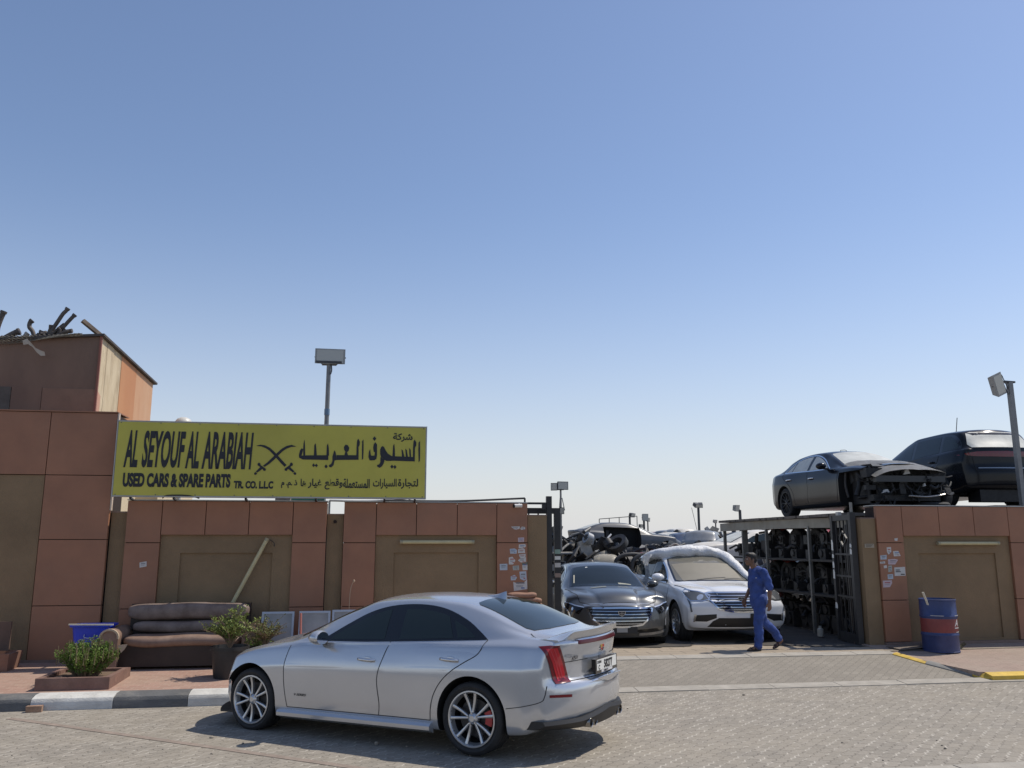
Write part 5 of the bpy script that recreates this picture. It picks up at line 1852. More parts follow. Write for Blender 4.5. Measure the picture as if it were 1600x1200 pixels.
S.decal('sunshade', [(2.38, 0.60, 3), (2.43, 0.0, 3), (2.38, -0.60, 3), (1.62, -0.60, 3), (1.70, 0.0, 3), (1.62, 0.60, 3)], (0, 0, -1), mat('tan_grey_panel', (0.22, 0.20, 0.155), 0.5, var=0.08, vscale=3), 0.0095, 0.08, sw_)  # tan-grey panel laid over the windscreen glass
S.strips('wiper', [[(2.42, -0.35, 3), (2.33, 0.25, 3)], [(2.41, 0.2, 3), (2.30, 0.62, 3)]], (0, 0, -1), 0.018, M_DARK, 0.016)
S.strips('hood_gap', [[(2.55, 0.84, 3), (3.2, 0.81, 3), (3.55, 0.72, 3), (3.70, 0.50, 3), (3.75, 0.0, 3), (3.70, -0.5, 3), (3.55, -0.72, 3), (3.2, -0.81, 3), (2.55, -0.84, 3)]], (0, 0, -1), 0.012, M_GAP, 0.004)
go = [(-0.56, 0.93), (-0.48, 0.945), (0, 0.955), (0.48, 0.945), (0.56, 0.93), (0.54, 0.82), (0.42, 0.66), (0.2, 0.615), (0, 0.605), (-0.2, 0.615), (-0.42, 0.66), (-0.54, 0.82)]
sg_ = S.decal('grille', fpts(go), FD, M_GLOSSB, 0.004, 0.05)
S.strips('grille_surround', [fpts(go)], FD, 0.026, M_CHROME, 0.012, sg_, close=True)
for z in (0.895, 0.845, 0.795, 0.745, 0.695, 0.65):
    hw = float(np.interp(z, [0.63, 0.68, 0.82, 0.93], [0.28, 0.42, 0.52, 0.53]))
    S.strips('grille_bar', [fpts([(y, z) for y in np.linspace(-hw, hw, 13)])], FD, 0.013, M_BAR, 0.020, sg_)
crest(ws_, Matrix.Translation((S.cast((6, 0, 0.83), FD, 0.024).x, 0, 0.83)) @ MFt, 1.4, True)
for s in (1, -1):
    d = Vector((-0.80, -0.6 * s, 0)).normalized()
    hl = [(3.70, 0.63 * s, 0.90), (3.50, 0.76 * s, 0.965), (3.22, 0.90 * s, 1.0), (3.20, 0.92 * s, 0.955), (3.36, 0.90 * s, 0.87), (3.48, 0.86 * s, 0.80), (3.66, 0.72 * s, 0.80), (3.74, 0.64 * s, 0.83)]
    h = S.decal('headlight', hl, d, M_LAMP, 0.006, 0.04)
    c_ = [(3.60 + 0.03 * math.cos(t), 0.745 * s - s * 0.05 * math.cos(t), 0.865 + 0.05 * math.sin(t)) for t in np.linspace(0, 2 * PI, 12, endpoint=False)]
    S.decal('lens', c_, d, M_LAMPIN, 0.010, 0.03, h)
    S.strips('light_edge', [[p for p in hl] + [hl[0]]], d, 0.014, M_CHROME, 0.011, h)
    S.strips('light_blade', [[(3.42, 0.885 * s, 0.84), (3.52, 0.85 * s, 0.72), (3.55, 0.84 * s, 0.60)]], d, 0.035, M_LAMP, 0.010, h)
    fg = [(0.46 * s, 0.57), (0.78 * s, 0.545), (0.80 * s, 0.43), (0.62 * s, 0.43), (0.46 * s, 0.50)]
    fo_ = S.decal('fog_lamp_recess', fpts(fg), FD, M_DARK, 0.005, 0.05)
    S.strips('fog_lamp_trim', [fpts([(0.80 * s, 0.56), (0.815 * s, 0.42)])], FD, 0.03, M_CHROME, 0.012, fo_)
    S.decal('arch_cladding', [(2.857 + 0.47 * math.cos(a), 1.2 * s, 0.38 + 0.47 * math.sin(a)) for a in np.linspace(0.0, PI, 16)] + [(2.857 + 0.412 * math.cos(a), 1.2 * s, 0.38 + 0.412 * math.sin(a)) for a in np.linspace(PI, 0.0, 16)], (0, -s, 0), M_WHITE, 0.012, 0.05)
    add_wheel(ws_, 'suv_wheel', 2.857, 0.935 * s, 0.368, s, 0.368, 0.235, 0.235, 'multi', M_ALLOY)
    add_wheel(ws_, 'suv_wheel', 0.0, 0.935 * s, 0.368, s, 0.368, 0.235, 0.235, 'multi', M_ALLOY)
S.decal('lower_grille', fpts([(-0.52, 0.44), (-0.42, 0.50), (0.42, 0.50), (0.52, 0.44), (0.60, 0.33), (-0.60, 0.33)]), FD, M_DARK, 0.006, 0.05)
S.decal('bumper_patch', fpts([(-0.30, 0.50), (0.12, 0.505), (0.12, 0.58), (-0.30, 0.575)]), FD, mat('white_bumper_patch', (0.66, 0.67, 0.68), 0.5), 0.009, 0.05)
S.decal('plate_bracket', fpts([(0.13, 0.44), (0.42, 0.44), (0.42, 0.58), (0.13, 0.58)]), FD, M_DARK, 0.012, 0.05)

# foam wrap: a fat soft roll over the roof edge and down both screen pillars, with a strip hanging by the mirror
M_FOAM = mat('white_foam_wrap', (0.72, 0.73, 0.74), 0.55, var=0.08, vscale=18, bump=0.9, bscale=26)
fw = thing('foam_wrap', 'white bubble foam wrap draped over the crossover roof edge', 'foam wrap', (6.84, 18.98, YZ - 0.045), R(-91.5))
fw.scale = (1.0, 1.06, 1.0)
def roll(name, pts, r, seed):
    mb = MB()
    cp = curve_pts(pts, 7)
    rr = random.Random(seed)
    rad = []
    for i in range(len(cp)):
        u_ = i / (len(cp) - 1)
        base = float(np.interp(u_, np.linspace(0, 1, len(r)), r))
        rad.append(base * (1 + 0.05 * math.sin(u_ * 23 + seed) + 0.04 * math.sin(u_ * 9 + 2 * seed) - (0.13 if i % 17 == 11 else 0)))
    mb.tube(cp, rad, 22, flat=0.8)
    for v in mb.bm.verts:
        c = v.co
        v.co = c + Vector((math.sin(c.y * 17 + c.z * 23), math.sin(c.x * 19 + c.z * 13), math.sin(c.x * 15 - c.y * 21))) * 0.007
    return mb.build(name, M_FOAM, fw, 60)
roll('roof_roll', [(0.35, -0.74, 1.53), (0.75, -0.70, 1.60), (1.10, -0.60, 1.635), (1.22, -0.30, 1.67), (1.24, 0.0, 1.685), (1.22, 0.28, 1.67), (1.24, 0.50, 1.635)], [0.11, 0.135, 0.16, 0.17, 0.165, 0.155, 0.14], 1)
roll('pillar_roll', [(1.22, 0.48, 1.64), (1.40, 0.64, 1.56), (1.75, 0.70, 1.39), (2.12, 0.755, 1.21), (2.30, 0.77, 1.13)], [0.14, 0.12, 0.095, 0.08, 0.065], 2)
hs_ = MB()
prev = None
rr_ = random.Random(5)
for i in range(12):
    t = i / 11
    z = 1.62 - 0.80 * t
    wv = 0.15 + 0.03 * math.sin(t * 7)
    o = 0.98 - 0.10 * (1 - t)**2 + 0.03 * math.sin(t * 9)
    q = []
    for k in range(9):
        a = k / 8
        q.append(hs_.bm.verts.new((1.0 + (a - 0.5) * 2 * wv, -(o + 0.025 * math.sin(a * 11 + i) + rr_.uniform(-0.008, 0.008)) + 0.0, z + rr_.uniform(-0.01, 0.01))))
    if prev:
        for k in range(8):
            hs_._face([prev[k], prev[k + 1], q[k + 1], q[k]])
    prev = q
bmesh.ops.solidify(hs_.bm, geom=hs_.bm.faces[:], thickness=0.02)
hs_.build('hanging_strip', M_FOAM, fw, 60)

# --- rack of two decks to the right of the gateway
rk = thing('storage_rack', 'long steel rack with timber deck right of the gateway, carrying two black cars', 'rack')
M_BEAM = mat('pale_steel_beam', (0.27, 0.25, 0.205), 0.6, var=0.15, vscale=3, dirt=0.5, dcol=(0.25, 0.19, 0.13))
M_DECK = mat('deck_timber', (0.14, 0.12, 0.10), 0.85, var=0.3, vscale=4)
RX0, RX1, RY0, RY1, RZ = 9.02, 12.45, 14.95, 21.4, 2.40
mb = MB()
def beam_pt(t):
    return Vector((RX0 + 0.1 * (1 - t), RY0 + 0.5 + (RY1 - RY0 - 0.5) * t, RZ - 0.03 + 0.045 * math.sin(t * PI) * 0.4))
for i in range(10):
    mb.bar(beam_pt(i / 10) - Vector((0, 0, 0.025)), beam_pt((i + 1) / 10 + 0.004) - Vector((0, 0, 0.025)), 0.07, 0.20)
mb.build('front_beam', M_BEAM, rk)
for y in (RY1, RY0 + 0.4):
    part_box('end_beam', rk, M_BEAM, RX0 + 0.1, RX1, y - 0.03, y + 0.03, RZ - 0.10, RZ + 0.04)
nD = 22
for i in range(nD):
    y = RY0 + 0.42 + (RY1 - RY0 - 0.44) * i / (nD - 1)
    mb = MB()
    mb.box(RX0 - 0.07 + rng.uniform(-0.03, 0.03), RX1, y - 0.13, y + 0.13 - rng.uniform(0, 0.03), RZ + 0.065 + rng.uniform(0, 0.006), RZ + 0.125)
    mb.build('deck_board', M_DECK, rk)
M_POST = mat('grey_steel_post', (0.20, 0.195, 0.18), 0.5, metal=0.3, var=0.15, vscale=4)
for y, w in ((15.45, 0.06), (16.9, 0.06), (18.9, 0.06), (20.2, 0.14), (21.35, 0.07)):
    part_box('post', rk, M_POST, RX0 + 0.02, RX0 + 0.02 + w, y - 0.03, y + 0.03, 0.05, RZ - 0.105)
for y in (15.45, 16.9, 18.9, 20.2, 21.35):
    for x in (11.2, 13.5):
        part_box('post', rk, M_POST, x, x + 0.06, y - 0.03, y + 0.03, 0.05, RZ - 0.105)
for z in (0.92, 1.62):
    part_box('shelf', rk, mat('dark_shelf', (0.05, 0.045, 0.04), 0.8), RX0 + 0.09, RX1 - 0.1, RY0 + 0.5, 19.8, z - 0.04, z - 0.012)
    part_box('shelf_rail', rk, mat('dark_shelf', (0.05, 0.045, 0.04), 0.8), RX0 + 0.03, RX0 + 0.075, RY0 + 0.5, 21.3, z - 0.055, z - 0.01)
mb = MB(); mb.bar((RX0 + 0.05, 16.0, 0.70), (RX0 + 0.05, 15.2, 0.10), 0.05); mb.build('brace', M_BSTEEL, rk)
part_box('added_back_sheet', rk, mat('rack_darkening_sheet', (0.03, 0.028, 0.026), 0.9), RX1 - 0.08, RX1 - 0.06, RY0 + 0.5, 19.6, 0.05, 1.95)  # dark sheet added to deepen the shade inside the rack

# wheels and engines stored on the rack
M_ENG = mat('oily_engine', (0.035, 0.034, 0.034), 0.5, metal=0.3, var=0.4, vscale=14, dirt=0.4, dcol=(0.10, 0.09, 0.08))
def old_tyre(label, c, axis_x, Rr, grp, lean=0.0):
    t = thing('spare_tyre', label, 'wheel', c, 0, grp)
    t.rotation_euler = (lean, 0, axis_x)
    me = wheel_meshes('store%.2f' % Rr, Rr, 0.22, Rr * 0.62, 'ten', mat('near_black_rim', (0.007, 0.007, 0.0075), 0.7))  # rims coloured darker than the tyres
    link_mesh('tyre', me[1], t); link_mesh('rim', me[2], t); link_mesh('wheel_barrel', me[0], t)
k = 0
tyre_specs = [(1.62, 16.55), (1.62, 17.35), (1.62, 18.25), (1.62, 19.1), (0.92, 16.5), (0.92, 17.25), (0.92, 18.05), (0.92, 18.75), (0.92, 19.4), (1.62, 15.85), (0.92, 15.8)]
ordw = {1.62: 'upper shelf', 0.92: 'middle shelf'}
cnt = {}
names_ = ['nearest', 'second', 'third', 'fourth', 'fifth', 'sixth']
for z, y in sorted(tyre_specs):
    cnt[z] = cnt.get(z, -1) + 1
    Rr = 0.33 if z > 1 else 0.315
    old_tyre('dark wheel on the %s of the rack, %s to the gate' % (ordw[z], names_[cnt[z]] if cnt[z] == 0 else names_[cnt[z]] + ' nearest'), (RX0 + 0.42, y, z + Rr - 0.012), R(90), Rr, 'wheels stored on the rack')
def lump(mb, c, s, r_):
    """one greasy machine part: block with pipes, pulley and flanges"""
    x, y, z = c
    mb.box(x - s * 0.5, x + s * 0.5, y - s * 0.4, y + s * 0.4, z, z + s * 0.7, None)
    for i in range(4):
        a = Vector((x + r_.uniform(-s, s) * 0.5, y + r_.uniform(-s, s) * 0.5, z + r_.uniform(0.2, 0.9) * s))
        b = a + Vector((r_.uniform(-1, 1), r_.uniform(-1, 1), r_.uniform(-0.4, 0.8))) * s * 0.6
        mb.tube([a, a.lerp(b, 0.5) + Vector((0, 0, s * 0.15)), b], s * r_.uniform(0.05, 0.12), 7)
    M = Matrix.Translation((x - s * 0.55, y + r_.uniform(-0.2, 0.2) * s, z + s * 0.4)) @ Matrix.Rotation(R(90), 4, 'Y')
    mb.lathe([(0, -0.04 * s), (0.26 * s, -0.04 * s), (0.26 * s, 0.05 * s), (0.15 * s, 0.06 * s), (0, 0.02 * s)], 14, M)
er = random.Random(3)
for lvl, (z0, ys_, nm) in enumerate(((0.0, np.arange(15.4, 19.6, 0.50), 'engine on the ground under the rack'), (1.62, np.arange(19.5, 21.2, 0.6), 'engine at the far end of the upper shelf'))):
    for i, y in enumerate(ys_):
        mb = MB()
        s_ = er.uniform(0.45, 0.6)
        lump(mb, (RX0 + 0.5 + er.uniform(-0.1, 0.25), y, max(z0, 0.10)), s_, er)
        if z0 == 0:
            lump(mb, (RX0 + 0.55, y + 0.1, 0.10 + s_ * 0.62), 0.34, er)
        wn_ = ['nearest the gate', 'second from the gate', 'third from the gate', 'fourth from the gate', 'fifth from the gate', 'sixth from the gate', 'seventh from the gate', 'eighth from the gate', 'ninth from the gate'][i]
        tag(mb.build('stored_engine', M_ENG, None, 40), 'greasy dark ' + nm + ', ' + wn_, 'engine', 'engines stored on the rack')
# greasy gearboxes pushed in behind and between the wheels
gw_n = ['nearest the gate', 'second from the gate', 'third from the gate', 'fourth from the gate', 'fifth from the gate', 'sixth from the gate', 'seventh from the gate']
for z0, nm in ((1.62, 'upper'), (0.92, 'middle')):
    for i, y in enumerate(np.arange(15.6, 19.7, 0.62)):
        mb = MB()
        lump(mb, (RX0 + 0.95 + er.uniform(-0.1, 0.2), y + 0.25, z0 - 0.01), er.uniform(0.5, 0.62), er)
        tag(mb.build('stored_gearbox', M_ENG, None, 40), 'oily gearbox behind the wheels on the %s shelf, %s' % (nm, gw_n[i]), 'gearbox', 'gearboxes stored on the rack')
        mb = MB()
        lump(mb, (RX0 + 0.30, y + 0.36, z0 - 0.01), er.uniform(0.24, 0.32), er)
        mb2 = MB()
        lump(mb2, (RX0 + 0.50 + er.uniform(-0.08, 0.1), y + 0.05, z0 + 0.30), er.uniform(0.26, 0.34), er)
        tag(mb2.build('stored_starter', M_ENG, None, 40), 'oily starter motor piled over the wheels of the %s shelf, %s' % (nm, gw_n[i]), 'starter motor', 'starter motors stored on the rack')
        tag(mb.build('stored_alternator', M_ENG, None, 40), 'small oily alternator at the front edge of the %s shelf, %s' % (nm, gw_n[i]), 'alternator', 'alternators stored on the rack')
part_box('added_dark_sheet', rk, mat('rack_darkening_sheet', (0.03, 0.028, 0.026), 0.9), RX0 + 1.6, RX0 + 1.62, RY0 + 0.5, 19.8, 0.05, 2.02)  # second added sheet, darkens the rack behind the shelved parts
for zz, yy, col, nm in ((1.985 + 0.30, 18.55, (0.40, 0.06, 0.03), 'red panel lying on the upper shelf wheels'), (1.60 - 0.03, 18.4, (0.42, 0.05, 0.03), 'red bumper piece lying on the middle shelf wheels')):
    mb = MB()
    prev = None
    for i in range(8):
        t = i / 7
        q = [mb.bm.verts.new((RX0 + 0.05 + 0.3 * a, yy + 0.9 * t - 0.45, zz - 0.06 + 0.06 * math.sin(t * PI) + 0.05 * a)) for a in (0, 0.5, 1)]
        if prev:
            for k in range(2):
                mb._face([prev[k], prev[k + 1], q[k + 1], q[k]])
        prev = q
    bmesh.ops.solidify(mb.bm, geom=mb.bm.faces[:], thickness=0.015)
    tag(mb.build('bent_scrap_sheet', mat('scrap_red_%d' % int(zz * 10), col, 0.4), None, 50), nm, 'car panel')
mb = MB(); mb.lathe([(0.0, 0.0), (0.06, 0.0), (0.065, 0.02), (0.06, 0.14), (0.03, 0.16), (0.03, 0.2), (0, 0.2)], 14)
tag(mb.build('oil_can', mat('pale_can', (0.4, 0.38, 0.33), 0.5), None, 40, (8.75, 16.1, YZ)), 'small pale can standing on the ground before the rack', 'can')

# --- wrecked black saloon on the deck: nose stripped
M_BLACKP = mat('black_paint', (0.009, 0.010, 0.013), 0.16, coat=0.0, spec=0.3, var=0.2, vscale=3)
DZ = RZ + 0.125
bs = thing('wrecked_car', 'wrecked black saloon with stripped nose standing on the rack', 'car', (10.50, 18.85, DZ), R(-92.5))
cut = MB(); cut.box(3.22, 4.6, -0.83, 0.83, 0.15, 0.815)
cut2 = MB(); cut2.box(3.46, 4.6, -1.2, 1.2, 0.1, 0.98)
cut3 = MB(); cut3.box(2.62, 3.6, -1.2, -0.60, 0.2, 0.86)
B = Car(bs, P_BIG, M_BLACKP, extra_cut=[cut.bm, cut2.bm, cut3.bm], nx=84, nt=46)
for s in (1, -1):
    big_sides(B, M_BLACKP, M_DUSTY if s < 0 else M_TINT, s, M_BLACKP, M_CHROME)
    add_mirror(B, fx_big(1.80), 1.05, s, M_BLACKP, y=0.97)
big_screens(B, M_DUSTY, M_DUSTY)
# inner wing with folded seams where the front fender is gone
for s in (-1, 1):
    mb = MB()
    prev = None
    for i, x in enumerate(np.linspace(2.60, 3.55, 12)):
        q = []
        for j, z in enumerate(np.linspace(0.62, 0.97, 6)):
            arch = max(0.0, 1 - ((x - 3.1) / 0.42)**2)
            q.append(mb.bm.verts.new((x, s * (0.66 + 0.05 * (z > 0.9) + 0.02 * math.sin(x * 17 + z * 9)), max(z, 0.45 + 0.36 * arch**0.5))))
        if prev:
            for j in range(5):
                mb._face([prev[j], prev[j + 1], q[j + 1], q[j]])
        prev = q
    mb.tube(curve_pts([(2.62, 0.70 * s, 0.98), (3.0, 0.73 * s, 0.95), (3.5, 0.70 * s, 0.90)], 5), 0.022, 8)
    mb.tube(curve_pts([(2.66, 0.74 * s, 0.35), (2.64, 0.78 * s, 0.6), (2.66, 0.76 * s, 0.9)], 4), 0.03, 8)
    mb.build('inner_wing', mat('wreck_primer', (0.055, 0.055, 0.057), 0.5, var=0.35, vscale=7), bs, 50)
# crumpled bonnet lying on top, dusty
hb = MB()
prev = None
hr = random.Random(8)
for i, x in enumerate(np.linspace(2.66, 3.86, 14)):
    q = []
    for j, y in enumerate(np.linspace(-0.80, 0.80, 17)):
        t = (x - 2.66) / 1.20
        z = 1.13 - 0.24 * t - 0.10 * (y / 0.8)**4 + 0.025 * math.sin(4 * y + 3 * t) * t - 0.06 * t**3 + hr.uniform(-0.004, 0.004)
        q.append(hb.bm.verts.new((x - 0.10 * (y / 0.8)**2 * t, y * (1 - 0.06 * t), z + 0.04 * t * math.sin(y * 2.2))))
    if prev:
        for j in range(16):
            hb._face([prev[j], prev[j + 1], q[j + 1], q[j]])
    prev = q
bmesh.ops.solidify(hb.bm, geom=hb.bm.faces[:], thickness=0.018)
hb.build('bonnet', mat('dusty_black_paint', (0.42, 0.41, 0.38), 0.45, col2=(0.30, 0.295, 0.28), vscale=3, coat=0.2), bs, 60)
M_GUTS = mat('wreck_innards', (0.020, 0.020, 0.021), 0.55, metal=0.3, var=0.4, vscale=12)
part_box('bumper_beam', bs, mat('bumper_beam_steel', (0.05, 0.052, 0.055), 0.4, metal=0.5), 3.62, 3.74, -0.72, 0.72, 0.60, 0.72, 0.02)
part_box('radiator', bs, mat('radiator_core', (0.018, 0.018, 0.018), 0.6, bump=0.5, bscale=120), 3.40, 3.47, -0.55, 0.55, 0.34, 0.86, 0.01)
part_box('radiator_support', bs, M_GUTS, 3.36, 3.46, -0.74, 0.74, 0.865, 0.93, 0.015)
for y in (-0.55, 0.55):
    part_box('chassis_rail', bs, M_GUTS, 2.6, 3.62, y - 0.05, y + 0.05, 0.57, 0.72, 0.01)
for s in (-1, 1):
    mb = MB()
    mb.tube(curve_pts([(3.1, 0.80 * s, 0.36), (3.1, 0.72 * s, 0.6), (3.05, 0.68 * s, 0.88)], 4), 0.05, 10)
    mb.lathe([(0.06, -0.1), (0.075, -0.05), (0.06, 0.0), (0.075, 0.05), (0.06, 0.1), (0.0, 0.1)], 14, Matrix.Translation((3.06, 0.70 * s, 0.75)))
    mb.tube(curve_pts([(2.9, 0.45 * s, 0.35), (3.1, 0.76 * s, 0.32), (3.35, 0.5 * s, 0.36)], 4), 0.03, 8)
    mb.build('suspension_strut', M_GUTS, bs, 50)
mb = MB()
for i in range(80):
    a = Vector((hr.uniform(3.35, 3.66), hr.uniform(-0.8, 0.8), hr.uniform(0.25, 0.85)))
    b = a + Vector((hr.uniform(-0.15, 0.15), hr.uniform(-0.35, 0.35), hr.uniform(-0.25, 0.12)))
    m_ = a.lerp(b, 0.5) + Vector((0.05, 0, -0.06))
    mb.tube(curve_pts([tuple(a), tuple(m_), tuple(b)], 4), hr.uniform(0.008, 0.028), 6)
for i in range(9):
    c = Vector((hr.uniform(3.45, 3.65), hr.uniform(-0.75, 0.75), hr.uniform(0.28, 0.8)))
    mb.box(c.x - 0.05, c.x + 0.05, c.y - hr.uniform(0.04, 0.12), c.y + hr.uniform(0.04, 0.12), c.z - 0.05, c.z + hr.uniform(0.03, 0.08), None)
eb = MB()
lump(eb, (3.05, -0.05, 0.36), 0.62, hr)
eb.build('engine', M_GUTS, bs, 40)
part_box('lower_crossmember', bs, M_GUTS, 3.38, 3.56, -0.70, 0.70, 0.24, 0.36, 0.02)
for s in (-1, 1):
    part_box('lamp_carrier', bs, M_GUTS, 3.36, 3.60, min(0.50 * s, 0.84 * s), max(0.50 * s, 0.84 * s), 0.70, 0.88, 0.03)
    part_box('arch_liner', bs, M_DARK, 2.70, 3.34, min(0.62 * s, 0.66 * s), max(0.62 * s, 0.66 * s), 0.20, 0.86, 0.01)
w_ = mb.build('hanging_wires', M_GUTS, bs, 50)
w_['kind'] = 'stuff'
for (y, z, sx, sz, nm) in ((-0.05, 0.80, 0.07, 0.055, 'white_bracket'), (-0.52, 0.42, 0.08, 0.04, 'white_bracket'), (0.30, 0.55, 0.03, 0.035, 'white_bracket')):
    mb = MB()
    mb.prism([(y - sx, z - sz), (y + sx, z - sz * 0.6), (y + sx * 0.5, z + sz), (y - sx * 0.4, z + sz * 0.6)], 3.66, 3.70, Matrix(((0, 0, 1, 0), (1, 0, 0, 0), (0, 1, 0, 0), (0, 0, 0, 1))))
    mb.bevel(0.006)
    mb.build(nm, mat('pale_plastic_bits', (0.42, 0.42, 0.41), 0.5), bs, 40)
mb = MB(); mb.tube(curve_pts([(3.70, -0.05, 0.33), (3.78, 0.3, 0.31), (3.72, 0.68, 0.36)], 6), 0.035, 10, flat=0.5)
mb.build('bumper_trim', mat('scuffed_chrome', (0.6, 0.58, 0.54), 0.3, metal=0.6), bs, 50)
for x, s in ((0, -1), (0, 1), (3.1, 1)):
    add_wheel(bs, 'wreck_wheel', x, 0.905 * s, 0.352, s, 0.352, 0.24, 0.262, 'multi', M_RIMBLK, steer=0.5 if x > 1 else 0)
mb = MB(); mb.tube(curve_pts([(1.2, -0.05, 1.455), (1.22, -0.08, 1.49), (1.2, 0.05, 1.50), (1.18, 0.10, 1.46)], 5), 0.006, 6)
mb.build('roof_wire', M_DARK, bs)
tyre_stand = thing('tyre_stack', 'old tyre under the stripped nose of the black saloon', 'tyre', (10.9, 15.35, DZ - 0.0))
tm_ = MB(); 
for k in range(1):
    tm_.lathe([(0.20, 0.0), (0.30, 0.0), (0.335, 0.04), (0.335, 0.17), (0.30, 0.21), (0.20, 0.21), (0.19, 0.15), (0.19, 0.05)], 36, None, True)
tm_.build('tyre', M_TYRE, tyre_stand, 40)
for q in ((0.27, 0.075), (0.27, 0.135)):
    g_ = MB(); g_.lathe([(0.337, q[1] - 0.006), (0.341, q[1]), (0.337, q[1] + 0.006)], 36); g_.build('tread_band', M_TYRE, tyre_stand, 40)

# --- black estate on the deck, tail to the street
P_EST = sx_keys(P_SUV, lambda x: x * 1.05 if x < 0 else x * 1.06, 1.0, 0.0, 1.02)
P_EST.update(xr=-0.93 * 1.05, xf=3.80 * 1.06, wb=3.0)
be = thing('parked_suv', 'black wagon with a full width red tail lamp, tail towards the street on the rack', 'car', (13.50, 17.25, DZ + 0.19), R(87.0))
E_ = Car(be, P_EST, M_BLACKP, nx=72, nt=42)
for s in (1, -1):
    suv_sides(E_, M_BLACKP, M_TINT, s, M_GLOSSB, M_BLACKP, chrome=False)
    add_mirror(E_, 2.15, 1.17, s, M_BLACKP, y=1.0)
be.scale = (1.06, 1.04, 1.06)
suv_screens(E_, M_DUSTY, M_DUSTY)
BD = (1, 0, 0)
def bpts(l, x=-4):
    return [(x, y, z) for y, z in l]
E_.decal('rear_window', bpts([(-0.66, 1.21), (0.66, 1.21), (0.70, 1.28), (0.60, 1.53), (0.5, 1.56), (-0.5, 1.56), (-0.60, 1.53), (-0.70, 1.28)]), BD, M_DUSTY, 0.005, 0.07)
E_.decal('window_visor', bpts([(-0.58, 1.535), (-0.5, 1.50), (0.5, 1.50), (0.58, 1.535), (0.5, 1.60), (-0.5, 1.60)]), BD, M_GLOSSB, 0.008, 0.07)
tl = E_.decal('tail_light', bpts([(-0.88, 1.05), (-0.6, 1.02), (0, 1.01), (0.6, 1.02), (0.88, 1.05), (0.90, 1.075), (0.6, 1.12), (0, 1.13), (-0.6, 1.12), (-0.90, 1.075)]), BD, M_REDD, 0.006, 0.06)
E_.strips('light_strip', [bpts([(y, 1.055 + 0.012 * (y / 0.85)**2) for y in np.linspace(-0.80, 0.80, 15)])], BD, 0.020, M_REDD, 0.010, tl)
E_.strips('tailgate_trim', [bpts([(y, 0.78) for y in np.linspace(-0.62, 0.62, 11)])], BD, 0.022, mat('dull_chrome', (0.30, 0.31, 0.32), 0.35, metal=0.9), 0.008)
E_.strips('tailgate_gap', [bpts([(-0.70, 1.0), (-0.66, 0.72), (0.66, 0.72), (0.70, 1.0)])], BD, 0.012, M_GAP, 0.006)
for s in (1, -1):
    add_wheel(be, 'est_wheel', 0, 0.95 * s, 0.365, s, 0.365, 0.235, 0.25, 'multi', M_RIMBLK)
    add_wheel(be, 'est_wheel', 3.0, 0.95 * s, 0.365, s, 0.365, 0.235, 0.25, 'multi', M_RIMBLK)
mb = MB(); mb.lathe([(0.0, 0), (0.06, 0), (0.05, 0.02), (0.015, 0.03), (0, 0.03)], 12, Matrix.Translation((0.55, 0.05, 1.69)))
mb.tube([(0.55, 0.05, 1.71), (0.47, 0.05, 2.02)], 0.008, 6)
mb.build('antenna', M_DARK, be, 40)
mb = MB()
for i in range(7):
    a = Vector((hr.uniform(-0.8, -0.2), hr.uniform(-0.7, 0.7), 0.33))
    mb.tube([a, a + Vector((0.1, hr.uniform(-0.3, 0.3), -0.08)), a + Vector((0.25, 0.3, -0.04))], 0.035, 7)
mb.build('exhaust_pipes', M_GUTS, be, 50)
part_box('muffler', be, M_GUTS, -0.85, -0.45, -0.62, 0.62, 0.10, 0.34, 0.06)
part_box('rear_axle', be, M_GUTS, -0.06, 0.06, -0.75, 0.75, 0.24, 0.42, 0.03)
# second rack bay under the wagon
rk2 = thing('storage_rack', 'dark steel platform behind the barrel wall, carrying the black wagon', 'rack')
part_box('deck', rk2, M_DECK, 12.5, 17.4, 15.6, 22.2, RZ + 0.19, RZ + 0.308)
for x, y in ((13.75, 15.8), (17.2, 15.8), (13.75, 22.0), (17.2, 22.0)):
    part_box('post', rk2, M_POST, x - 0.04, x + 0.04, y - 0.04, y + 0.04, 0.0, RZ + 0.188)
# ------------------------------------------------------------------ gates
M_STK = mat('sticker_paper', (0.55, 0.53, 0.50), 0.6, var=0.06, vscale=20)
sgt = thing('sliding_gate', 'black steel sliding gate pulled back behind the left wall', 'gate', (0, 0, 0))
GY = 14.62
def gbar(name, root, p0, p1, w, d=None, m=M_BSTEEL):
    mb = MB(); mb.bar(p0, p1, w, d); mb.bevel(0.004); return mb.build(name, m, root, 40)
part_box('end_stile', sgt, M_BSTEEL, 3.06, 3.17, GY - 0.03, GY + 0.03, 0.20, 2.55, 0.006)
part_box('top_rail', sgt, M_BSTEEL, 0.2, 3.055, GY - 0.028, GY + 0.028, 2.45, 2.55, 0.006)
part_box('bottom_rail', sgt, M_BSTEEL, 0.2, 3.055, GY - 0.028, GY + 0.028, 0.20, 0.32, 0.006)
part_box('middle_rail', sgt, M_BSTEEL, 0.2, 3.055, GY - 0.02, GY + 0.02, 1.34, 1.38)
part_box('middle_rail', sgt, M_BSTEEL, 0.2, 3.055, GY - 0.02, GY + 0.02, 1.24, 1.27)
for x in np.arange(0.4, 3.05, 0.17):
    if x > 2.75 or int(x * 10) % 2 == 0:
        part_box('upright', sgt, M_BSTEEL, x - 0.012, x + 0.012, GY - 0.012, GY + 0.012, 0.32, 2.45)
mb = MB()
dz_ = [(2.87, 1.98), (2.96, 2.07), (3.05, 1.98), (2.96, 1.89)]
for i in range(4):
    a, b = dz_[i], dz_[(i + 1) % 4]
    mb.bar((a[0], GY, a[1]), (b[0], GY, b[1]), 0.022)
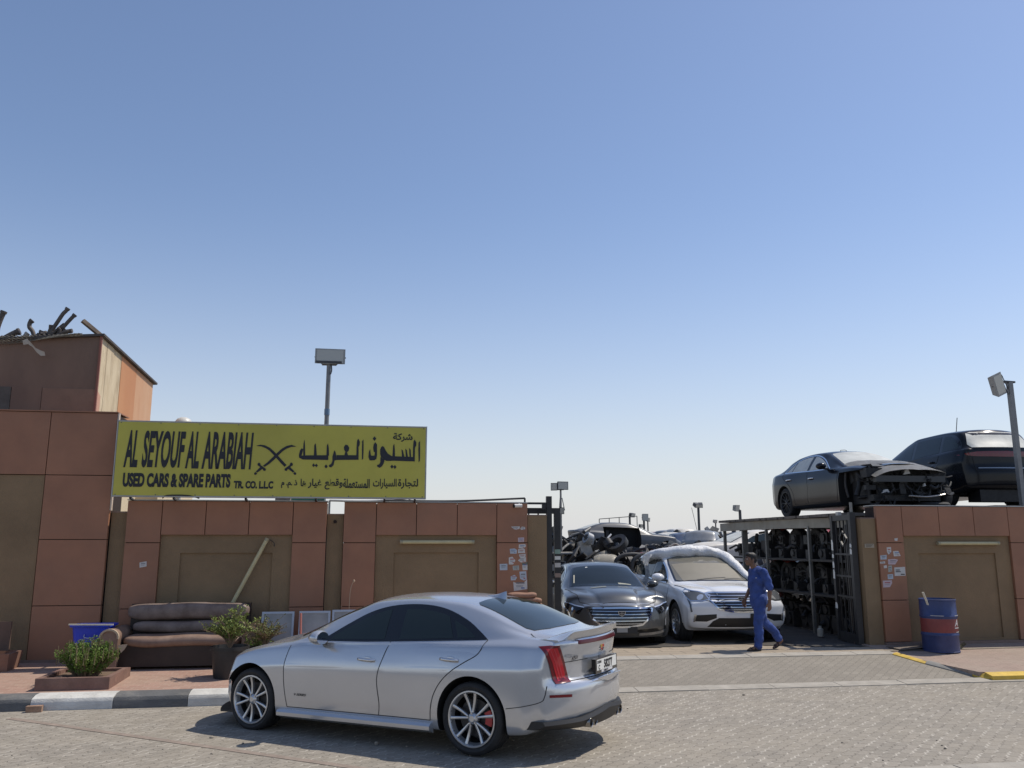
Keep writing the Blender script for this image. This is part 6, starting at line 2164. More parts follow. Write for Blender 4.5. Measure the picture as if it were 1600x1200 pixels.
for c in ((2.96, 1.83), (2.96, 1.45)):
    mb.lathe([(0.045, -0.01), (0.065, -0.01), (0.065, 0.01), (0.045, 0.01)], 16, Matrix.Translation((c[0], GY, c[1])) @ Matrix.Rotation(R(90), 4, 'X'), True)
mb.build('ornament', M_BSTEEL, sgt, 40)
for z, h, m in ((1.76, 0.075, mat('green_sticker', (0.25, 0.36, 0.30), 0.6)), (1.66, 0.06, M_WHITEP), (1.53, 0.075, M_STK), (1.36, 0.07, mat('brown_sticker', (0.30, 0.22, 0.18), 0.6))):
    part_box('sticker', sgt, m, 3.064, 3.166, GY - 0.034, GY - 0.0305, z, z + h)
gp = thing('gate_post', 'black steel gate post with a top guide arm left of the gateway', 'gate post', (0, 0, 0))
part_box('post', gp, M_BSTEEL, 2.875, 2.965, 14.32, 14.41, 0.10, 2.74, 0.006)
part_box('guide_arm', gp, M_BSTEEL, 2.1, 2.874, 14.34, 14.39, 2.60, 2.635, 0.004)
part_box('guide_roller', gp, M_BSTEEL, 2.80, 2.87, 14.335, 14.395, 2.52, 2.598, 0.004)

fg = thing('folded_gate', 'dark steel gate leaf folded back right of the gateway, with torn stickers', 'gate', (8.58, 14.36, 0.0), R(80))
def lf(name, x0, x1, y0, y1, z0, z1, m=M_BSTEEL, bev=0.005):
    return part_box(name, fg, m, x0, x1, y0, y1, z0, z1, bev)
lf('hinge_stile', 0.0, 0.12, -0.05, 0.05, 0.15, 2.50)
lf('end_stile', 0.94, 1.04, -0.05, 0.05, 0.15, 2.46)
lf('top_rail', 0.12, 0.94, -0.04, 0.04, 2.36, 2.46)
lf('bottom_rail', 0.12, 0.94, -0.04, 0.04, 0.15, 0.32)
for z in (0.95, 1.32, 1.72):
    lf('middle_rail', 0.12, 0.94, -0.03, 0.03, z, z + 0.035)
for x in np.arange(0.28, 0.90, 0.19):
    lf('upright', x - 0.012, x + 0.012, -0.012, 0.012, 0.32, 2.36, bev=0)
mb = MB()
d2 = [(0.36, 2.02), (0.54, 2.16), (0.72, 2.02), (0.54, 1.88)]
for i in range(4):
    a, b = d2[i], d2[(i + 1) % 4]
    mb.bar((a[0], 0, a[1]), (b[0], 0, b[1]), 0.03)
mb.build('ornament', M_BSTEEL, fg, 40)
lf('latch', 0.70, 0.84, -0.06, 0.0, 2.465, 2.53, M_METAL)
lf('latch_bar', 0.02, 0.06, -0.02, 0.02, 2.50, 2.68, M_POST)
for (x, z, w, h, pl_) in ((0.95, 1.80, 0.085, 0.20, 0), (0.945, 1.66, 0.09, 0.07, 0), (0.95, 1.47, 0.08, 0.12, 0), (0.95, 1.27, 0.085, 0.17, 0), (0.92, 0.72, 0.11, 0.11, 0), (0.02, 1.86, 0.08, 0.07, 0), (0.02, 1.74, 0.09, 0.1, 0)):
    st = MB()
    st.prism([(x, z), (x + w, z + 0.01), (x + w * 0.9, z + h), (x + w * 0.3, z + h * 1.05), (x - 0.01, z + h * 0.7)], 0.052, 0.054, Matrix(((1, 0, 0, 0), (0, 0, 1, 0), (0, 1, 0, 0), (0, 0, 0, 1))))
    st.build('sticker', M_WHITEP, fg)

# ------------------------------------------------------------------ tube lights on the walls
def tube_light(label, p0, p1):
    root = thing('tube_light', label, 'tube light', (0, 0, 0), 0, 'old tube lights on the walls')
    p0, p1 = Vector(p0), Vector(p1)
    d = (p1 - p0).normalized()
    mb = MB(); mb.tube([p0 + d * 0.045, p1 - d * 0.045], 0.032, 14); mb.build('cover', M_TUBEL, root, 40)
    for a, b in ((p0, p0 + d * 0.045), (p1 - d * 0.045, p1)):
        mb = MB(); mb.tube([a, b], 0.036, 14); mb.build('end_cap', mat('tube_end_cap', (0.34, 0.30, 0.19), 0.5), root, 40)
    for f in (0.2, 0.8):
        c = p0.lerp(p1, f)
        mb = MB(); mb.box(c.x - 0.02, c.x + 0.02, c.y + 0.028, WY + 0.05, c.z - 0.02, c.z + 0.02); mb.build('bracket', M_METAL, root)
    return root
a, b = onY(625, 847, 14.19), onY(741, 847, 14.19)
tube_light('level tube light on the olive bay left of the gateway', a, b)
a, b = onY(1465, 849, 14.19), onY(1561, 849, 14.19)
tube_light('level tube light above the blue barrel', a, b)
a, b = onY(418, 841, 14.17), onY(362, 945, 14.17)
tl_ = tube_light('tube light hanging askew above the sofa', a, b)
mb = MB(); mb.tube(curve_pts([tuple(a + Vector((0.03, 0.02, -0.02))), tuple(a + Vector((0.10, 0.03, -0.07))), tuple(a + Vector((0.11, 0.02, -0.13)))], 4), 0.007, 6)
mb.build('loose_wire', M_DARK, tl_)

# camera on the left wall corner
cc = thing('security_camera', 'small white security camera on the wall corner by the gate post', 'camera', (2.34, WY - 0.09, 2.565))
mb = MB(); mb.tube([(0.06, 0.0, 0.0), (-0.07, -0.03, -0.005)], 0.032, 14); mb.build('body', mat('white_plastic', (0.62, 0.60, 0.57), 0.4), cc, 40)
mb = MB(); mb.tube([(-0.07, -0.03, -0.005), (-0.085, -0.034, -0.006)], 0.034, 14); mb.build('lens', M_BLACKTXT, cc, 40)
mb = MB(); mb.bar((0.02, 0.0, 0.02), (0.03, 0.09, 0.04), 0.02); mb.build('mount', M_METAL, cc)

# ------------------------------------------------------------------ stickers on the walls
sk_i = [0]
def paper(px, label, m=None, seedk=0):
    """a torn paper, given by its outline in the photograph, stuck flat on the cladding"""
    sk_i[0] += 1
    mb = MB()
    y = WY - 0.0015
    q = [onY(x, yy, WY) for x, yy in px]
    mb.prism([(p.x, p.z) for p in q], 0.0, 0.0012 + 0.0003 * (sk_i[0] % 4), Matrix(((1, 0, 0, 0), (0, 0, -1, WY + 0.0005), (0, 1, 0, 0), (0, 0, 0, 1))))
    o = mb.build('wall_paper_sticker', m or M_STK)
    tag(o, label, 'sticker', 'paper stickers on the walls')
    return o
M_BLUEP = mat('pale_blue_sticker', (0.42, 0.47, 0.52), 0.6, var=0.12, vscale=14)
M_PINKP = mat('pale_pink_sticker', (0.50, 0.40, 0.42), 0.6, var=0.1, vscale=14)
def px6(l):
    return [(740 + a / 5.4545, 740 + b / 5.4545) for a, b in l]
paper(px6([(318, 452), (394, 450), (392, 470), (366, 478), (345, 474)]), 'long torn white strip, highest sticker left of the gate')
paper(px6([(398, 466), (412, 452), (438, 456), (440, 474), (404, 480)]), 'small rounded scrap right of the long torn strip')
paper(px6([(378, 546), (430, 544), (430, 582), (380, 584)]), 'pale pink square sticker just above the panel joint', M_PINKP)
paper(px6([(386, 604), (440, 600), (446, 620), (424, 640), (384, 636)]), 'torn white scrap just below the pink square sticker')
paper(px6([(380, 644), (436, 642), (438, 676), (378, 678)]), 'white rectangle under the torn scrap near the wall corner')
paper(px6([(308, 642), (350, 638), (370, 652), (366, 682), (312, 682)]), 'pale blue sticker left of the corner stickers', M_BLUEP)
paper(px6([(386, 690), (444, 684), (442, 708), (410, 720), (394, 714)]), 'ragged white scrap halfway down the corner column')
paper(px6([(378, 740), (400, 718), (446, 712), (446, 750), (404, 758)]), 'wide ragged white scrap above the green banded sticker')
paper(px6([(300, 716), (330, 708), (356, 740), (336, 774), (300, 774)]), 'tattered grey scrap left of the ragged white ones')
paper(px6([(222, 770), (288, 768), (288, 822), (224, 824)]), 'white card sticker standing alone farthest left', M_BLUEP)
paper(px6([(332, 788), (386, 782), (388, 822), (336, 824)]), 'greenish card sticker beside the lone white card', mat('green_grey_sticker', (0.36, 0.38, 0.34), 0.6))
paper(px6([(414, 762), (458, 756), (460, 822), (418, 824)]), 'white sticker with a dark green band at the corner')
paper(px6([(414, 760), (458, 754), (458, 776), (414, 780)]), 'dark green band across a corner sticker', mat('dark_green_band', (0.10, 0.16, 0.13), 0.6))
paper(px6([(316, 876), (350, 864), (370, 886), (356, 908), (318, 910)]), 'torn blue and white sticker above the big torn poster', M_BLUEP)
paper(px6([(390, 836), (448, 832), (452, 900), (430, 912), (396, 896)]), 'grey blue sheet above the big torn poster', M_BLUEP)
paper(px6([(338, 922), (380, 940), (430, 928), (456, 900), (458, 984), (344, 1000)]), 'big torn white poster, lowest on the wall corner')
def px7(l):
    return [(1120 + a / 3.0, 640 + b / 3.0) for a, b in l]
paper(px7([(832, 604), (848, 602), (846, 616), (834, 614)]), 'tiny white scrap above all other stickers right of the gate')
paper(px7([(796, 646), (816, 644), (818, 666), (806, 680), (798, 668)]), 'torn white scrap, upper left of the right stickers')
paper(px7([(826, 664), (850, 662), (862, 686), (830, 688)]), 'torn beige scrap, upper right of the right stickers')
paper(px7([(766, 684), (796, 681), (796, 702), (768, 703)]), 'pale blue card near the pier edge', M_BLUEP)
paper(px7([(802, 702), (834, 700), (850, 704), (836, 726), (804, 726)]), 'pinkish torn square in the middle of the right stickers', M_PINKP)
paper(px7([(764, 714), (788, 711), (789, 721), (766, 722)]), 'thin white strip by the pier edge')
paper(px7([(782, 732), (796, 729), (798, 742), (784, 744)]), 'small white oval scrap under the thin strip')
paper(px7([(804, 732), (820, 730), (822, 758), (804, 762)]), 'tall greyish sticker beside the large white card', mat('green_grey_sticker', (0.36, 0.38, 0.34), 0.6))
big_p = paper(px7([(832, 740), (882, 737), (885, 778), (834, 780)]), 'largest white card right of the gate, with dark print')
paper(px7([(800, 773), (826, 771), (827, 794), (802, 795)]), 'small blue card below the largest white card', M_BLUEP)
paper(px7([(778, 802), (820, 800), (822, 812), (812, 832), (780, 834)]), 'lowest pink and white torn sticker right of the gate', M_PINKP)
paper([(218, 879), (229, 877), (229, 885), (218, 887)], 'single white sticker on the rust column by the sofa')
pd = MB()
for k, (x0, x1, z) in enumerate(((838, 858, 752), (838, 862, 760), (862, 881, 772))):
    a, b = onY(1120 + x0 / 3, 640 + z / 3, WY), onY(1120 + x1 / 3, 640 + z / 3, WY)
    pd.box(a.x, b.x, WY - 0.0022, WY - 0.0020, a.z - 0.008, a.z + 0.008)
pd.build('printed_rows', M_BLACKTXT, big_p)

def prints(o, rows, m=None):
    me = o.data
    xs = [v.co.x for v in me.vertices]; zs = [v.co.z for v in me.vertices]; ys = [v.co.y for v in me.vertices]
    x0, x1, z0, z1, y0 = min(xs), max(xs), min(zs), max(zs), min(ys)
    for k, (a, b, c, d, mm) in enumerate(rows):
        mb = MB()
        mb.box(x0 + (x1 - x0) * a, x0 + (x1 - x0) * b, y0 - 0.0006, y0 - 0.0002, z0 + (z1 - z0) * c, z0 + (z1 - z0) * d)
        mb.build('printed_block', mm, o)
M_PRB = mat('print_blue', (0.10, 0.16, 0.34), 0.6)
M_PRK = mat('print_grey', (0.16, 0.16, 0.17), 0.6)
M_PRR = mat('print_red', (0.36, 0.08, 0.07), 0.6)
stks = [o for o in COL.objects if o.name.startswith('wall_paper_sticker')]
pr_r = random.Random(4)
for o in stks:
    w = max(v.co.x for v in o.data.vertices) - min(v.co.x for v in o.data.vertices)
    if w < 0.07 or o is big_p:
        continue
    m1 = pr_r.choice([M_PRB, M_PRK, M_PRR, M_PRK])
    prints(o, [(0.2, 0.8, 0.62, 0.74, m1), (0.2, 0.72, 0.46, 0.50, M_PRK), (0.2, 0.68, 0.34, 0.38, M_PRK)] + ([(0.55, 0.8, 0.2, 0.3, pr_r.choice([M_PRB, M_PRR]))] if pr_r.random() < 0.5 else []))

# ------------------------------------------------------------------ oil barrel
def rpave_z(y):
    return 0.045 + (y - 11.865) * 0.054
bz = rpave_z(13.56) - 0.004
ba = thing('oil_barrel', 'blue oil barrel with a red band standing on the right pavement', 'barrel', (9.56, 13.56, bz))
M_BBLUE = mat('barrel_blue', (0.030, 0.048, 0.145), 0.45, var=0.2, vscale=5, dirt=0.3, dcol=(0.10, 0.10, 0.14), bump=0.05, bscale=12)
M_BRED = mat('barrel_red', (0.20, 0.038, 0.036), 0.45, var=0.15, vscale=5, dirt=0.3, dcol=(0.2, 0.1, 0.09))
MB_R = 0.288
mb = MB()
mb.lathe([(0.0, 0.02), (MB_R - 0.012, 0.02), (MB_R - 0.004, 0.0), (MB_R + 0.006, 0.004), (MB_R + 0.006, 0.016), (MB_R, 0.022), (MB_R, 0.262), (MB_R + 0.008, 0.272), (MB_R + 0.012, 0.285), (MB_R + 0.008, 0.298), (MB_R, 0.308),
          (MB_R, 0.325)], 48)
mb.build('lower_drum', M_BBLUE, ba, 40)
mb = MB(); mb.lathe([(MB_R, 0.325), (MB_R + 0.0005, 0.33), (MB_R + 0.0005, 0.545), (MB_R, 0.55)], 48); mb.build('red_band', M_BRED, ba, 40)
mb = MB()
mb.lathe([(MB_R, 0.55), (MB_R, 0.565), (MB_R + 0.008, 0.575), (MB_R + 0.012, 0.588), (MB_R + 0.008, 0.60), (MB_R, 0.61), (MB_R - 0.002, 0.845), (MB_R + 0.006, 0.85), (MB_R + 0.007, 0.868), (MB_R - 0.003, 0.872), (MB_R - 0.008, 0.86), (MB_R - 0.012, 0.845), (MB_R - 0.012, 0.45), (0, 0.45)], 48)
mb.build('upper_drum', M_BBLUE, ba, 40)
for z0, z1, a0, a1 in ((0.33, 0.342, -1.15, -0.35), (0.60, 0.612, -1.2, -0.3), (0.60, 0.608, -2.6, -1.9)):
    mb = MB()
    n = 14
    pr = None
    for i in range(n + 1):
        t = a0 + (a1 - a0) * i / n
        rr_s = MB_R + 0.0035 + 0.0085 * (z0 > 0.58)
        q = [mb.bm.verts.new((rr_s * math.cos(t), rr_s * math.sin(t), z)) for z in (z0, z1)]
        if pr:
            mb._face([pr[0], q[0], q[1], pr[1]])
        pr = q
    mb.build('worn_stripe', mat('worn_white_stripe', (0.55, 0.53, 0.5), 0.6), ba)
def on_barrel(me, ang, z):
    for v in me.vertices:
        t = ang + v.co.x / MB_R
        v.co = ((MB_R + 0.003 + v.co.z) * math.cos(t), (MB_R + 0.003 + v.co.z) * math.sin(t), z + v.co.y)
    return me
me = text_mesh('A', 0.15, 0.004, 0.25, 1.0, 0.0008)
bmx = bmesh.new(); bmx.from_mesh(me); bmesh.ops.triangulate(bmx, faces=bmx.faces[:]); bmesh.ops.subdivide_edges(bmx, edges=[e for e in bmx.edges if e.calc_length() > 0.03], cuts=2); bmx.to_mesh(me); bmx.free()
me.materials.clear(); me.materials.append(mat('worn_white_lettering', (0.6, 0.58, 0.56), 0.5))
lt = link_mesh('lettering', on_barrel(me, -1.22, 0.435), ba)
mb = MB()
pr = None
for i in range(15):
    t = -1.26 + 0.7 * i / 14
    q = [mb.bm.verts.new(((MB_R + 0.004) * math.cos(t), (MB_R + 0.004) * math.sin(t), z)) for z in (0.395, 0.412)]
    if pr:
        mb._face([pr[0], q[0], q[1], pr[1]])
    pr = q
mb.build('white_rule', mat('worn_white_lettering', (0.6, 0.58, 0.56), 0.5), ba)
mb = MB(); mb.bar((-0.10, -0.05, 0.46), (-0.36, -0.16, 0.99), 0.035, 0.012)
st_ = mb.build('wooden_stick', mat('pale_stick', (0.62, 0.58, 0.48), 0.6), None, None, (9.56, 13.56, bz))
tag(st_, 'pale flat stick poking out of the barrel', 'stick')
# crumpled cloth and cardboard behind the barrel
mb = MB()
pr = None
for i in range(7):
    q = []
    for j in range(6):
        q.append(mb.bm.verts.new((0.05 * i, 0.05 * j, 0.02 + 0.05 * math.sin(i * 1.3) * math.sin(j * 1.1 + 0.5) + 0.04 * (i / 6)**2)))
    if pr:
        for j in range(5):
            mb._face([pr[j], pr[j + 1], q[j + 1], q[j]])
    pr = q
bmesh.ops.solidify(mb.bm, geom=mb.bm.faces[:], thickness=0.015)
tag(mb.build('floor_mat', mat('dusty_black_mat', (0.06, 0.058, 0.045), 0.7, var=0.4, vscale=9), None, 60, (9.83, 13.62, bz + 0.01), (0.12, 0.0, 0.2)), 'crumpled dark mat on the pavement behind the barrel', 'mat')
mb = MB(); mb.box(0, 0.75, 0, 0.35, 0.0, 0.012); mb.bevel(0.004)
tag(mb.build('cardboard_sheet', mat('grey_cardboard', (0.16, 0.13, 0.105), 0.8, var=0.2, vscale=4), None, 40, (8.85, 13.62, rpave_z(13.7) + 0.012), (0.05, -0.05, 0.15)), 'flat grey brown sheet leaning on the wall foot left of the barrel', 'cardboard')

# ------------------------------------------------------------------ sofa and pavement clutter on the left
M_LEATH = mat('brown_leather', (0.13, 0.09, 0.072), 0.55, col2=(0.25, 0.19, 0.16), vscale=4.5, bump=0.25, bscale=16, dirt=0.5, dcol=(0.22, 0.17, 0.145), rvar=0.12)
M_LEATHD = mat('dark_brown_leather', (0.030, 0.019, 0.016), 0.5, var=0.3, vscale=4)
M_HIDE = mat('tan_cushion_hide', (0.18, 0.11, 0.078), 0.55, col2=(0.29, 0.20, 0.15), vscale=4, bump=0.25, bscale=14, dirt=0.4, dcol=(0.30, 0.22, 0.17))
sfz = pave_z(13.4)
sf = thing('sofa', 'worn brown leather sofa with a torn seat on the left pavement', 'sofa', (-3.72, 13.32, sfz))
def cushion(name, x0, x1, y0, y1, z0, z1, m, puff=0.05, seed=0, parent=None, nx=26, ny=10):
    mb = MB()
    r_ = random.Random(seed)
    ph = r_.uniform(0, 6)
    cx, cy, cz = (x0 + x1) / 2, (y0 + y1) / 2, (z0 + z1) / 2
    hx_, hy_, hz_ = (x1 - x0) / 2, (y1 - y0) / 2, (z1 - z0) / 2
    rings = []
    for i in range(nx + 1):
        u = -math.cos(PI * i / nx)
        su = (1 - abs(u)**8)**(1 / 3.0) if abs(u) < 1 else 0.0
        ring = []
        for j in range(20):
            t = 2 * PI * j / 20
            c, s = math.cos(t), math.sin(t)
            yy = math.copysign(abs(c)**0.6, c) * hy_ * max(su, 0.02)
            zz = math.copysign(abs(s)**0.6, s) * hz_ * max(su, 0.02)
            w = 0.012 * math.sin(u * 9 + ph + j) + 0.008 * math.sin(u * 21 + ph * 2)
            ring.append(mb.bm.verts.new((cx + u * hx_, cy + yy * (1 + w), cz + zz * (1 + w) + puff * 0.15 * math.sin(u * 5 + ph))))
        rings.append(ring)
    for a, b in zip(rings[:-1], rings[1:]):
        for j in range(20):
            mb._face([a[j], a[(j + 1) % 20], b[(j + 1) % 20], b[j]])
    mb._face(rings[0]); mb._face(rings[-1])
    return mb.build(name, m, parent, 70)
sf.scale = (0.90, 1.0, 1.0)
part_box('base', sf, M_LEATHD, 0.02, 2.1, 0.04, 0.72, 0.04, 0.34, 0.03)
cushion('seat_cushion', 0.10, 2.0, -0.02, 0.62, 0.30, 0.475, M_HIDE, 0.06, 1, sf)
cushion('seat_back_roll', 0.14, 1.96, 0.40, 0.66, 0.475, 0.64, M_LEATH, 0.05, 2, sf)
cushion('backrest', 0.02, 2.0, 0.46, 0.76, 0.655, 0.90, M_LEATH, 0.05, 3, sf)
part_box('back_frame', sf, M_LEATHD, 0.05, 2.0, 0.66, 0.80, 0.3, 0.88, 0.03)
for x0, x1, nm in ((-0.17, 0.09, 'armrest'), (2.0, 2.24, 'armrest')):
    mb = MB()
    prof = [(x0, 0.04), (x1, 0.04), (x1, 0.42)] + [((x0 + x1) / 2 + 0.14 * math.cos(t), 0.47 + 0.11 * math.sin(t)) for t in np.linspace(0.0, PI, 12)] + [(x0, 0.42)]
    mb.prism(prof, -0.06, 0.72, Matrix(((1, 0, 0, 0), (0, 0, 1, 0), (0, 1, 0, 0), (0, 0, 0, 1))))
    mb.bevel(0.015, 2, 0.6)
    ar = mb.build(nm, M_HIDE, sf, 60)
    mb = MB()
    prof2 = [((x0 + x1) / 2 + 0.15 * math.cos(t), 0.47 + 0.12 * math.sin(t)) for t in np.linspace(-0.2, PI + 0.2, 14)]
    prof3 = [((x0 + x1) / 2 + 0.122 * math.cos(t), 0.47 + 0.092 * math.sin(t)) for t in np.linspace(PI + 0.2, -0.2, 14)]
    mb.prism(prof2 + prof3, -0.09, -0.05, Matrix(((1, 0, 0, 0), (0, 0, 1, 0), (0, 1, 0, 0), (0, 0, 0, 1))))
    mb.build('torn_lining', mat('cream_lining', (0.45, 0.36, 0.25), 0.8), ar, 50)
mb = MB()
mb.prism([(0.08, 0.36), (0.24, 0.37), (0.20, 0.30), (0.15, 0.25), (0.12, 0.31)], -0.045, -0.04, Matrix(((1, 0, 0, 0), (0, 0, 1, 0), (0, 1, 0, 0), (0, 0, 0, 1))))
mb.build('torn_flap', mat('cream_lining', (0.45, 0.36, 0.25), 0.8), sf)

tbz = pave_z(13.5)
tb = thing('plastic_tub', 'bright blue plastic tub on legs of stacked blocks beside the sofa', 'tub', (-4.06, 13.56, tbz))
M_TUB = mat('blue_plastic', (0.012, 0.045, 0.50), 0.35, var=0.12, vscale=4)
mb = MB()
def rr_ring(hx_, hy_, z, r=0.06, n=6):
    pts = []
    for cx, cy, a0 in ((hx_ - r, hy_ - r, 0), (-hx_ + r, hy_ - r, PI / 2), (-hx_ + r, -hy_ + r, PI), (hx_ - r, -hy_ + r, 3 * PI / 2)):
        for i in range(n):
            t = a0 + PI / 2 * i / (n - 1)
            pts.append((cx + r * math.cos(t), cy + r * math.sin(t), z))
    return pts
def loft(mb, rings, cap0=True, cap1=True):
    vr = [[mb.bm.verts.new(p) for p in r_] for r_ in rings]
    n = len(vr[0])
    for a, b in zip(vr[:-1], vr[1:]):
        for j in range(n):
            mb._face([a[j], a[(j + 1) % n], b[(j + 1) % n], b[j]])
    if cap0:
        mb._face(vr[0])
    if cap1:
        mb._face(vr[-1])
loft(mb, [rr_ring(0.215, 0.16, 0.27), rr_ring(0.255, 0.19, 0.60), rr_ring(0.285, 0.215, 0.605), rr_ring(0.287, 0.217, 0.63), rr_ring(0.255, 0.19, 0.632), rr_ring(0.21, 0.155, 0.30)])
mb.build('tub', M_TUB, tb, 40)
mb = MB(); mb.tube(curve_pts([(-0.07, -0.186, 0.50), (-0.065, -0.205, 0.465), (0.0, -0.212, 0.452), (0.065, -0.205, 0.465), (0.07, -0.186, 0.50)], 4), 0.008, 6)
mb.build('handle', mat('tub_handle', (0.3, 0.34, 0.5), 0.4), tb, 40)
mb = MB()
mb.prism([(-0.02, 0.36), (0.01, 0.34), (0.02, 0.40), (0.05, 0.42), (0.03, 0.46), (0.0, 0.45), (-0.02, 0.41)], 0, 0.003, Matrix.Translation((0.13, -0.188, 0.02)) @ Matrix(((1, 0, 0, 0), (0, 0, -1, 0), (0, 1, 0, 0), (0, 0, 0, 1))))
mb.build('dark_stain', M_BLACKTXT, tb)
mb = MB(); mb.box(-0.30, 0.30, -0.17, -0.14, 0.632, 0.65); mb.bevel(0.004)
wl = mb.build('wood_lath', mat('pale_stick', (0.62, 0.58, 0.48), 0.6), None, 40, (-4.06, 13.50, tbz), (0, 0.02, 0.03)); tag(wl, 'pale wooden lath lying across the blue tub', 'lath')
mb = MB(); mb.box(-0.2, 0.2, -0.16, 0.16, 0.0, 0.272); mb.bevel(0.01)
tag(mb.build('concrete_block', mat('dark_block', (0.10, 0.085, 0.075), 0.9, var=0.2, vscale=5), None, 40, (-4.06, 13.56, tbz)), 'dark block under the blue tub', 'block')

# planter with shrub
def leaf_cloud(mb, centres, n, size, rnd, up=0.3, aspect=0.45):
    for _ in range(n):
        c, r_ = centres[rnd.randrange(len(centres))]
        while True:
            d = Vector((rnd.uniform(-1, 1), rnd.uniform(-1, 1), rnd.uniform(-1, 1)))
            if d.length <= 1:
                break
        p = Vector(c) + Vector((d.x * r_[0], d.y * r_[1], d.z * r_[2]))
        a = Vector((rnd.uniform(-1, 1), rnd.uniform(-1, 1), rnd.uniform(-0.4, 1) + up)).normalized()
        s = a.cross(Vector((rnd.uniform(-1, 1), rnd.uniform(-1, 1), rnd.uniform(-1, 1)))).normalized()
        L_ = size * rnd.uniform(0.6, 1.3)
        w = L_ * aspect
        mid = p + a * L_ * 0.5
        nn = a.cross(s) * L_ * 0.08
        v = [mb.bm.verts.new(q) for q in (p, mid + s * w * 0.5 + nn, p + a * L_, mid - s * w * 0.5 + nn)]
        mb._face(v)
def leaf_mat(name, c1, c2):
    return mat(name, c1, 0.6, col2=c2, vscale=7, spec=0.3)
M_LEAFA = leaf_mat('shrub_leaf', (0.085, 0.15, 0.025), (0.17, 0.24, 0.045))
M_LEAFB = leaf_mat('pale_shrub_leaf', (0.12, 0.18, 0.04), (0.26, 0.30, 0.075))
M_LEAFC = leaf_mat('dry_shrub_leaf', (0.15, 0.13, 0.045), (0.16, 0.20, 0.06))
M_STEM = mat('shrub_stem', (0.19, 0.13, 0.08), 0.8, var=0.3, vscale=20)
pz = pave_z(12.05)
pf_, pb_ = onZ(53, 1080, pz), onZ(168, 1078, pz)
px0, px1 = pf_.x, pb_.x
plt = thing('planter_bed', 'low raised planter bed of red brown slabs on the left pavement', 'planter', (0, 0, 0))
M_SLAB = mat('planter_slab', (0.20, 0.115, 0.09), 0.8, var=0.2, vscale=6, bump=0.3, bscale=30, dirt=0.4, dcol=(0.25, 0.18, 0.14))
py0, py1 = pf_.y, pf_.y + 0.95
for nm, q in (('front_slab', (px0, px1, py0, py0 + 0.07)), ('back_slab', (px0, px1, py1 - 0.07, py1)), ('side_slab', (px0, px0 + 0.07, py0 + 0.072, py1 - 0.072)), ('side_slab', (px1 - 0.07, px1, py0 + 0.072, py1 - 0.072))):
    part_box(nm, plt, M_SLAB, *q, pz - 0.05, pz + (0.15 if nm != 'back_slab' else 0.14), 0.012)
part_box('soil', plt, mat('planter_soil', (0.16, 0.11, 0.075), 0.95, var=0.3, vscale=12, bump=0.5), px0 + 0.06, px1 - 0.06, py0 + 0.06, py1 - 0.06, pz - 0.05, pz + 0.10)
def shrub(name, label, loc, stems, spread, height, leafm, n, size, seed, cat='shrub', dry=0.0):
    r_ = random.Random(seed)
    root = thing(name, label, cat, loc)
    sm = MB(); lm = MB(); dm2 = MB()
    for i in range(stems):
        a = r_.uniform(0, 2 * PI)
        rad = math.sqrt(r_.random()) * spread
        h_ = height * r_.uniform(0.72, 1.05) * (1 - 0.35 * (rad / spread)**2)
        b0 = Vector((math.cos(a) * rad * 0.35, math.sin(a) * rad * 0.35, 0))
        top = Vector((math.cos(a) * rad, math.sin(a) * rad, h_))
        mid = b0.lerp(top, 0.5) + Vector((r_.uniform(-0.03, 0.03), r_.uniform(-0.03, 0.03), 0.03))
        sm.tube([b0, mid, top], [0.006, 0.004, 0.002], 5)
        for k in range(n // stems):
            t = r_.uniform(0.18, 1.0)
            p = b0.lerp(mid, t * 2) if t < 0.5 else mid.lerp(top, t * 2 - 1)
            leaf_cloud(lm, [(p, (0.035, 0.035, 0.03))], 2, size, r_)
        if r_.random() < dry:
            dm2.tube([top - Vector((0, 0, 0.10)), top + Vector((r_.uniform(-0.02, 0.02), 0, 0.05))], [0.006, 0.004], 5)
    sm.build('stems', M_STEM, root, 60)
    lm.build('foliage', leafm, root, recalc=False)
    if dry:
        dm2.build('seed_heads', mat('dry_seed_head', (0.22, 0.17, 0.09), 0.8), root)['kind'] = 'stuff'
    return root
shrub('bushy_shrub', 'dense green shrub with dry tips growing in the planter bed', ((px0 + px1) / 2 + 0.02, py0 + 0.45, pz + 0.10), 120, 0.385, 0.50, M_LEAFA, 3600, 0.036, 11, 'shrub', 0.45)

def pot(name, label, loc, r, h, m):
    t = thing(name, label, 'plant pot', loc)
    mb = MB()
    mb.lathe([(0.0, 0.0), (r * 0.78, 0.0), (r * 0.80, 0.02), (r * 0.97, h - 0.05), (r * 1.05, h - 0.048), (r * 1.06, h), (r * 0.98, h), (r * 0.94, h - 0.06), (0, h - 0.06)], 32)
    mb.build('pot', m, t, 40)
    mb = MB(); mb.lathe([(0, h - 0.058), (r * 0.92, h - 0.056)], 24); mb.build('soil', mat('planter_soil', (0.16, 0.11, 0.075), 0.95), t)
    return t
M_POT = mat('black_pot', (0.02, 0.021, 0.022), 0.5, var=0.3, vscale=6, dirt=0.3, dcol=(0.07, 0.065, 0.06))
ppz = pave_z(12.5)
p1 = onZ(357, 1056, ppz)
pot('plant_pot', 'large black plant pot holding the leafy shrub in front of the sofa', (p1.x + 0.02, 12.62, ppz), 0.25, 0.42, M_POT)
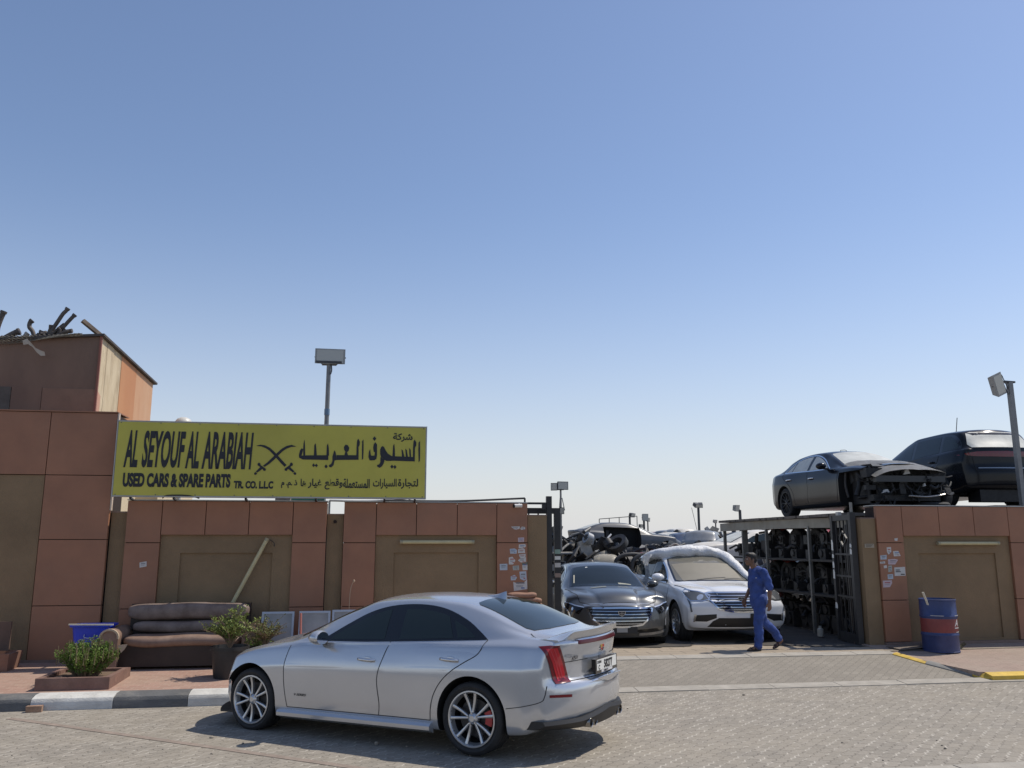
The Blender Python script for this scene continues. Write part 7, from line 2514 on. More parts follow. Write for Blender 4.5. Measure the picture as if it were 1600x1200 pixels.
def branchy(name, label, loc, n_br, spread, height, leafm, nleaf, size, seed, lean=(0, 0)):
    r_ = random.Random(seed)
    root = thing(name, label, 'shrub', loc)
    sm, lm = MB(), MB()
    for i in range(n_br):
        a = r_.uniform(0, 2 * PI)
        rad = spread * r_.uniform(0.25, 1.0)
        top = Vector((math.cos(a) * rad + lean[0], math.sin(a) * rad * 0.8 + lean[1], height * r_.uniform(0.45, 1.0) * (1 - 0.3 * rad / spread)))
        mid = top * 0.5 + Vector((-math.cos(a) * rad * 0.2, -math.sin(a) * rad * 0.2, 0.04))
        cp = curve_pts([(0, 0, 0), tuple(mid), tuple(top)], 4)
        sm.tube(cp, [0.012 - 0.009 * j / (len(cp) - 1) for j in range(len(cp))], 5)
        for k in range(6):
            t = r_.uniform(0.35, 1.0)
            base = Vector(cp[min(len(cp) - 1, int(t * (len(cp) - 1)))])
            tip = base + Vector((r_.uniform(-0.13, 0.13), r_.uniform(-0.13, 0.13), r_.uniform(0.0, 0.13)))
            sm.tube([base, tip], [0.003, 0.0015], 4)
            for s_ in range(nleaf // (n_br * 6)):
                leaf_cloud(lm, [(base.lerp(tip, r_.random()), (0.018, 0.018, 0.018))], 1, size, r_)
    sm.build('stems', M_STEM, root, 60)
    lm.build('foliage', leafm, root, recalc=False)
    return root
branchy('leafy_shrub', 'loose pale green shrub in the large black pot before the sofa', (p1.x + 0.02, 12.62, ppz + 0.38), 26, 0.44, 0.66, M_LEAFB, 2600, 0.036, 21, (-0.02, 0))
p2x = onY(415, 1000, 12.95).x
pot('plant_pot', 'smaller black plant pot half hidden behind the silver car bonnet', (p2x, 12.95, pave_z(12.95)), 0.20, 0.36, M_POT)
branchy('dry_shrub', 'browner thin shrub in the smaller pot behind the bonnet', (p2x, 12.95, pave_z(12.95) + 0.32), 22, 0.34, 0.50, M_LEAFC, 1300, 0.032, 22, (0.02, 0))
p3x = onY(358, 1000, 13.1).x + 0.42
branchy('small_shrub', 'small green shrub between the two potted shrubs', (p3x - 0.06, 13.15, pave_z(13.1) + 0.0), 14, 0.24, 0.70, M_LEAFA, 900, 0.036, 23)
p4x = onY(477, 1000, 12.75).x
branchy('low_plant', 'low green plant in front of the leaning window panes', (p4x, 12.75, pave_z(12.75)), 12, 0.3, 0.50, M_LEAFB, 700, 0.03, 24)

# window panes leaning against the wall
M_PANE = mat('dusty_pane', (0.23, 0.24, 0.24), 0.35, col2=(0.33, 0.34, 0.34), vscale=2.2, spec=0.5, contrast=0.05)
M_PFR = mat('pane_frame', (0.38, 0.41, 0.46), 0.4, metal=0.5)
def pane(label, xl, xr_, ytop, Y, tilt, hgt):
    a, b = onY(xl, ytop, Y), onY(xr_, ytop, Y)
    w = b.x - a.x
    root = thing('window_pane', label, 'window pane', (a.x, Y, a.z - hgt), 0, 'window panes leaning on the wall')
    root.rotation_euler = (-tilt, 0, 0)
    part_box('glass', root, M_PANE, 0.03, w - 0.03, -0.008, 0.008, 0.03, hgt - 0.03)
    for q in ((0, w, 0, 0.032), (0, w, hgt - 0.032, hgt)):
        part_box('frame', root, M_PFR, q[0], q[1], -0.018, 0.018, q[2], q[3], 0.004)
    for q in ((0, 0.032), (w - 0.032, w)):
        part_box('frame', root, M_PFR, q[0], q[1], -0.018, 0.018, 0.0325, hgt - 0.0325, 0.004)
    return root
pane('framed dusty window pane leaning nearest the dry shrub', 408, 459, 956, 13.6, 0.18, 0.78)
pane('middle framed window pane leaning beside the red stick', 467, 516, 955, 13.55, 0.16, 0.78)
pane('framed window pane leaning behind the silver car roof line', 519, 562, 953, 13.55, 0.16, 0.78)
a = onY(470, 958, 13.4); b = onY(471, 1000, 13.3)
mb = MB(); mb.tube([a, Vector((b.x, b.y, pave_z(13.3)))], 0.018, 8)
tag(mb.build('red_stick', mat('faded_red_stick', (0.42, 0.15, 0.12), 0.6), None, 40), 'faded red stick leaning against the window panes', 'stick')
# dry twig
a = onY(553, 908, 13.9)
zg_ = pave_z(13.9)
mb = MB(); mb.tube(curve_pts([(a.x - 0.05, 13.9, zg_), (a.x - 0.06, 13.9, 0.62), (a.x - 0.055, 13.9, a.z - 0.2), (a.x - 0.02, 13.9, a.z - 0.03), (a.x, 13.9, a.z)], 5), 0.006, 5)
mb.ball((a.x, 13.9, a.z), (0.018, 0.018, 0.025))
tag(mb.build('dry_twig', mat('dry_twig', (0.42, 0.30, 0.2), 0.7), None, 60), 'thin dry stalk standing upright against the pier', 'twig')
# folded mats in front of the corner column
for i, (xl, xr_, yt, yb, lab) in enumerate(((793, 838, 926, 934, 'top folded brown mat of the pile beside the gate'), (800, 846, 934, 941, 'middle folded brown mat of the pile beside the gate'), (804, 847, 941, 950, 'lowest visible folded brown mat of the pile beside the gate'), (800, 848, 950, 1010, 'tall brown bundle under the folded mats beside the gate'))):
    Y = 13.9
    a, b = onY(xl, yt, Y), onY(xr_, yb, Y)
    zb_ = b.z if i < 3 else pave_z(13.9) - 0.0
    cushion_o = cushion('folded_mat', a.x, b.x, Y - 0.12, Y + 0.14, zb_, a.z, mat('brown_felt', (0.24, 0.125, 0.085), 0.8, col2=(0.32, 0.18, 0.12), vscale=6, bump=0.3, bscale=40), 0.03, 30 + i, None)
    tag(cushion_o, lab, 'mat')
# board and trough at the left edge
mb = MB()
a, b = onY(-25, 972, 13.75), onY(18, 972, 13.75)
mb.box(a.x, b.x, 13.75, 13.79, 0.40, a.z)
mb.bevel(0.006)
tag(mb.build('leaning_board', mat('brown_board', (0.12, 0.075, 0.055), 0.75, var=0.25, vscale=4), None, 40), 'brown board standing in the trough at the left edge', 'board')
a, b = onY(-30, 1021, 13.55), onY(21, 1021, 13.55)
tr = thing('clay_trough', 'brown clay trough at the left edge of the pavement', 'trough', (0, 0, 0))
mb = MB()
zt0, zb0 = a.z + 0.0, pave_z(13.5)
loft(mb, [[(a.x, 13.45, zb0), (b.x - 0.03, 13.45, zb0), (b.x - 0.03, 13.85, zb0), (a.x, 13.85, zb0)], [(a.x, 13.40, zt0), (b.x, 13.40, zt0), (b.x, 13.9, zt0), (a.x, 13.9, zt0)], [(a.x, 13.44, zt0), (b.x - 0.04, 13.44, zt0), (b.x - 0.04, 13.86, zt0), (a.x, 13.86, zt0)], [(a.x, 13.46, zt0 - 0.06), (b.x - 0.06, 13.46, zt0 - 0.06), (b.x - 0.06, 13.84, zt0 - 0.06), (a.x, 13.84, zt0 - 0.06)]])
mb.build('trough', mat('clay_brown', (0.22, 0.12, 0.085), 0.8, var=0.2, vscale=5, dirt=0.4), tr, 30)
# loose bricks
def brick(label, p, rz, s=(0.17, 0.09, 0.075)):
    mb = MB(); mb.box(-s[0] / 2, s[0] / 2, -s[1] / 2, s[1] / 2, 0, s[2]); mb.bevel(0.01)
    for v in mb.bm.verts:
        v.co += Vector((rng.uniform(-1, 1), rng.uniform(-1, 1), rng.uniform(-1, 1))) * 0.004
    tag(mb.build('loose_brick', mat('old_brick', (0.30, 0.19, 0.13), 0.9, var=0.25, vscale=12, bump=0.4), None, 40, p, (0, 0, rz)), label, 'brick')
q = onZ(49, 1114, -0.05)
brick('small loose brick lying in the gutter against the kerb', (q.x, 11.44, -0.058), 0.1)
brick('little brick chip on the planter bed corner', (px0 + 0.22, py0 + 0.16, pz + 0.101), 0.3, (0.09, 0.06, 0.05))
# ------------------------------------------------------------------ flood lamps
M_LGREY = mat('lamp_grey', (0.30, 0.30, 0.29), 0.5, metal=0.3, var=0.1, vscale=5)
M_LDARK = mat('lamp_dark', (0.05, 0.052, 0.055), 0.5, var=0.2, vscale=5)
M_LGLASS = mat('lamp_glass', (0.42, 0.42, 0.38), 0.2, coat=0.5)
M_LPOLE = mat('lamp_pole', (0.20, 0.20, 0.20), 0.45, metal=0.4, var=0.12, vscale=5)
def flood(label, foot, top_z, pole_r, heads, sq=False, mp=M_LPOLE, wire=False, lean=(0, 0)):
    """heads: (dx, dz, width, height, depth, yaw, tilt, material)"""
    root = thing('flood_lamp', label, 'flood lamp', foot, 0, 'flood lamps over the yard')
    h = top_z - foot[2]
    mb = MB()
    if sq:
        mb.bar((0, 0, 0), (lean[0], lean[1], h), pole_r * 2, pole_r * 2, up=(0, 1, 0)); mb.bevel(0.006)
    else:
        mb.tube([(0, 0, 0), (lean[0], lean[1], h)], [pole_r, pole_r * 0.85], 12)
    mb.build('pole', mp, root, 40)
    for (dx, dz, w, hh, dp, yaw, tilt, m) in heads:
        M = Matrix.Translation((lean[0] + dx, lean[1], h + dz)) @ Matrix.Rotation(yaw, 4, 'Z') @ Matrix.Rotation(tilt[0] if hasattr(tilt, '__len__') else tilt, 4, 'X') @ Matrix.Rotation(tilt[1] if hasattr(tilt, '__len__') else 0, 4, 'Y')
        mb = MB()
        r0 = [(-w / 2, -dp / 2, -hh / 2), (w / 2, -dp / 2, -hh / 2), (w / 2, -dp / 2, hh / 2), (-w / 2, -dp / 2, hh / 2)]
        r1 = [(x * 0.8, dp / 2, z * 0.8) for x, _, z in r0]
        loft(mb, [[M @ Vector(p) for p in r0], [M @ Vector(p) for p in r1]])
        mb.bevel(min(0.02, w * 0.04), 2, 0.3)
        hd = mb.build('lamp_head', m, root, 40)
        mb = MB(); mb.box(-w * 0.44, w * 0.44, -dp / 2 - 0.006, -dp / 2 + 0.001, -hh * 0.42, hh * 0.42, M); mb.build('lamp_glass', M_LGLASS, hd)
        mb = MB()
        for s in (-1, 1):
            mb.bar(M @ Vector((s * (w / 2 + 0.01), 0, 0)), Vector((lean[0] + dx * 0.3 + s * w * 0.22, lean[1], h + min(dz, 0) * 0.4 - 0.0)), 0.02, 0.02)
        mb.bar(Vector((lean[0] + dx * 0.3 - w * 0.24, lean[1], h)), Vector((lean[0] + dx * 0.3 + w * 0.24, lean[1], h)), 0.03, 0.03)
        mb.build('bracket', mp, hd, 40)
    if wire:
        mb = MB(); mb.tube(curve_pts([(lean[0] - 0.35, 0, h - 0.1), (-0.2, 0, h - 0.8), (-0.05, 0, h - 1.5)], 5), 0.012, 5); mb.build('cable', M_LDARK, root)
    return root
p = onY(514, 570, 16.5)
f1 = flood('big grey flood lamp on a round pole behind the yellow sign', (p.x, 16.5, 0.1), p.z, 0.05, [(0.02, 0.155, 0.58, 0.30, 0.16, 0.02, 0.0, M_LGREY)])
mb = MB(); mb.box(-0.25, 0.25, -0.092, -0.088, 0.015 + (p.z - 0.1), 0.06 + (p.z - 0.1)); mb.build('vent_slot', M_LDARK, f1)
mb = MB(); mb.tube([(0, 0, p.z - 1.1), (0, 0, p.z - 0.98)], 0.0525, 12); mb.build('blue_tape', mat('blue_tape', (0.12, 0.2, 0.3), 0.5), f1)
mb = MB(); mb.tube(curve_pts([(0.05, -0.05, p.z - 0.11), (0.06, -0.06, p.z - 0.22), (0.04, -0.05, p.z - 0.30)], 4), 0.012, 6); mb.build('cable', M_LDARK, f1)
p = onY(1577, 597, 15.0); q = onY(1599, 795, 15.0)
f2 = flood('tilted flood lamp on the square pole at the right edge', (q.x, 15.0, 0.1), p.z, 0.045, [(-0.30, -0.06, 0.26, 0.46, 0.14, 0.25, (0.1, -0.40), mat('lamp_back_grey', (0.34, 0.34, 0.33), 0.5))], sq=True, lean=(p.x - q.x, 0))
mb = MB(); mb.bar((p.x - q.x - 0.13, 0, p.z - 0.09), (p.x - q.x + 0.12, 0, p.z - 0.10), 0.05, 0.035)
mb.bar((p.x - q.x - 0.16, 0, p.z + 0.05), (p.x - q.x - 0.03, 0, p.z - 0.28), 0.012, 0.012)
mb.bar((p.x - q.x - 0.20, 0, p.z + 0.06), (p.x - q.x - 0.06, 0, p.z - 0.36), 0.012, 0.012)
mb.build('cross_arm', M_LDARK, f2, 40)
def far_lamp(label, x, yt, Y, heads, r=0.05, yb=None, **k):
    p = onY(x, yt, Y)
    return flood(label, (p.x, Y, 0.05), p.z, r, heads, mp=M_LDARK if Y > 30 else M_LPOLE, **k)
far_lamp('twin flood lamp on a thin pole just right of the gate post', 876, 765, 22, [(0.04, 0.10, 0.30, 0.22, 0.14, 0.1, 0.0, M_LDARK), (-0.16, 0.07, 0.18, 0.20, 0.14, -0.5, 0.0, M_LDARK), (0.03, -0.55, 0.12, 0.18, 0.1, -0.2, 0.2, M_LDARK)], 0.03)
far_lamp('single flood lamp above the dark silver wreck', 984, 806, 45, [(0.12, 0.05, 0.34, 0.22, 0.2, 0.6, 0.35, M_LDARK)], 0.06)
far_lamp('square grey flood lamp over the distant row of bonnets', 1006, 810, 40, [(0.05, 0.05, 0.30, 0.34, 0.18, 0.05, 0.0, M_LGREY)], 0.06)
far_lamp('thin flood lamp just behind the square grey one', 1012, 812, 46, [(0.0, 0.0, 0.24, 0.22, 0.16, 0.7, 0.1, M_LDARK)], 0.045)
far_lamp('tiny flood lamp with a stay behind the wreck front', 1000, 822, 58, [(0.05, 0.02, 0.28, 0.24, 0.2, 0.5, 0.2, M_LDARK)], 0.05)
far_lamp('tallest distant flood lamp with flat twin head and dangling cable', 1091, 790, 40, [(-0.10, 0.03, 0.30, 0.20, 0.25, 0.4, 0.5, M_LDARK), (0.10, 0.03, 0.26, 0.20, 0.25, -0.4, 0.5, M_LDARK)], 0.07, wire=True)
far_lamp('smallest distant flood lamp left of the rack beam', 1118, 814, 62, [(-0.05, -0.02, 0.30, 0.26, 0.2, 0.4, 0.3, M_LGREY)], 0.06)
far_lamp('flood lamp on the thick pole just over the rack beam end', 1156, 797, 32, [(-0.16, 0.08, 0.26, 0.26, 0.16, 0.5, 0.15, M_LGREY)], 0.065)

# ------------------------------------------------------------------ scrapped cars of the yard
M_SCRAPD = mat('scrap_dark', (0.028, 0.028, 0.03), 0.6, var=0.4, vscale=9, dirt=0.3, dcol=(0.09, 0.08, 0.07))
M_SCRAPP = mat('scrap_pale', (0.38, 0.36, 0.32), 0.6, var=0.25, vscale=7)
def scrap_proto(P, big, key, paint):
    """a wheel-less scrap car with doors gone on the street side"""
    root = thing('scrap_car', 'x', 'scrap car')
    cuts = []
    c = MB(); c.box(0.25, 1.9 if not big else 1.95, -1.2, -0.45, 0.42, 1.25 if not big else 1.48); cuts.append(c.bm)
    C = Car(root, P, paint, nx=44, nt=26, extra_cut=cuts)
    if big:
        suv_screens(C, M_DUSTY, M_DUSTY)
    else:
        big_screens(C, M_DUSTY, M_DUSTY)
    p, d = C.side([(x, z) for x, z in ([(1.9, 1.09), (1.45, 1.38), (1.1, 1.50), (0.3, 1.53), (-0.4, 1.42), (-0.58, 1.21), (0.6, 1.14)] if big else [(2.1, 1.01), (1.6, 1.24), (1.1, 1.34), (0.5, 1.34), (0.0, 1.2), (-0.12, 1.06), (0.8, 1.03)])], 1)
    C.decal('side_window', p, d, M_TINT, 0.006, 0.12)
    mb = MB()
    r_ = random.Random(big)
    for s in (-0.35, 0.35):
        mb.box(0.5, 0.95, s - 0.22, s + 0.22, 0.4, 0.62); mb.box(0.42, 0.56, s - 0.22, s + 0.22, 0.62, 1.1)
    mb.bevel(0.03)
    mb.build('seats', M_SCRAPD, root, 50)
    return root
M_P_SIL = mat('faded_silver', (0.30, 0.31, 0.32), 0.4, metal=0.4, var=0.15, vscale=3, dirt=0.4, dcol=(0.25, 0.22, 0.18))
M_P_DSL = mat('dark_slate_paint', (0.10, 0.105, 0.115), 0.4, metal=0.4, var=0.15, vscale=3, dirt=0.35, dcol=(0.2, 0.18, 0.15))
M_P_WHT = mat('faded_white', (0.62, 0.60, 0.55), 0.5, var=0.1, vscale=3, dirt=0.4, dcol=(0.4, 0.34, 0.26))
M_P_RED = mat('faded_red', (0.30, 0.035, 0.035), 0.45, var=0.2, vscale=3, dirt=0.3, dcol=(0.2, 0.12, 0.1))
M_P_BLK = mat('faded_black', (0.03, 0.032, 0.036), 0.4, var=0.25, vscale=3, dirt=0.4, dcol=(0.12, 0.105, 0.09))
M_P_MAR = mat('faded_maroon', (0.16, 0.06, 0.07), 0.45, var=0.2, vscale=3, dirt=0.4, dcol=(0.22, 0.16, 0.14))
M_P_BLU = mat('faded_blue', (0.07, 0.10, 0.17), 0.45, var=0.2, vscale=3, dirt=0.4, dcol=(0.2, 0.18, 0.15))
M_P_BEI = mat('faded_beige', (0.42, 0.37, 0.29), 0.5, var=0.12, vscale=3, dirt=0.3, dcol=(0.3, 0.25, 0.2))
proto_s = scrap_proto(P_BIG, 0, 's', M_P_SIL)
proto_b = scrap_proto(P_SUV, 1, 'b', M_P_SIL)
used_p = {0: False, 1: False}
def scrap(label, big, loc, heading, paint, tilt=(0, 0), scale=1.0):
    pr_ = proto_b if big else proto_s
    if not used_p[big]:
        r = pr_
        used_p[big] = True
        r.location = loc
        r['label'] = label
        r['group'] = 'scrap cars in the yard'
    else:
        r = dup(pr_, loc, label=label, group='scrap cars in the yard')
    r.rotation_euler = (tilt[0], tilt[1], heading)
    for ch in r.children:
        if ch.name.startswith('body'):
            ch.material_slots[0].link = 'OBJECT'
            ch.material_slots[0].material = paint
    return r
def at(x, Y, z):
    p = onY(x, 840, Y)
    return (p.x, Y, z)
scrap('dark silver scrap saloon with its doors gone, stacked highest left in the yard', 0, at(925, 36, 1.38), R(2), M_P_DSL, tilt=(0, 0.03))
scrap('black scrap saloon crushed beneath the dark silver one', 0, at(925, 36.3, 0.05), R(2), M_P_BLK)
scrap('red scrap saloon with open wheel arch behind the grey saloon roof', 0, at(965, 26.0, 0.18), R(-6), M_P_RED)
scrap('maroon scrap saloon between the red wreck and the white crossover', 0, at(1010, 25.0, 0.22), R(-28), M_P_MAR)
scrap('white scrap van body far back above the foam wrap', 1, at(1046, 46, 0.85), R(-100), M_P_WHT)
scrap('dark scrap wagon with an upright tailgate beside the white van body', 1, at(1072, 42, 0.8), R(82), M_P_BLU)
scrap('silver scrap wagon with open door frames below the tallest lamp', 1, at(1096, 38, 0.85), R(60), M_P_SIL)
scrap('beige scrap saloon in the gap left of the rack', 0, at(1128, 40, 0.62), R(178), M_P_BEI)
scrap('grey scrap saloon under the beige one', 0, at(1120, 29, 0.05), R(170), M_P_BLK)
scrap('black scrap wagon seen just past the rack post', 1, at(1165, 36, 0.8), R(15), M_P_BLK)
scrap('pale scrap saloon behind the rack, seen between its shelves', 0, at(1222, 30, 0.95), R(185), M_P_WHT)
scrap('red scrap saloon behind the rack, seen above its upper shelf', 0, at(1272, 26, 0.95), R(10), M_P_RED)
scrap('black scrap wagon parked deep behind the rack', 1, at(1262, 31, 0.05), R(95), M_P_BLK)
# rows of distant bonnets
i = 0
rows = ['front', 'second', 'third', 'back']
for row, Y in enumerate((52, 60, 70, 84)):
    for k in range(7):
        x = 985 + k * 27 + row * 9
        p = onY(x, 840, Y)
        z = 0.95 + 0.25 * ((k + row) % 2)
        scrap('far scrap car, number of its colour aside: ' if False else '%s scrap car in the %s far row of the yard, %s from the left' % (['silver', 'black', 'white', 'blue', 'beige', 'maroon', 'red'][(k * 3 + row) % 7], rows[row], ['first', 'second', 'third', 'fourth', 'fifth', 'sixth', 'seventh'][k]),
              1 if (k + row) % 3 == 0 else 0, (p.x, Y, z), R(75 + 12 * ((k * 7 + row * 3) % 5)), [M_P_SIL, M_P_BLK, M_P_WHT, M_P_BLU, M_P_BEI, M_P_MAR, M_P_RED][(k * 3 + row) % 7])
# mass of stripped body parts packed under the far rows, and the scrap heap by the gate
def heap(name, label, centre, size, n, seed, mats, big=0.35):
    r_ = random.Random(seed)
    mb = MB()
    for i in range(n):
        mb.mi = r_.choice([0, 0, 0, 1, 0, 2]) if len(mats) > 2 else 0
        u, v = r_.uniform(-1, 1), r_.uniform(-1, 1)
        hmax = size[2] * max(0.15, (1 - 0.55 * abs(u)**2)) * r_.uniform(0.1, 1.0)
        c = Vector(centre) + Vector((u * size[0], v * size[1], hmax))
        t = r_.random()
        d = Vector((r_.uniform(-1, 1), r_.uniform(-1, 1), r_.uniform(-0.5, 0.5))) * big
        if t < 0.35:
            mb.tube(curve_pts([tuple(c - d), tuple(c + Vector((0, 0, r_.uniform(0, 0.2)))), tuple(c + d)], 3), r_.uniform(0.015, 0.05), 6)
        elif t < 0.55:
            M = Matrix.Translation(c) @ Matrix.Rotation(r_.uniform(0, PI), 4, Vector((r_.uniform(-1, 1), 1, r_.uniform(-1, 1))).normalized())
            R_ = r_.uniform(0.12, 0.32)
            mb.lathe([(R_ * 0.6, -0.07), (R_, -0.08), (R_, 0.08), (R_ * 0.6, 0.07)], 14, M, True)
        elif t < 0.85:
            M = Matrix.Translation(c) @ Matrix.Rotation(r_.uniform(0, PI), 4, Vector((r_.uniform(-1, 1), r_.uniform(-1, 1), 1)).normalized())
            w, h = r_.uniform(0.1, 0.4), r_.uniform(0.1, 0.3)
            mb.prism([(-w, -h), (w * 0.8, -h * 0.8), (w, h * 0.4), (w * 0.3, h), (-w * 0.9, h * 0.7)], -0.02, 0.02, M)
        else:
            M = Matrix.Translation(c) @ Matrix.Rotation(r_.uniform(0, PI), 4, Vector((r_.uniform(-1, 1), r_.uniform(-1, 1), 1)).normalized())
            s = r_.uniform(0.08, 0.22)
            mb.box(-s, s, -s * 0.7, s * 0.7, -s * 0.5, s * 0.6, M)
    o = mb.build(name, mats, None, 45)
    return tag(o, label, 'scrap heap', kind='stuff')
HM = [M_SCRAPD, M_SCRAPP, M_P_SIL]
heap('scrap_heap', 'dark heap of axles and hoses seen through the gate bars', at(885, 23.0, 0.0), (2.4, 1.4, 2.25), 620, 1, HM)
heap('scrap_heap', 'lower heap of torn panels behind the grey saloon', at(940, 22.4, 0.0), (2.8, 0.8, 1.55), 480, 2, HM)
heap('scrap_heap', 'heap of stripped parts behind the rack shelves', (12.2, 23.5, 0.0), (2.4, 1.2, 1.5), 260, 3, HM)
heap('scrap_heap', 'low band of stripped parts under the far rows of cars', (22.0, 49.0, 0.0), (12.0, 2.0, 2.75), 900, 4, HM, 0.5)
heap('scrap_heap', 'band of stripped parts packed before the far wrecks', (12.8, 33.0, 0.0), (5.5, 1.2, 1.9), 520, 5, HM, 0.45)
# roof lining shell, pale, on the wreck pile
ps = thing('cab_shell', 'cream white plastic cab shell lying on the parts behind the grey saloon', 'car part', at(946, 20.8, 1.42), R(-14))
mb = MB()
sec = []
for x in np.linspace(-0.30, 0.30, 9):
    f = 1 - abs(x / 0.30)**4 * 0.25
    sec.append([(x, y * f, z * f) for y, z in ((-0.32, -0.16), (-0.32, 0.02), (-0.24, 0.18), (0.0, 0.25), (0.24, 0.2), (0.32, 0.02), (0.32, -0.16))])
vr = [[mb.bm.verts.new(p) for p in s_] for s_ in sec]
for a, b in zip(vr[:-1], vr[1:]):
    for j in range(6):
        mb._face([a[j], a[j + 1], b[j + 1], b[j]])
mb._face(vr[0])
bmesh.ops.solidify(mb.bm, geom=mb.bm.faces[:], thickness=0.03)
mb.build('shell', mat('cream_plastic', (0.60, 0.56, 0.47), 0.45), ps, 50)
part_box('window_frame', ps, M_SCRAPD, 0.12, 0.25, -0.345, -0.322, -0.08, 0.06, 0.01)
part_box('under_tray', ps, M_SCRAPD, -0.28, 0.28, -0.30, 0.30, -0.22, -0.165, 0.02)
# two loose dark wheel arches (fender liners) in front of the red wreck
for lab, x, Y in (('black wheel arch frame standing behind the grey saloon roof', 985, 20.5), ('second black wheel arch frame beside the first', 1012, 20.4)):
    p = onY(x, 884, Y)
    mb = MB()
    mb.tube(curve_pts([(-0.42, 0, -0.75), (-0.40, 0, 0.0), (-0.25, 0.02, 0.22), (0.05, 0.03, 0.28), (0.40, 0.05, 0.25)], 6), 0.05, 8)
    tag(mb.build('arch_frame', M_SCRAPD, None, 50, (p.x, Y, p.z)), lab, 'car part')
# open railing far behind the wreck
rl_ = thing('far_railing', 'thin metal railing far behind the dark silver wreck', 'railing', at(965, 40, 0.0))
for x in (-0.9, -0.4, 0.1, 0.6, 1.0):
    mb = MB(); mb.tube([(x, 0, 0), (x, 0, 3.15 + 0.08 * x)], 0.02, 6); mb.build('upright', M_LDARK, rl_)
mb = MB(); mb.tube([(-0.9, 0, 3.08), (1.0, 0, 3.23)], 0.02, 6); mb.build('top_rail', M_LDARK, rl_)

# things glimpsed in the slot between the sign and the wall
a, b = onY(184, 780, 15.6), onY(246, 779, 15.6)
mb = MB(); mb.box(a.x - 0.3, b.x, 15.6, 15.9, 2.45, a.z + 0.035); mb.bevel(0.01)
tag(mb.build('cream_ledge', mat('cream_render', (0.62, 0.52, 0.36), 0.8), None, 40), 'cream ledge seen under the left end of the yellow sign', 'ledge')
a, b = onY(455, 780, 15.4), onY(507, 780, 15.4)
mb = MB(); mb.tube([(a.x, 15.4, a.z - 0.03), (b.x, 15.4, b.z - 0.03)], 0.07, 10)
for x_ in (a.x + 0.1, b.x - 0.1):
    mb.tube([(x_, 15.4, a.z - 0.05), (x_, 15.4, 0.2)], 0.03, 6)
tag(mb.build('green_tarp_roll', mat('green_tarp', (0.02, 0.11, 0.085), 0.6, var=0.2, vscale=6), None, 50), 'rolled dark green tarp on stands under the middle of the sign', 'tarp')
a, b = onY(430, 778, 15.2), onY(454, 779, 15.2)
mb = MB(); mb.box(a.x, b.x, 15.2, 15.3, 0.2, a.z + 0.02); mb.bevel(0.01)
tag(mb.build('pale_board', M_SCRAPP, None, 40), 'pale board end left of the green tarp under the sign', 'board')
for i_, (x0_, x1_) in enumerate(((515, 640), (600, 820))):
    a, b = onY(x0_, 782, 15.0), onY(x1_, 778.5, 15.3)
    mb = MB(); mb.tube(curve_pts([tuple(a), tuple(a.lerp(b, 0.5) + Vector((0, 0, -0.03))), tuple(b)], 6), 0.018, 7)
    mb.tube([tuple(a), (a.x, a.y, 0.2)], 0.018, 6); mb.tube([tuple(b), (b.x, b.y, 0.2)], 0.018, 6)
    tag(mb.build('scrap_rail', M_SCRAPD if i_ else M_METAL, None, 50), ['grey pipe rail behind the wall under the sign', 'dark pipe rail rising behind the wall towards the gate'][i_], 'rail')
heap('scrap_heap', 'jumble of torn body parts between the red wreck and the rack', at(1040, 28.5, 0.0), (3.2, 1.0, 1.75), 420, 6, [M_SCRAPD, M_SCRAPP, M_P_RED], 0.4)
heap('scrap_heap', 'jumble of parts behind the dark silver wreck', at(960, 39.5, 0.0), (4.0, 1.0, 2.3), 420, 7, HM, 0.45)
# ------------------------------------------------------------------ man in blue walking across the gateway to the left
M_SKIN = mat('brown_skin', (0.16, 0.085, 0.055), 0.55, var=0.1, vscale=14)
M_HAIR = mat('black_hair', (0.008, 0.007, 0.007), 0.6)
M_CLOTH = mat('blue_work_cloth', (0.030, 0.062, 0.225), 0.85, var=0.28, vscale=6, dirt=0.3, dcol=(0.06, 0.085, 0.20), bump=0.5, bscale=24)
M_SANDAL = mat('dark_sandal', (0.02, 0.016, 0.014), 0.6)

def blob(shapes, name, m, parent, voxel=0.008, smooth_it=4, extra=None):
    """union of tapered limbs and balls remeshed into one continuous skin"""
    mb = MB()
    for s in shapes:
        if s[0] == 'limb':
            _, pts, rad = s[:3]
            fl = s[3] if len(s) > 3 else 1.0
            cp = curve_pts(pts, 4) if len(pts) > 2 else pts
            rr = np.interp(np.linspace(0, 1, len(cp)), np.linspace(0, 1, len(rad)), rad)
            mb.tube(cp, [float(r) for r in rr], 14, flat=fl)
            mb.ball(cp[0], float(rr[0]) * min(1, fl + 0.1)); mb.ball(cp[-1], float(rr[-1]) * min(1, fl + 0.1))
        elif s[0] == 'ball':
            mb.ball(s[1], s[2], s[3] if len(s) > 3 else None, 16, 12)
    me = mb.mesh(name, m)
    o = bpy.data.objects.new(name, me)
    COL.objects.link(o)
    md = o.modifiers.new('r', 'REMESH'); md.mode = 'VOXEL'; md.voxel_size = voxel
    if smooth_it:
        ms = o.modifiers.new('s', 'SMOOTH'); ms.iterations = smooth_it; ms.factor = 0.5
    out = evaluated_mesh(o)
    bpy.data.objects.remove(o)
    out.materials.clear(); out.materials.append(m)
    out.polygons.foreach_set('use_smooth', [True] * len(out.polygons))
    return link_mesh(name, out, parent)

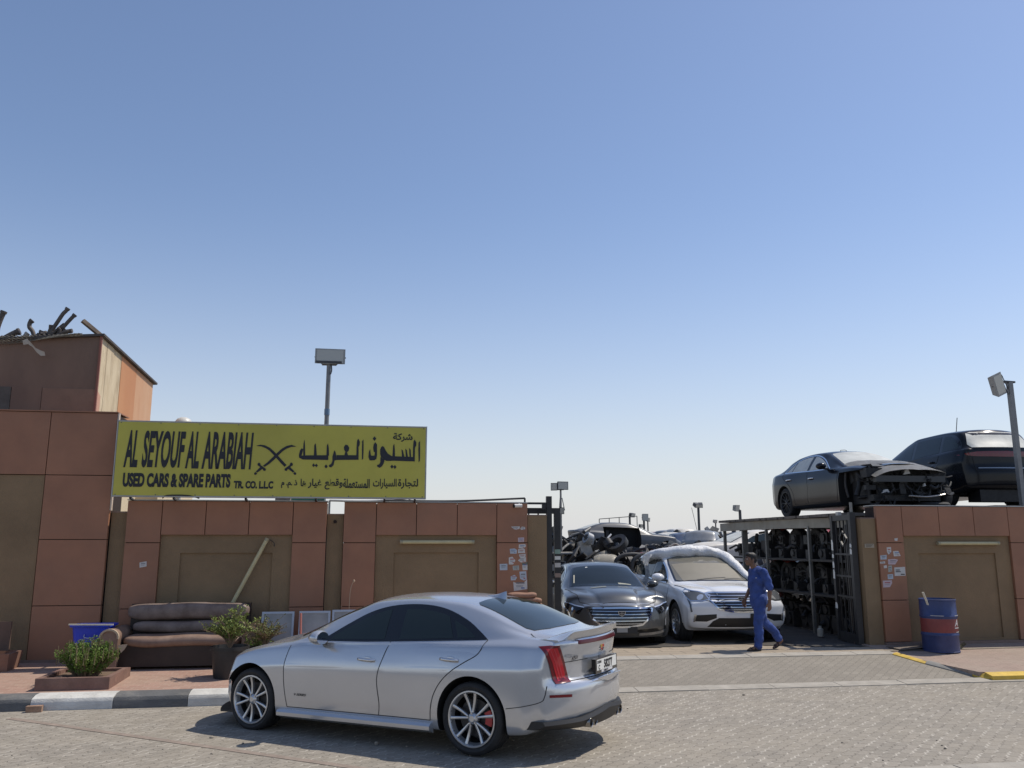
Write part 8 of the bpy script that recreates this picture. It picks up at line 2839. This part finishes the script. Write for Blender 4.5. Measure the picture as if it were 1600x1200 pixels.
# local frame: walks towards -X, his left side towards the street (-Y)
pp = onZ(1163, 1011, 0.156)
man = thing('person', 'man in blue short sleeved work clothes and sandals walking left past the white crossover', 'person', (pp.x + 0.11, 14.02, 0.156))
man.scale = (0.93, 0.93, 0.93)
hipL, hipR = (0.0, -0.09, 0.90), (0.0, 0.09, 0.90)
kneeL, ankL = (-0.075, -0.10, 0.48), (-0.10, -0.10, 0.085)       # front leg, straight, nearer the street
kneeR, ankR = (0.11, 0.10, 0.50), (0.42, 0.11, 0.17)            # trailing leg, heel up
shL, shR = (0.03, -0.20, 1.40), (0.0, 0.20, 1.40)
elL, haL = (0.115, -0.235, 1.12), (0.10, -0.245, 0.865)
elR, haR = (-0.02, 0.24, 1.12), (-0.15, 0.235, 0.90)
def hand(w, d, side, curl):
    """palm, four unequal bent fingers and a thumb, hanging from wrist w along d"""
    w = Vector(w); d = Vector(d).normalized()
    fwd = Vector((-1, 0, 0)); fwd = (fwd - d * fwd.dot(d)).normalized()
    out = d.cross(fwd).normalized()
    res = [('limb', [tuple(w - d * 0.02), tuple(w + d * 0.035), tuple(w + d * 0.085)], [0.026, 0.033, 0.036], 0.5)]
    pal = w + d * 0.085
    inn = out if out.y * side < 0 else -out
    for k, (off, L_) in enumerate(((0.030, 0.070), (0.010, 0.079), (-0.010, 0.074), (-0.029, 0.058))):
        b = pal + fwd * off
        p1 = b + d * L_ * 0.45 + inn * 0.006 * curl
        p2 = p1 + d * L_ * 0.33 + inn * 0.016 * curl
        p3 = p2 + d * L_ * 0.20 + inn * 0.020 * curl
        res.append(('limb', [tuple(b - d * 0.015), tuple(p1), tuple(p2), tuple(p3)], [0.0105, 0.0095, 0.0088, 0.0075]))
    t0 = w + d * 0.025 + fwd * 0.026
    res.append(('limb', [tuple(t0), tuple(t0 + d * 0.035 + fwd * 0.026 + inn * 0.01), tuple(t0 + d * 0.068 + fwd * 0.030 + inn * 0.018)], [0.014, 0.0115, 0.009]))
    return res
neck = (-0.055, 0, 1.47)
hd = Vector((-0.115, 0, 1.615))
body = [
    ('limb', [(0.0, 0, 0.92), (0.0, 0, 1.1), (0.0, 0, 1.28), (-0.01, 0, 1.38)], [0.12, 0.125, 0.135, 0.11], 1.0),
    ('limb', [(-0.01, 0, 1.38), neck, tuple(hd + Vector((0.025, 0, -0.05)))], [0.085, 0.056, 0.056]),
    ('ball', tuple(hd + Vector((0.012, 0, 0.035))), (0.098, 0.076, 0.092)),                 # skull
    ('ball', tuple(hd + Vector((-0.030, 0, -0.02))), (0.070, 0.064, 0.085)),                # face
    ('ball', tuple(hd + Vector((-0.058, 0, -0.078))), (0.036, 0.042, 0.028)),               # chin
    ('limb', [tuple(hd + Vector((-0.092, 0, 0.018))), tuple(hd + Vector((-0.116, 0, -0.022)))], [0.012, 0.017]),     # nose
    ('ball', tuple(hd + Vector((-0.092, 0, -0.052))), (0.014, 0.026, 0.007)),               # lips
    ('ball', tuple(hd + Vector((-0.094, 0, -0.064))), (0.012, 0.023, 0.007)),
    ('ball', tuple(hd + Vector((-0.088, 0, 0.036))), (0.014, 0.052, 0.010)),                # brow
    ('ball', tuple(hd + Vector((0.012, -0.078, -0.012))), (0.024, 0.010, 0.033)),           # ears
    ('ball', tuple(hd + Vector((0.012, 0.078, -0.012))), (0.024, 0.010, 0.033)),
    ('limb', [shL, tuple(Vector(shL).lerp(Vector(elL), 0.5) + Vector((0.012, -0.012, 0))), elL], [0.056, 0.052, 0.042]),
    ('limb', [elL, tuple(Vector(elL).lerp(Vector(haL), 0.4)), haL], [0.041, 0.040, 0.026]),
    ('limb', [shR, tuple(Vector(shR).lerp(Vector(elR), 0.5)), elR], [0.056, 0.052, 0.042]),
    ('limb', [elR, tuple(Vector(elR).lerp(Vector(haR), 0.4)), haR], [0.041, 0.040, 0.026]),
    ('limb', [shL, (0, 0, 1.40), shR], [0.06, 0.085, 0.06]),
    ('limb', [hipL, kneeL], [0.082, 0.056]), ('limb', [kneeL, tuple(Vector(kneeL).lerp(Vector(ankL), 0.35) + Vector((0.02, 0, 0))), ankL], [0.053, 0.055, 0.037]),
    ('limb', [hipR, kneeR], [0.082, 0.056]), ('limb', [kneeR, tuple(Vector(kneeR).lerp(Vector(ankR), 0.35) + Vector((0.02, 0, 0.02))), ankR], [0.053, 0.055, 0.037]),
    # feet: left flat, right pushing off on the toes
    ('limb', [(-0.075, -0.10, 0.055), (-0.16, -0.105, 0.048), (-0.27, -0.11, 0.03)], [0.040, 0.041, 0.026], 0.9),
    ('limb', [(-0.10, -0.10, 0.09), (-0.14, -0.10, 0.06)], [0.040, 0.04]),
    ('limb', [(0.45, 0.11, 0.15), (0.40, 0.115, 0.09), (0.325, 0.12, 0.035)], [0.040, 0.040, 0.028], 0.9),
]
for k in range(5):
    body.append(('limb', [(-0.255, -0.145 + k * 0.0175, 0.027), (-0.30 + abs(k - 3) * 0.009, -0.15 + k * 0.0185, 0.022)], [0.0105, 0.010]))
    body.append(('limb', [(0.335, 0.083 + k * 0.0175, 0.032), (0.285 + abs(k - 1) * 0.009, 0.082 + k * 0.0185, 0.024)], [0.0105, 0.010]))
body += hand(haL, (-0.06, -0.02, -1), -1, 1.0)
body += hand(haR, (-0.30, 0.0, -1), 1, 1.2)
bo = blob(body, 'body', M_SKIN, man, 0.0065, 2)
hair = [('ball', tuple(hd + Vector((0.022, 0, 0.058))), (0.102, 0.083, 0.083)), ('ball', tuple(hd + Vector((0.06, 0, 0.005))), (0.066, 0.072, 0.075)),
        ('ball', tuple(hd + Vector((-0.03, 0, 0.098))), (0.068, 0.068, 0.040)), ('limb', [tuple(hd + Vector((-0.005, -0.073, 0.03))), tuple(hd + Vector((-0.012, -0.075, -0.005)))], [0.014, 0.008]),
        ('limb', [tuple(hd + Vector((-0.005, 0.073, 0.03))), tuple(hd + Vector((-0.012, 0.075, -0.005)))], [0.014, 0.008])]
blob(hair, 'hair', M_HAIR, man, 0.008, 2)
for s in (-1, 1):
    mb = MB(); mb.ball(tuple(hd + Vector((-0.083, 0.030 * s, 0.016))), (0.012, 0.012, 0.009), None, 10, 6)
    ey = mb.build('eye', mat('eye_white', (0.55, 0.52, 0.48), 0.3), man, 60)
    mb = MB(); mb.ball(tuple(hd + Vector((-0.092, 0.030 * s, 0.016))), (0.005, 0.006, 0.006), None, 8, 6)
    mb.build('iris', M_HAIR, ey, 60)
    mb = MB(); mb.tube(curve_pts([tuple(hd + Vector((-0.101, 0.012 * s, 0.041))), tuple(hd + Vector((-0.099, 0.032 * s, 0.046))), tuple(hd + Vector((-0.083, 0.052 * s, 0.038)))], 4), 0.0045, 6)
    mb.build('eyebrow', M_HAIR, man)
shirt = [
    ('limb', [(0.0, 0, 0.84), (0.0, 0, 0.98), (0.0, 0, 1.15), (0.0, 0, 1.30), (-0.005, 0, 1.37)], [0.160, 0.155, 0.152, 0.160, 0.135], 0.98),
    ('limb', [(0, -0.10, 1.24), (0, 0.10, 1.24)], [0.105, 0.105]), ('limb', [(0, -0.055, 0.86), (0, 0.055, 0.86)], [0.135, 0.135]),
    ('limb', [tuple(Vector(shL) + Vector((0, 0.02, 0))), (0.0, 0, 1.415), tuple(Vector(shR) + Vector((0, -0.02, 0)))], [0.072, 0.088, 0.072]),
    ('limb', [shL, tuple(Vector(shL).lerp(Vector(elL), 0.55) + Vector((0.008, -0.012, 0))), tuple(Vector(shL).lerp(Vector(elL), 0.97))], [0.076, 0.076, 0.073]),
    ('limb', [shR, tuple(Vector(shR).lerp(Vector(elR), 0.55)), tuple(Vector(shR).lerp(Vector(elR), 0.97))], [0.076, 0.076, 0.073]),
    ('limb', [(0.075, -0.03, 1.42), (0.02, -0.062, 1.455), (-0.075, -0.05, 1.43), (-0.115, -0.012, 1.385)], [0.016, 0.018, 0.018, 0.014]),
    ('limb', [(0.075, 0.03, 1.42), (0.02, 0.062, 1.455), (-0.075, 0.05, 1.43), (-0.115, 0.012, 1.385)], [0.016, 0.018, 0.018, 0.014]),
]
def wrinkle(o, amp, seed, sc=(18, 18, 30)):
    r_ = random.Random(seed)
    ph = [r_.uniform(0, 6) for _ in range(6)]
    me = o.data
    for v in me.vertices:
        c = v.co
        w = math.sin(c.z * sc[2] + c.x * 9 + ph[0]) * math.sin(c.y * sc[1] + c.z * 11 + ph[1]) + 0.7 * math.sin(c.z * sc[2] * 1.9 - c.x * 21 + ph[2]) * math.sin(c.x * sc[0] * 1.3 + ph[3])
        v.co = c + v.normal * (amp * w)
    me.update()
so = blob(shirt, 'shirt', M_CLOTH, man, 0.010, 5)
wrinkle(so, 0.0055, 3)
trou = [
    ('limb', [(0, -0.06, 0.88), (0, 0.06, 0.88)], [0.125, 0.125]), ('limb', [(0, 0, 0.80), (0, 0, 0.95)], [0.12, 0.13]),
    ('limb', [hipL, tuple(Vector(hipL).lerp(Vector(kneeL), 0.5)), kneeL], [0.118, 0.105, 0.087]), ('limb', [kneeL, tuple(Vector(kneeL).lerp(Vector(ankL), 0.5) + Vector((0.015, 0, 0))), tuple(Vector(ankL) + Vector((0.0, 0, 0.0)))], [0.086, 0.082, 0.077]),
    ('limb', [hipR, tuple(Vector(hipR).lerp(Vector(kneeR), 0.5)), kneeR], [0.118, 0.105, 0.087]), ('limb', [kneeR, tuple(Vector(kneeR).lerp(Vector(ankR), 0.5) + Vector((0.02, 0, 0.02))), tuple(Vector(ankR) + Vector((-0.02, 0, 0.02)))], [0.086, 0.080, 0.074]),
]
to = blob(trou, 'trousers', M_CLOTH, man, 0.010, 5)
wrinkle(to, 0.006, 9, (16, 16, 26))
for nm, q0, q1, yy in (('sandal', (-0.055, 0.0), (-0.31, 0.0), -0.107), ('sandal', (0.46, 0.112), (0.29, 0.004), 0.117)):
    mb = MB()
    a, b = Vector((q0[0], yy, q0[1] + 0.012)), Vector((q1[0], yy - 0.004, q1[1] + 0.010))
    m_ = a.lerp(b, 0.55); m_.z -= 0.02 if q0[1] > 0.05 else 0
    m_.z = max(m_.z, 0.010)

    cp = curve_pts([tuple(a), tuple(m_), tuple(b)], 5)
    ws_l = np.interp(np.linspace(0, 1, len(cp)), [0, 0.15, 0.5, 0.8, 1], [0.024, 0.036, 0.040, 0.048, 0.028])
    rings = []
    for p, w in zip(cp, ws_l):
        rings.append([(p[0], p[1] - w, p[2] - 0.010), (p[0], p[1] + w, p[2] - 0.010), (p[0], p[1] + w, p[2] + 0.012), (p[0], p[1] - w, p[2] + 0.012)])
    loft(mb, rings)
    sd = mb.build(nm, M_SANDAL, man, 40)
    mb = MB()
    for f in (0.45, 0.74):
        p = cp[int(f * (len(cp) - 1))]
        mb.tube(curve_pts([(p[0], p[1] - 0.046, p[2] + 0.005), (p[0] - 0.004, p[1] - 0.028, p[2] + 0.058 - 0.02 * f), (p[0] - 0.006, p[1] + 0.02, p[2] + 0.062 - 0.02 * f), (p[0], p[1] + 0.046, p[2] + 0.005)], 5), 0.012, 8, flat=0.5)
    mb.build('strap', M_SANDAL, sd, 50)

# chest pocket, hem and belt line of the work clothes
def on_shirt(pts, off=0.006):
    bb = bmesh.new(); bb.from_mesh(so.data); tr_ = BVHTree.FromBMesh(bb); bb.free()
    out = []
    for p in pts:
        h_ = tr_.find_nearest(Vector(p))
        out.append(h_[0] + h_[1] * off)
    return out
mb = MB()
g = [on_shirt([(-0.155 + 0.0 * i, -0.085 + 0.028 * i, 1.30 - 0.028 * j) for i in range(4)]) for j in range(5)]
for a, b in zip(g[:-1], g[1:]):
    for k in range(3):
        mb.quad(a[k], a[k + 1], b[k + 1], b[k])
mb.build('chest_pocket', M_CLOTH, so, 60)
mb = MB(); mb.box(-0.012, 0.012, -0.003, 0.0, -0.007, 0.007)
q = on_shirt([(-0.10, -0.15, 1.30)], 0.004)[0]
mb.build('name_tab', mat('pale_tab', (0.5, 0.5, 0.52), 0.6), so, None, tuple(q), (0, 0, -0.5))
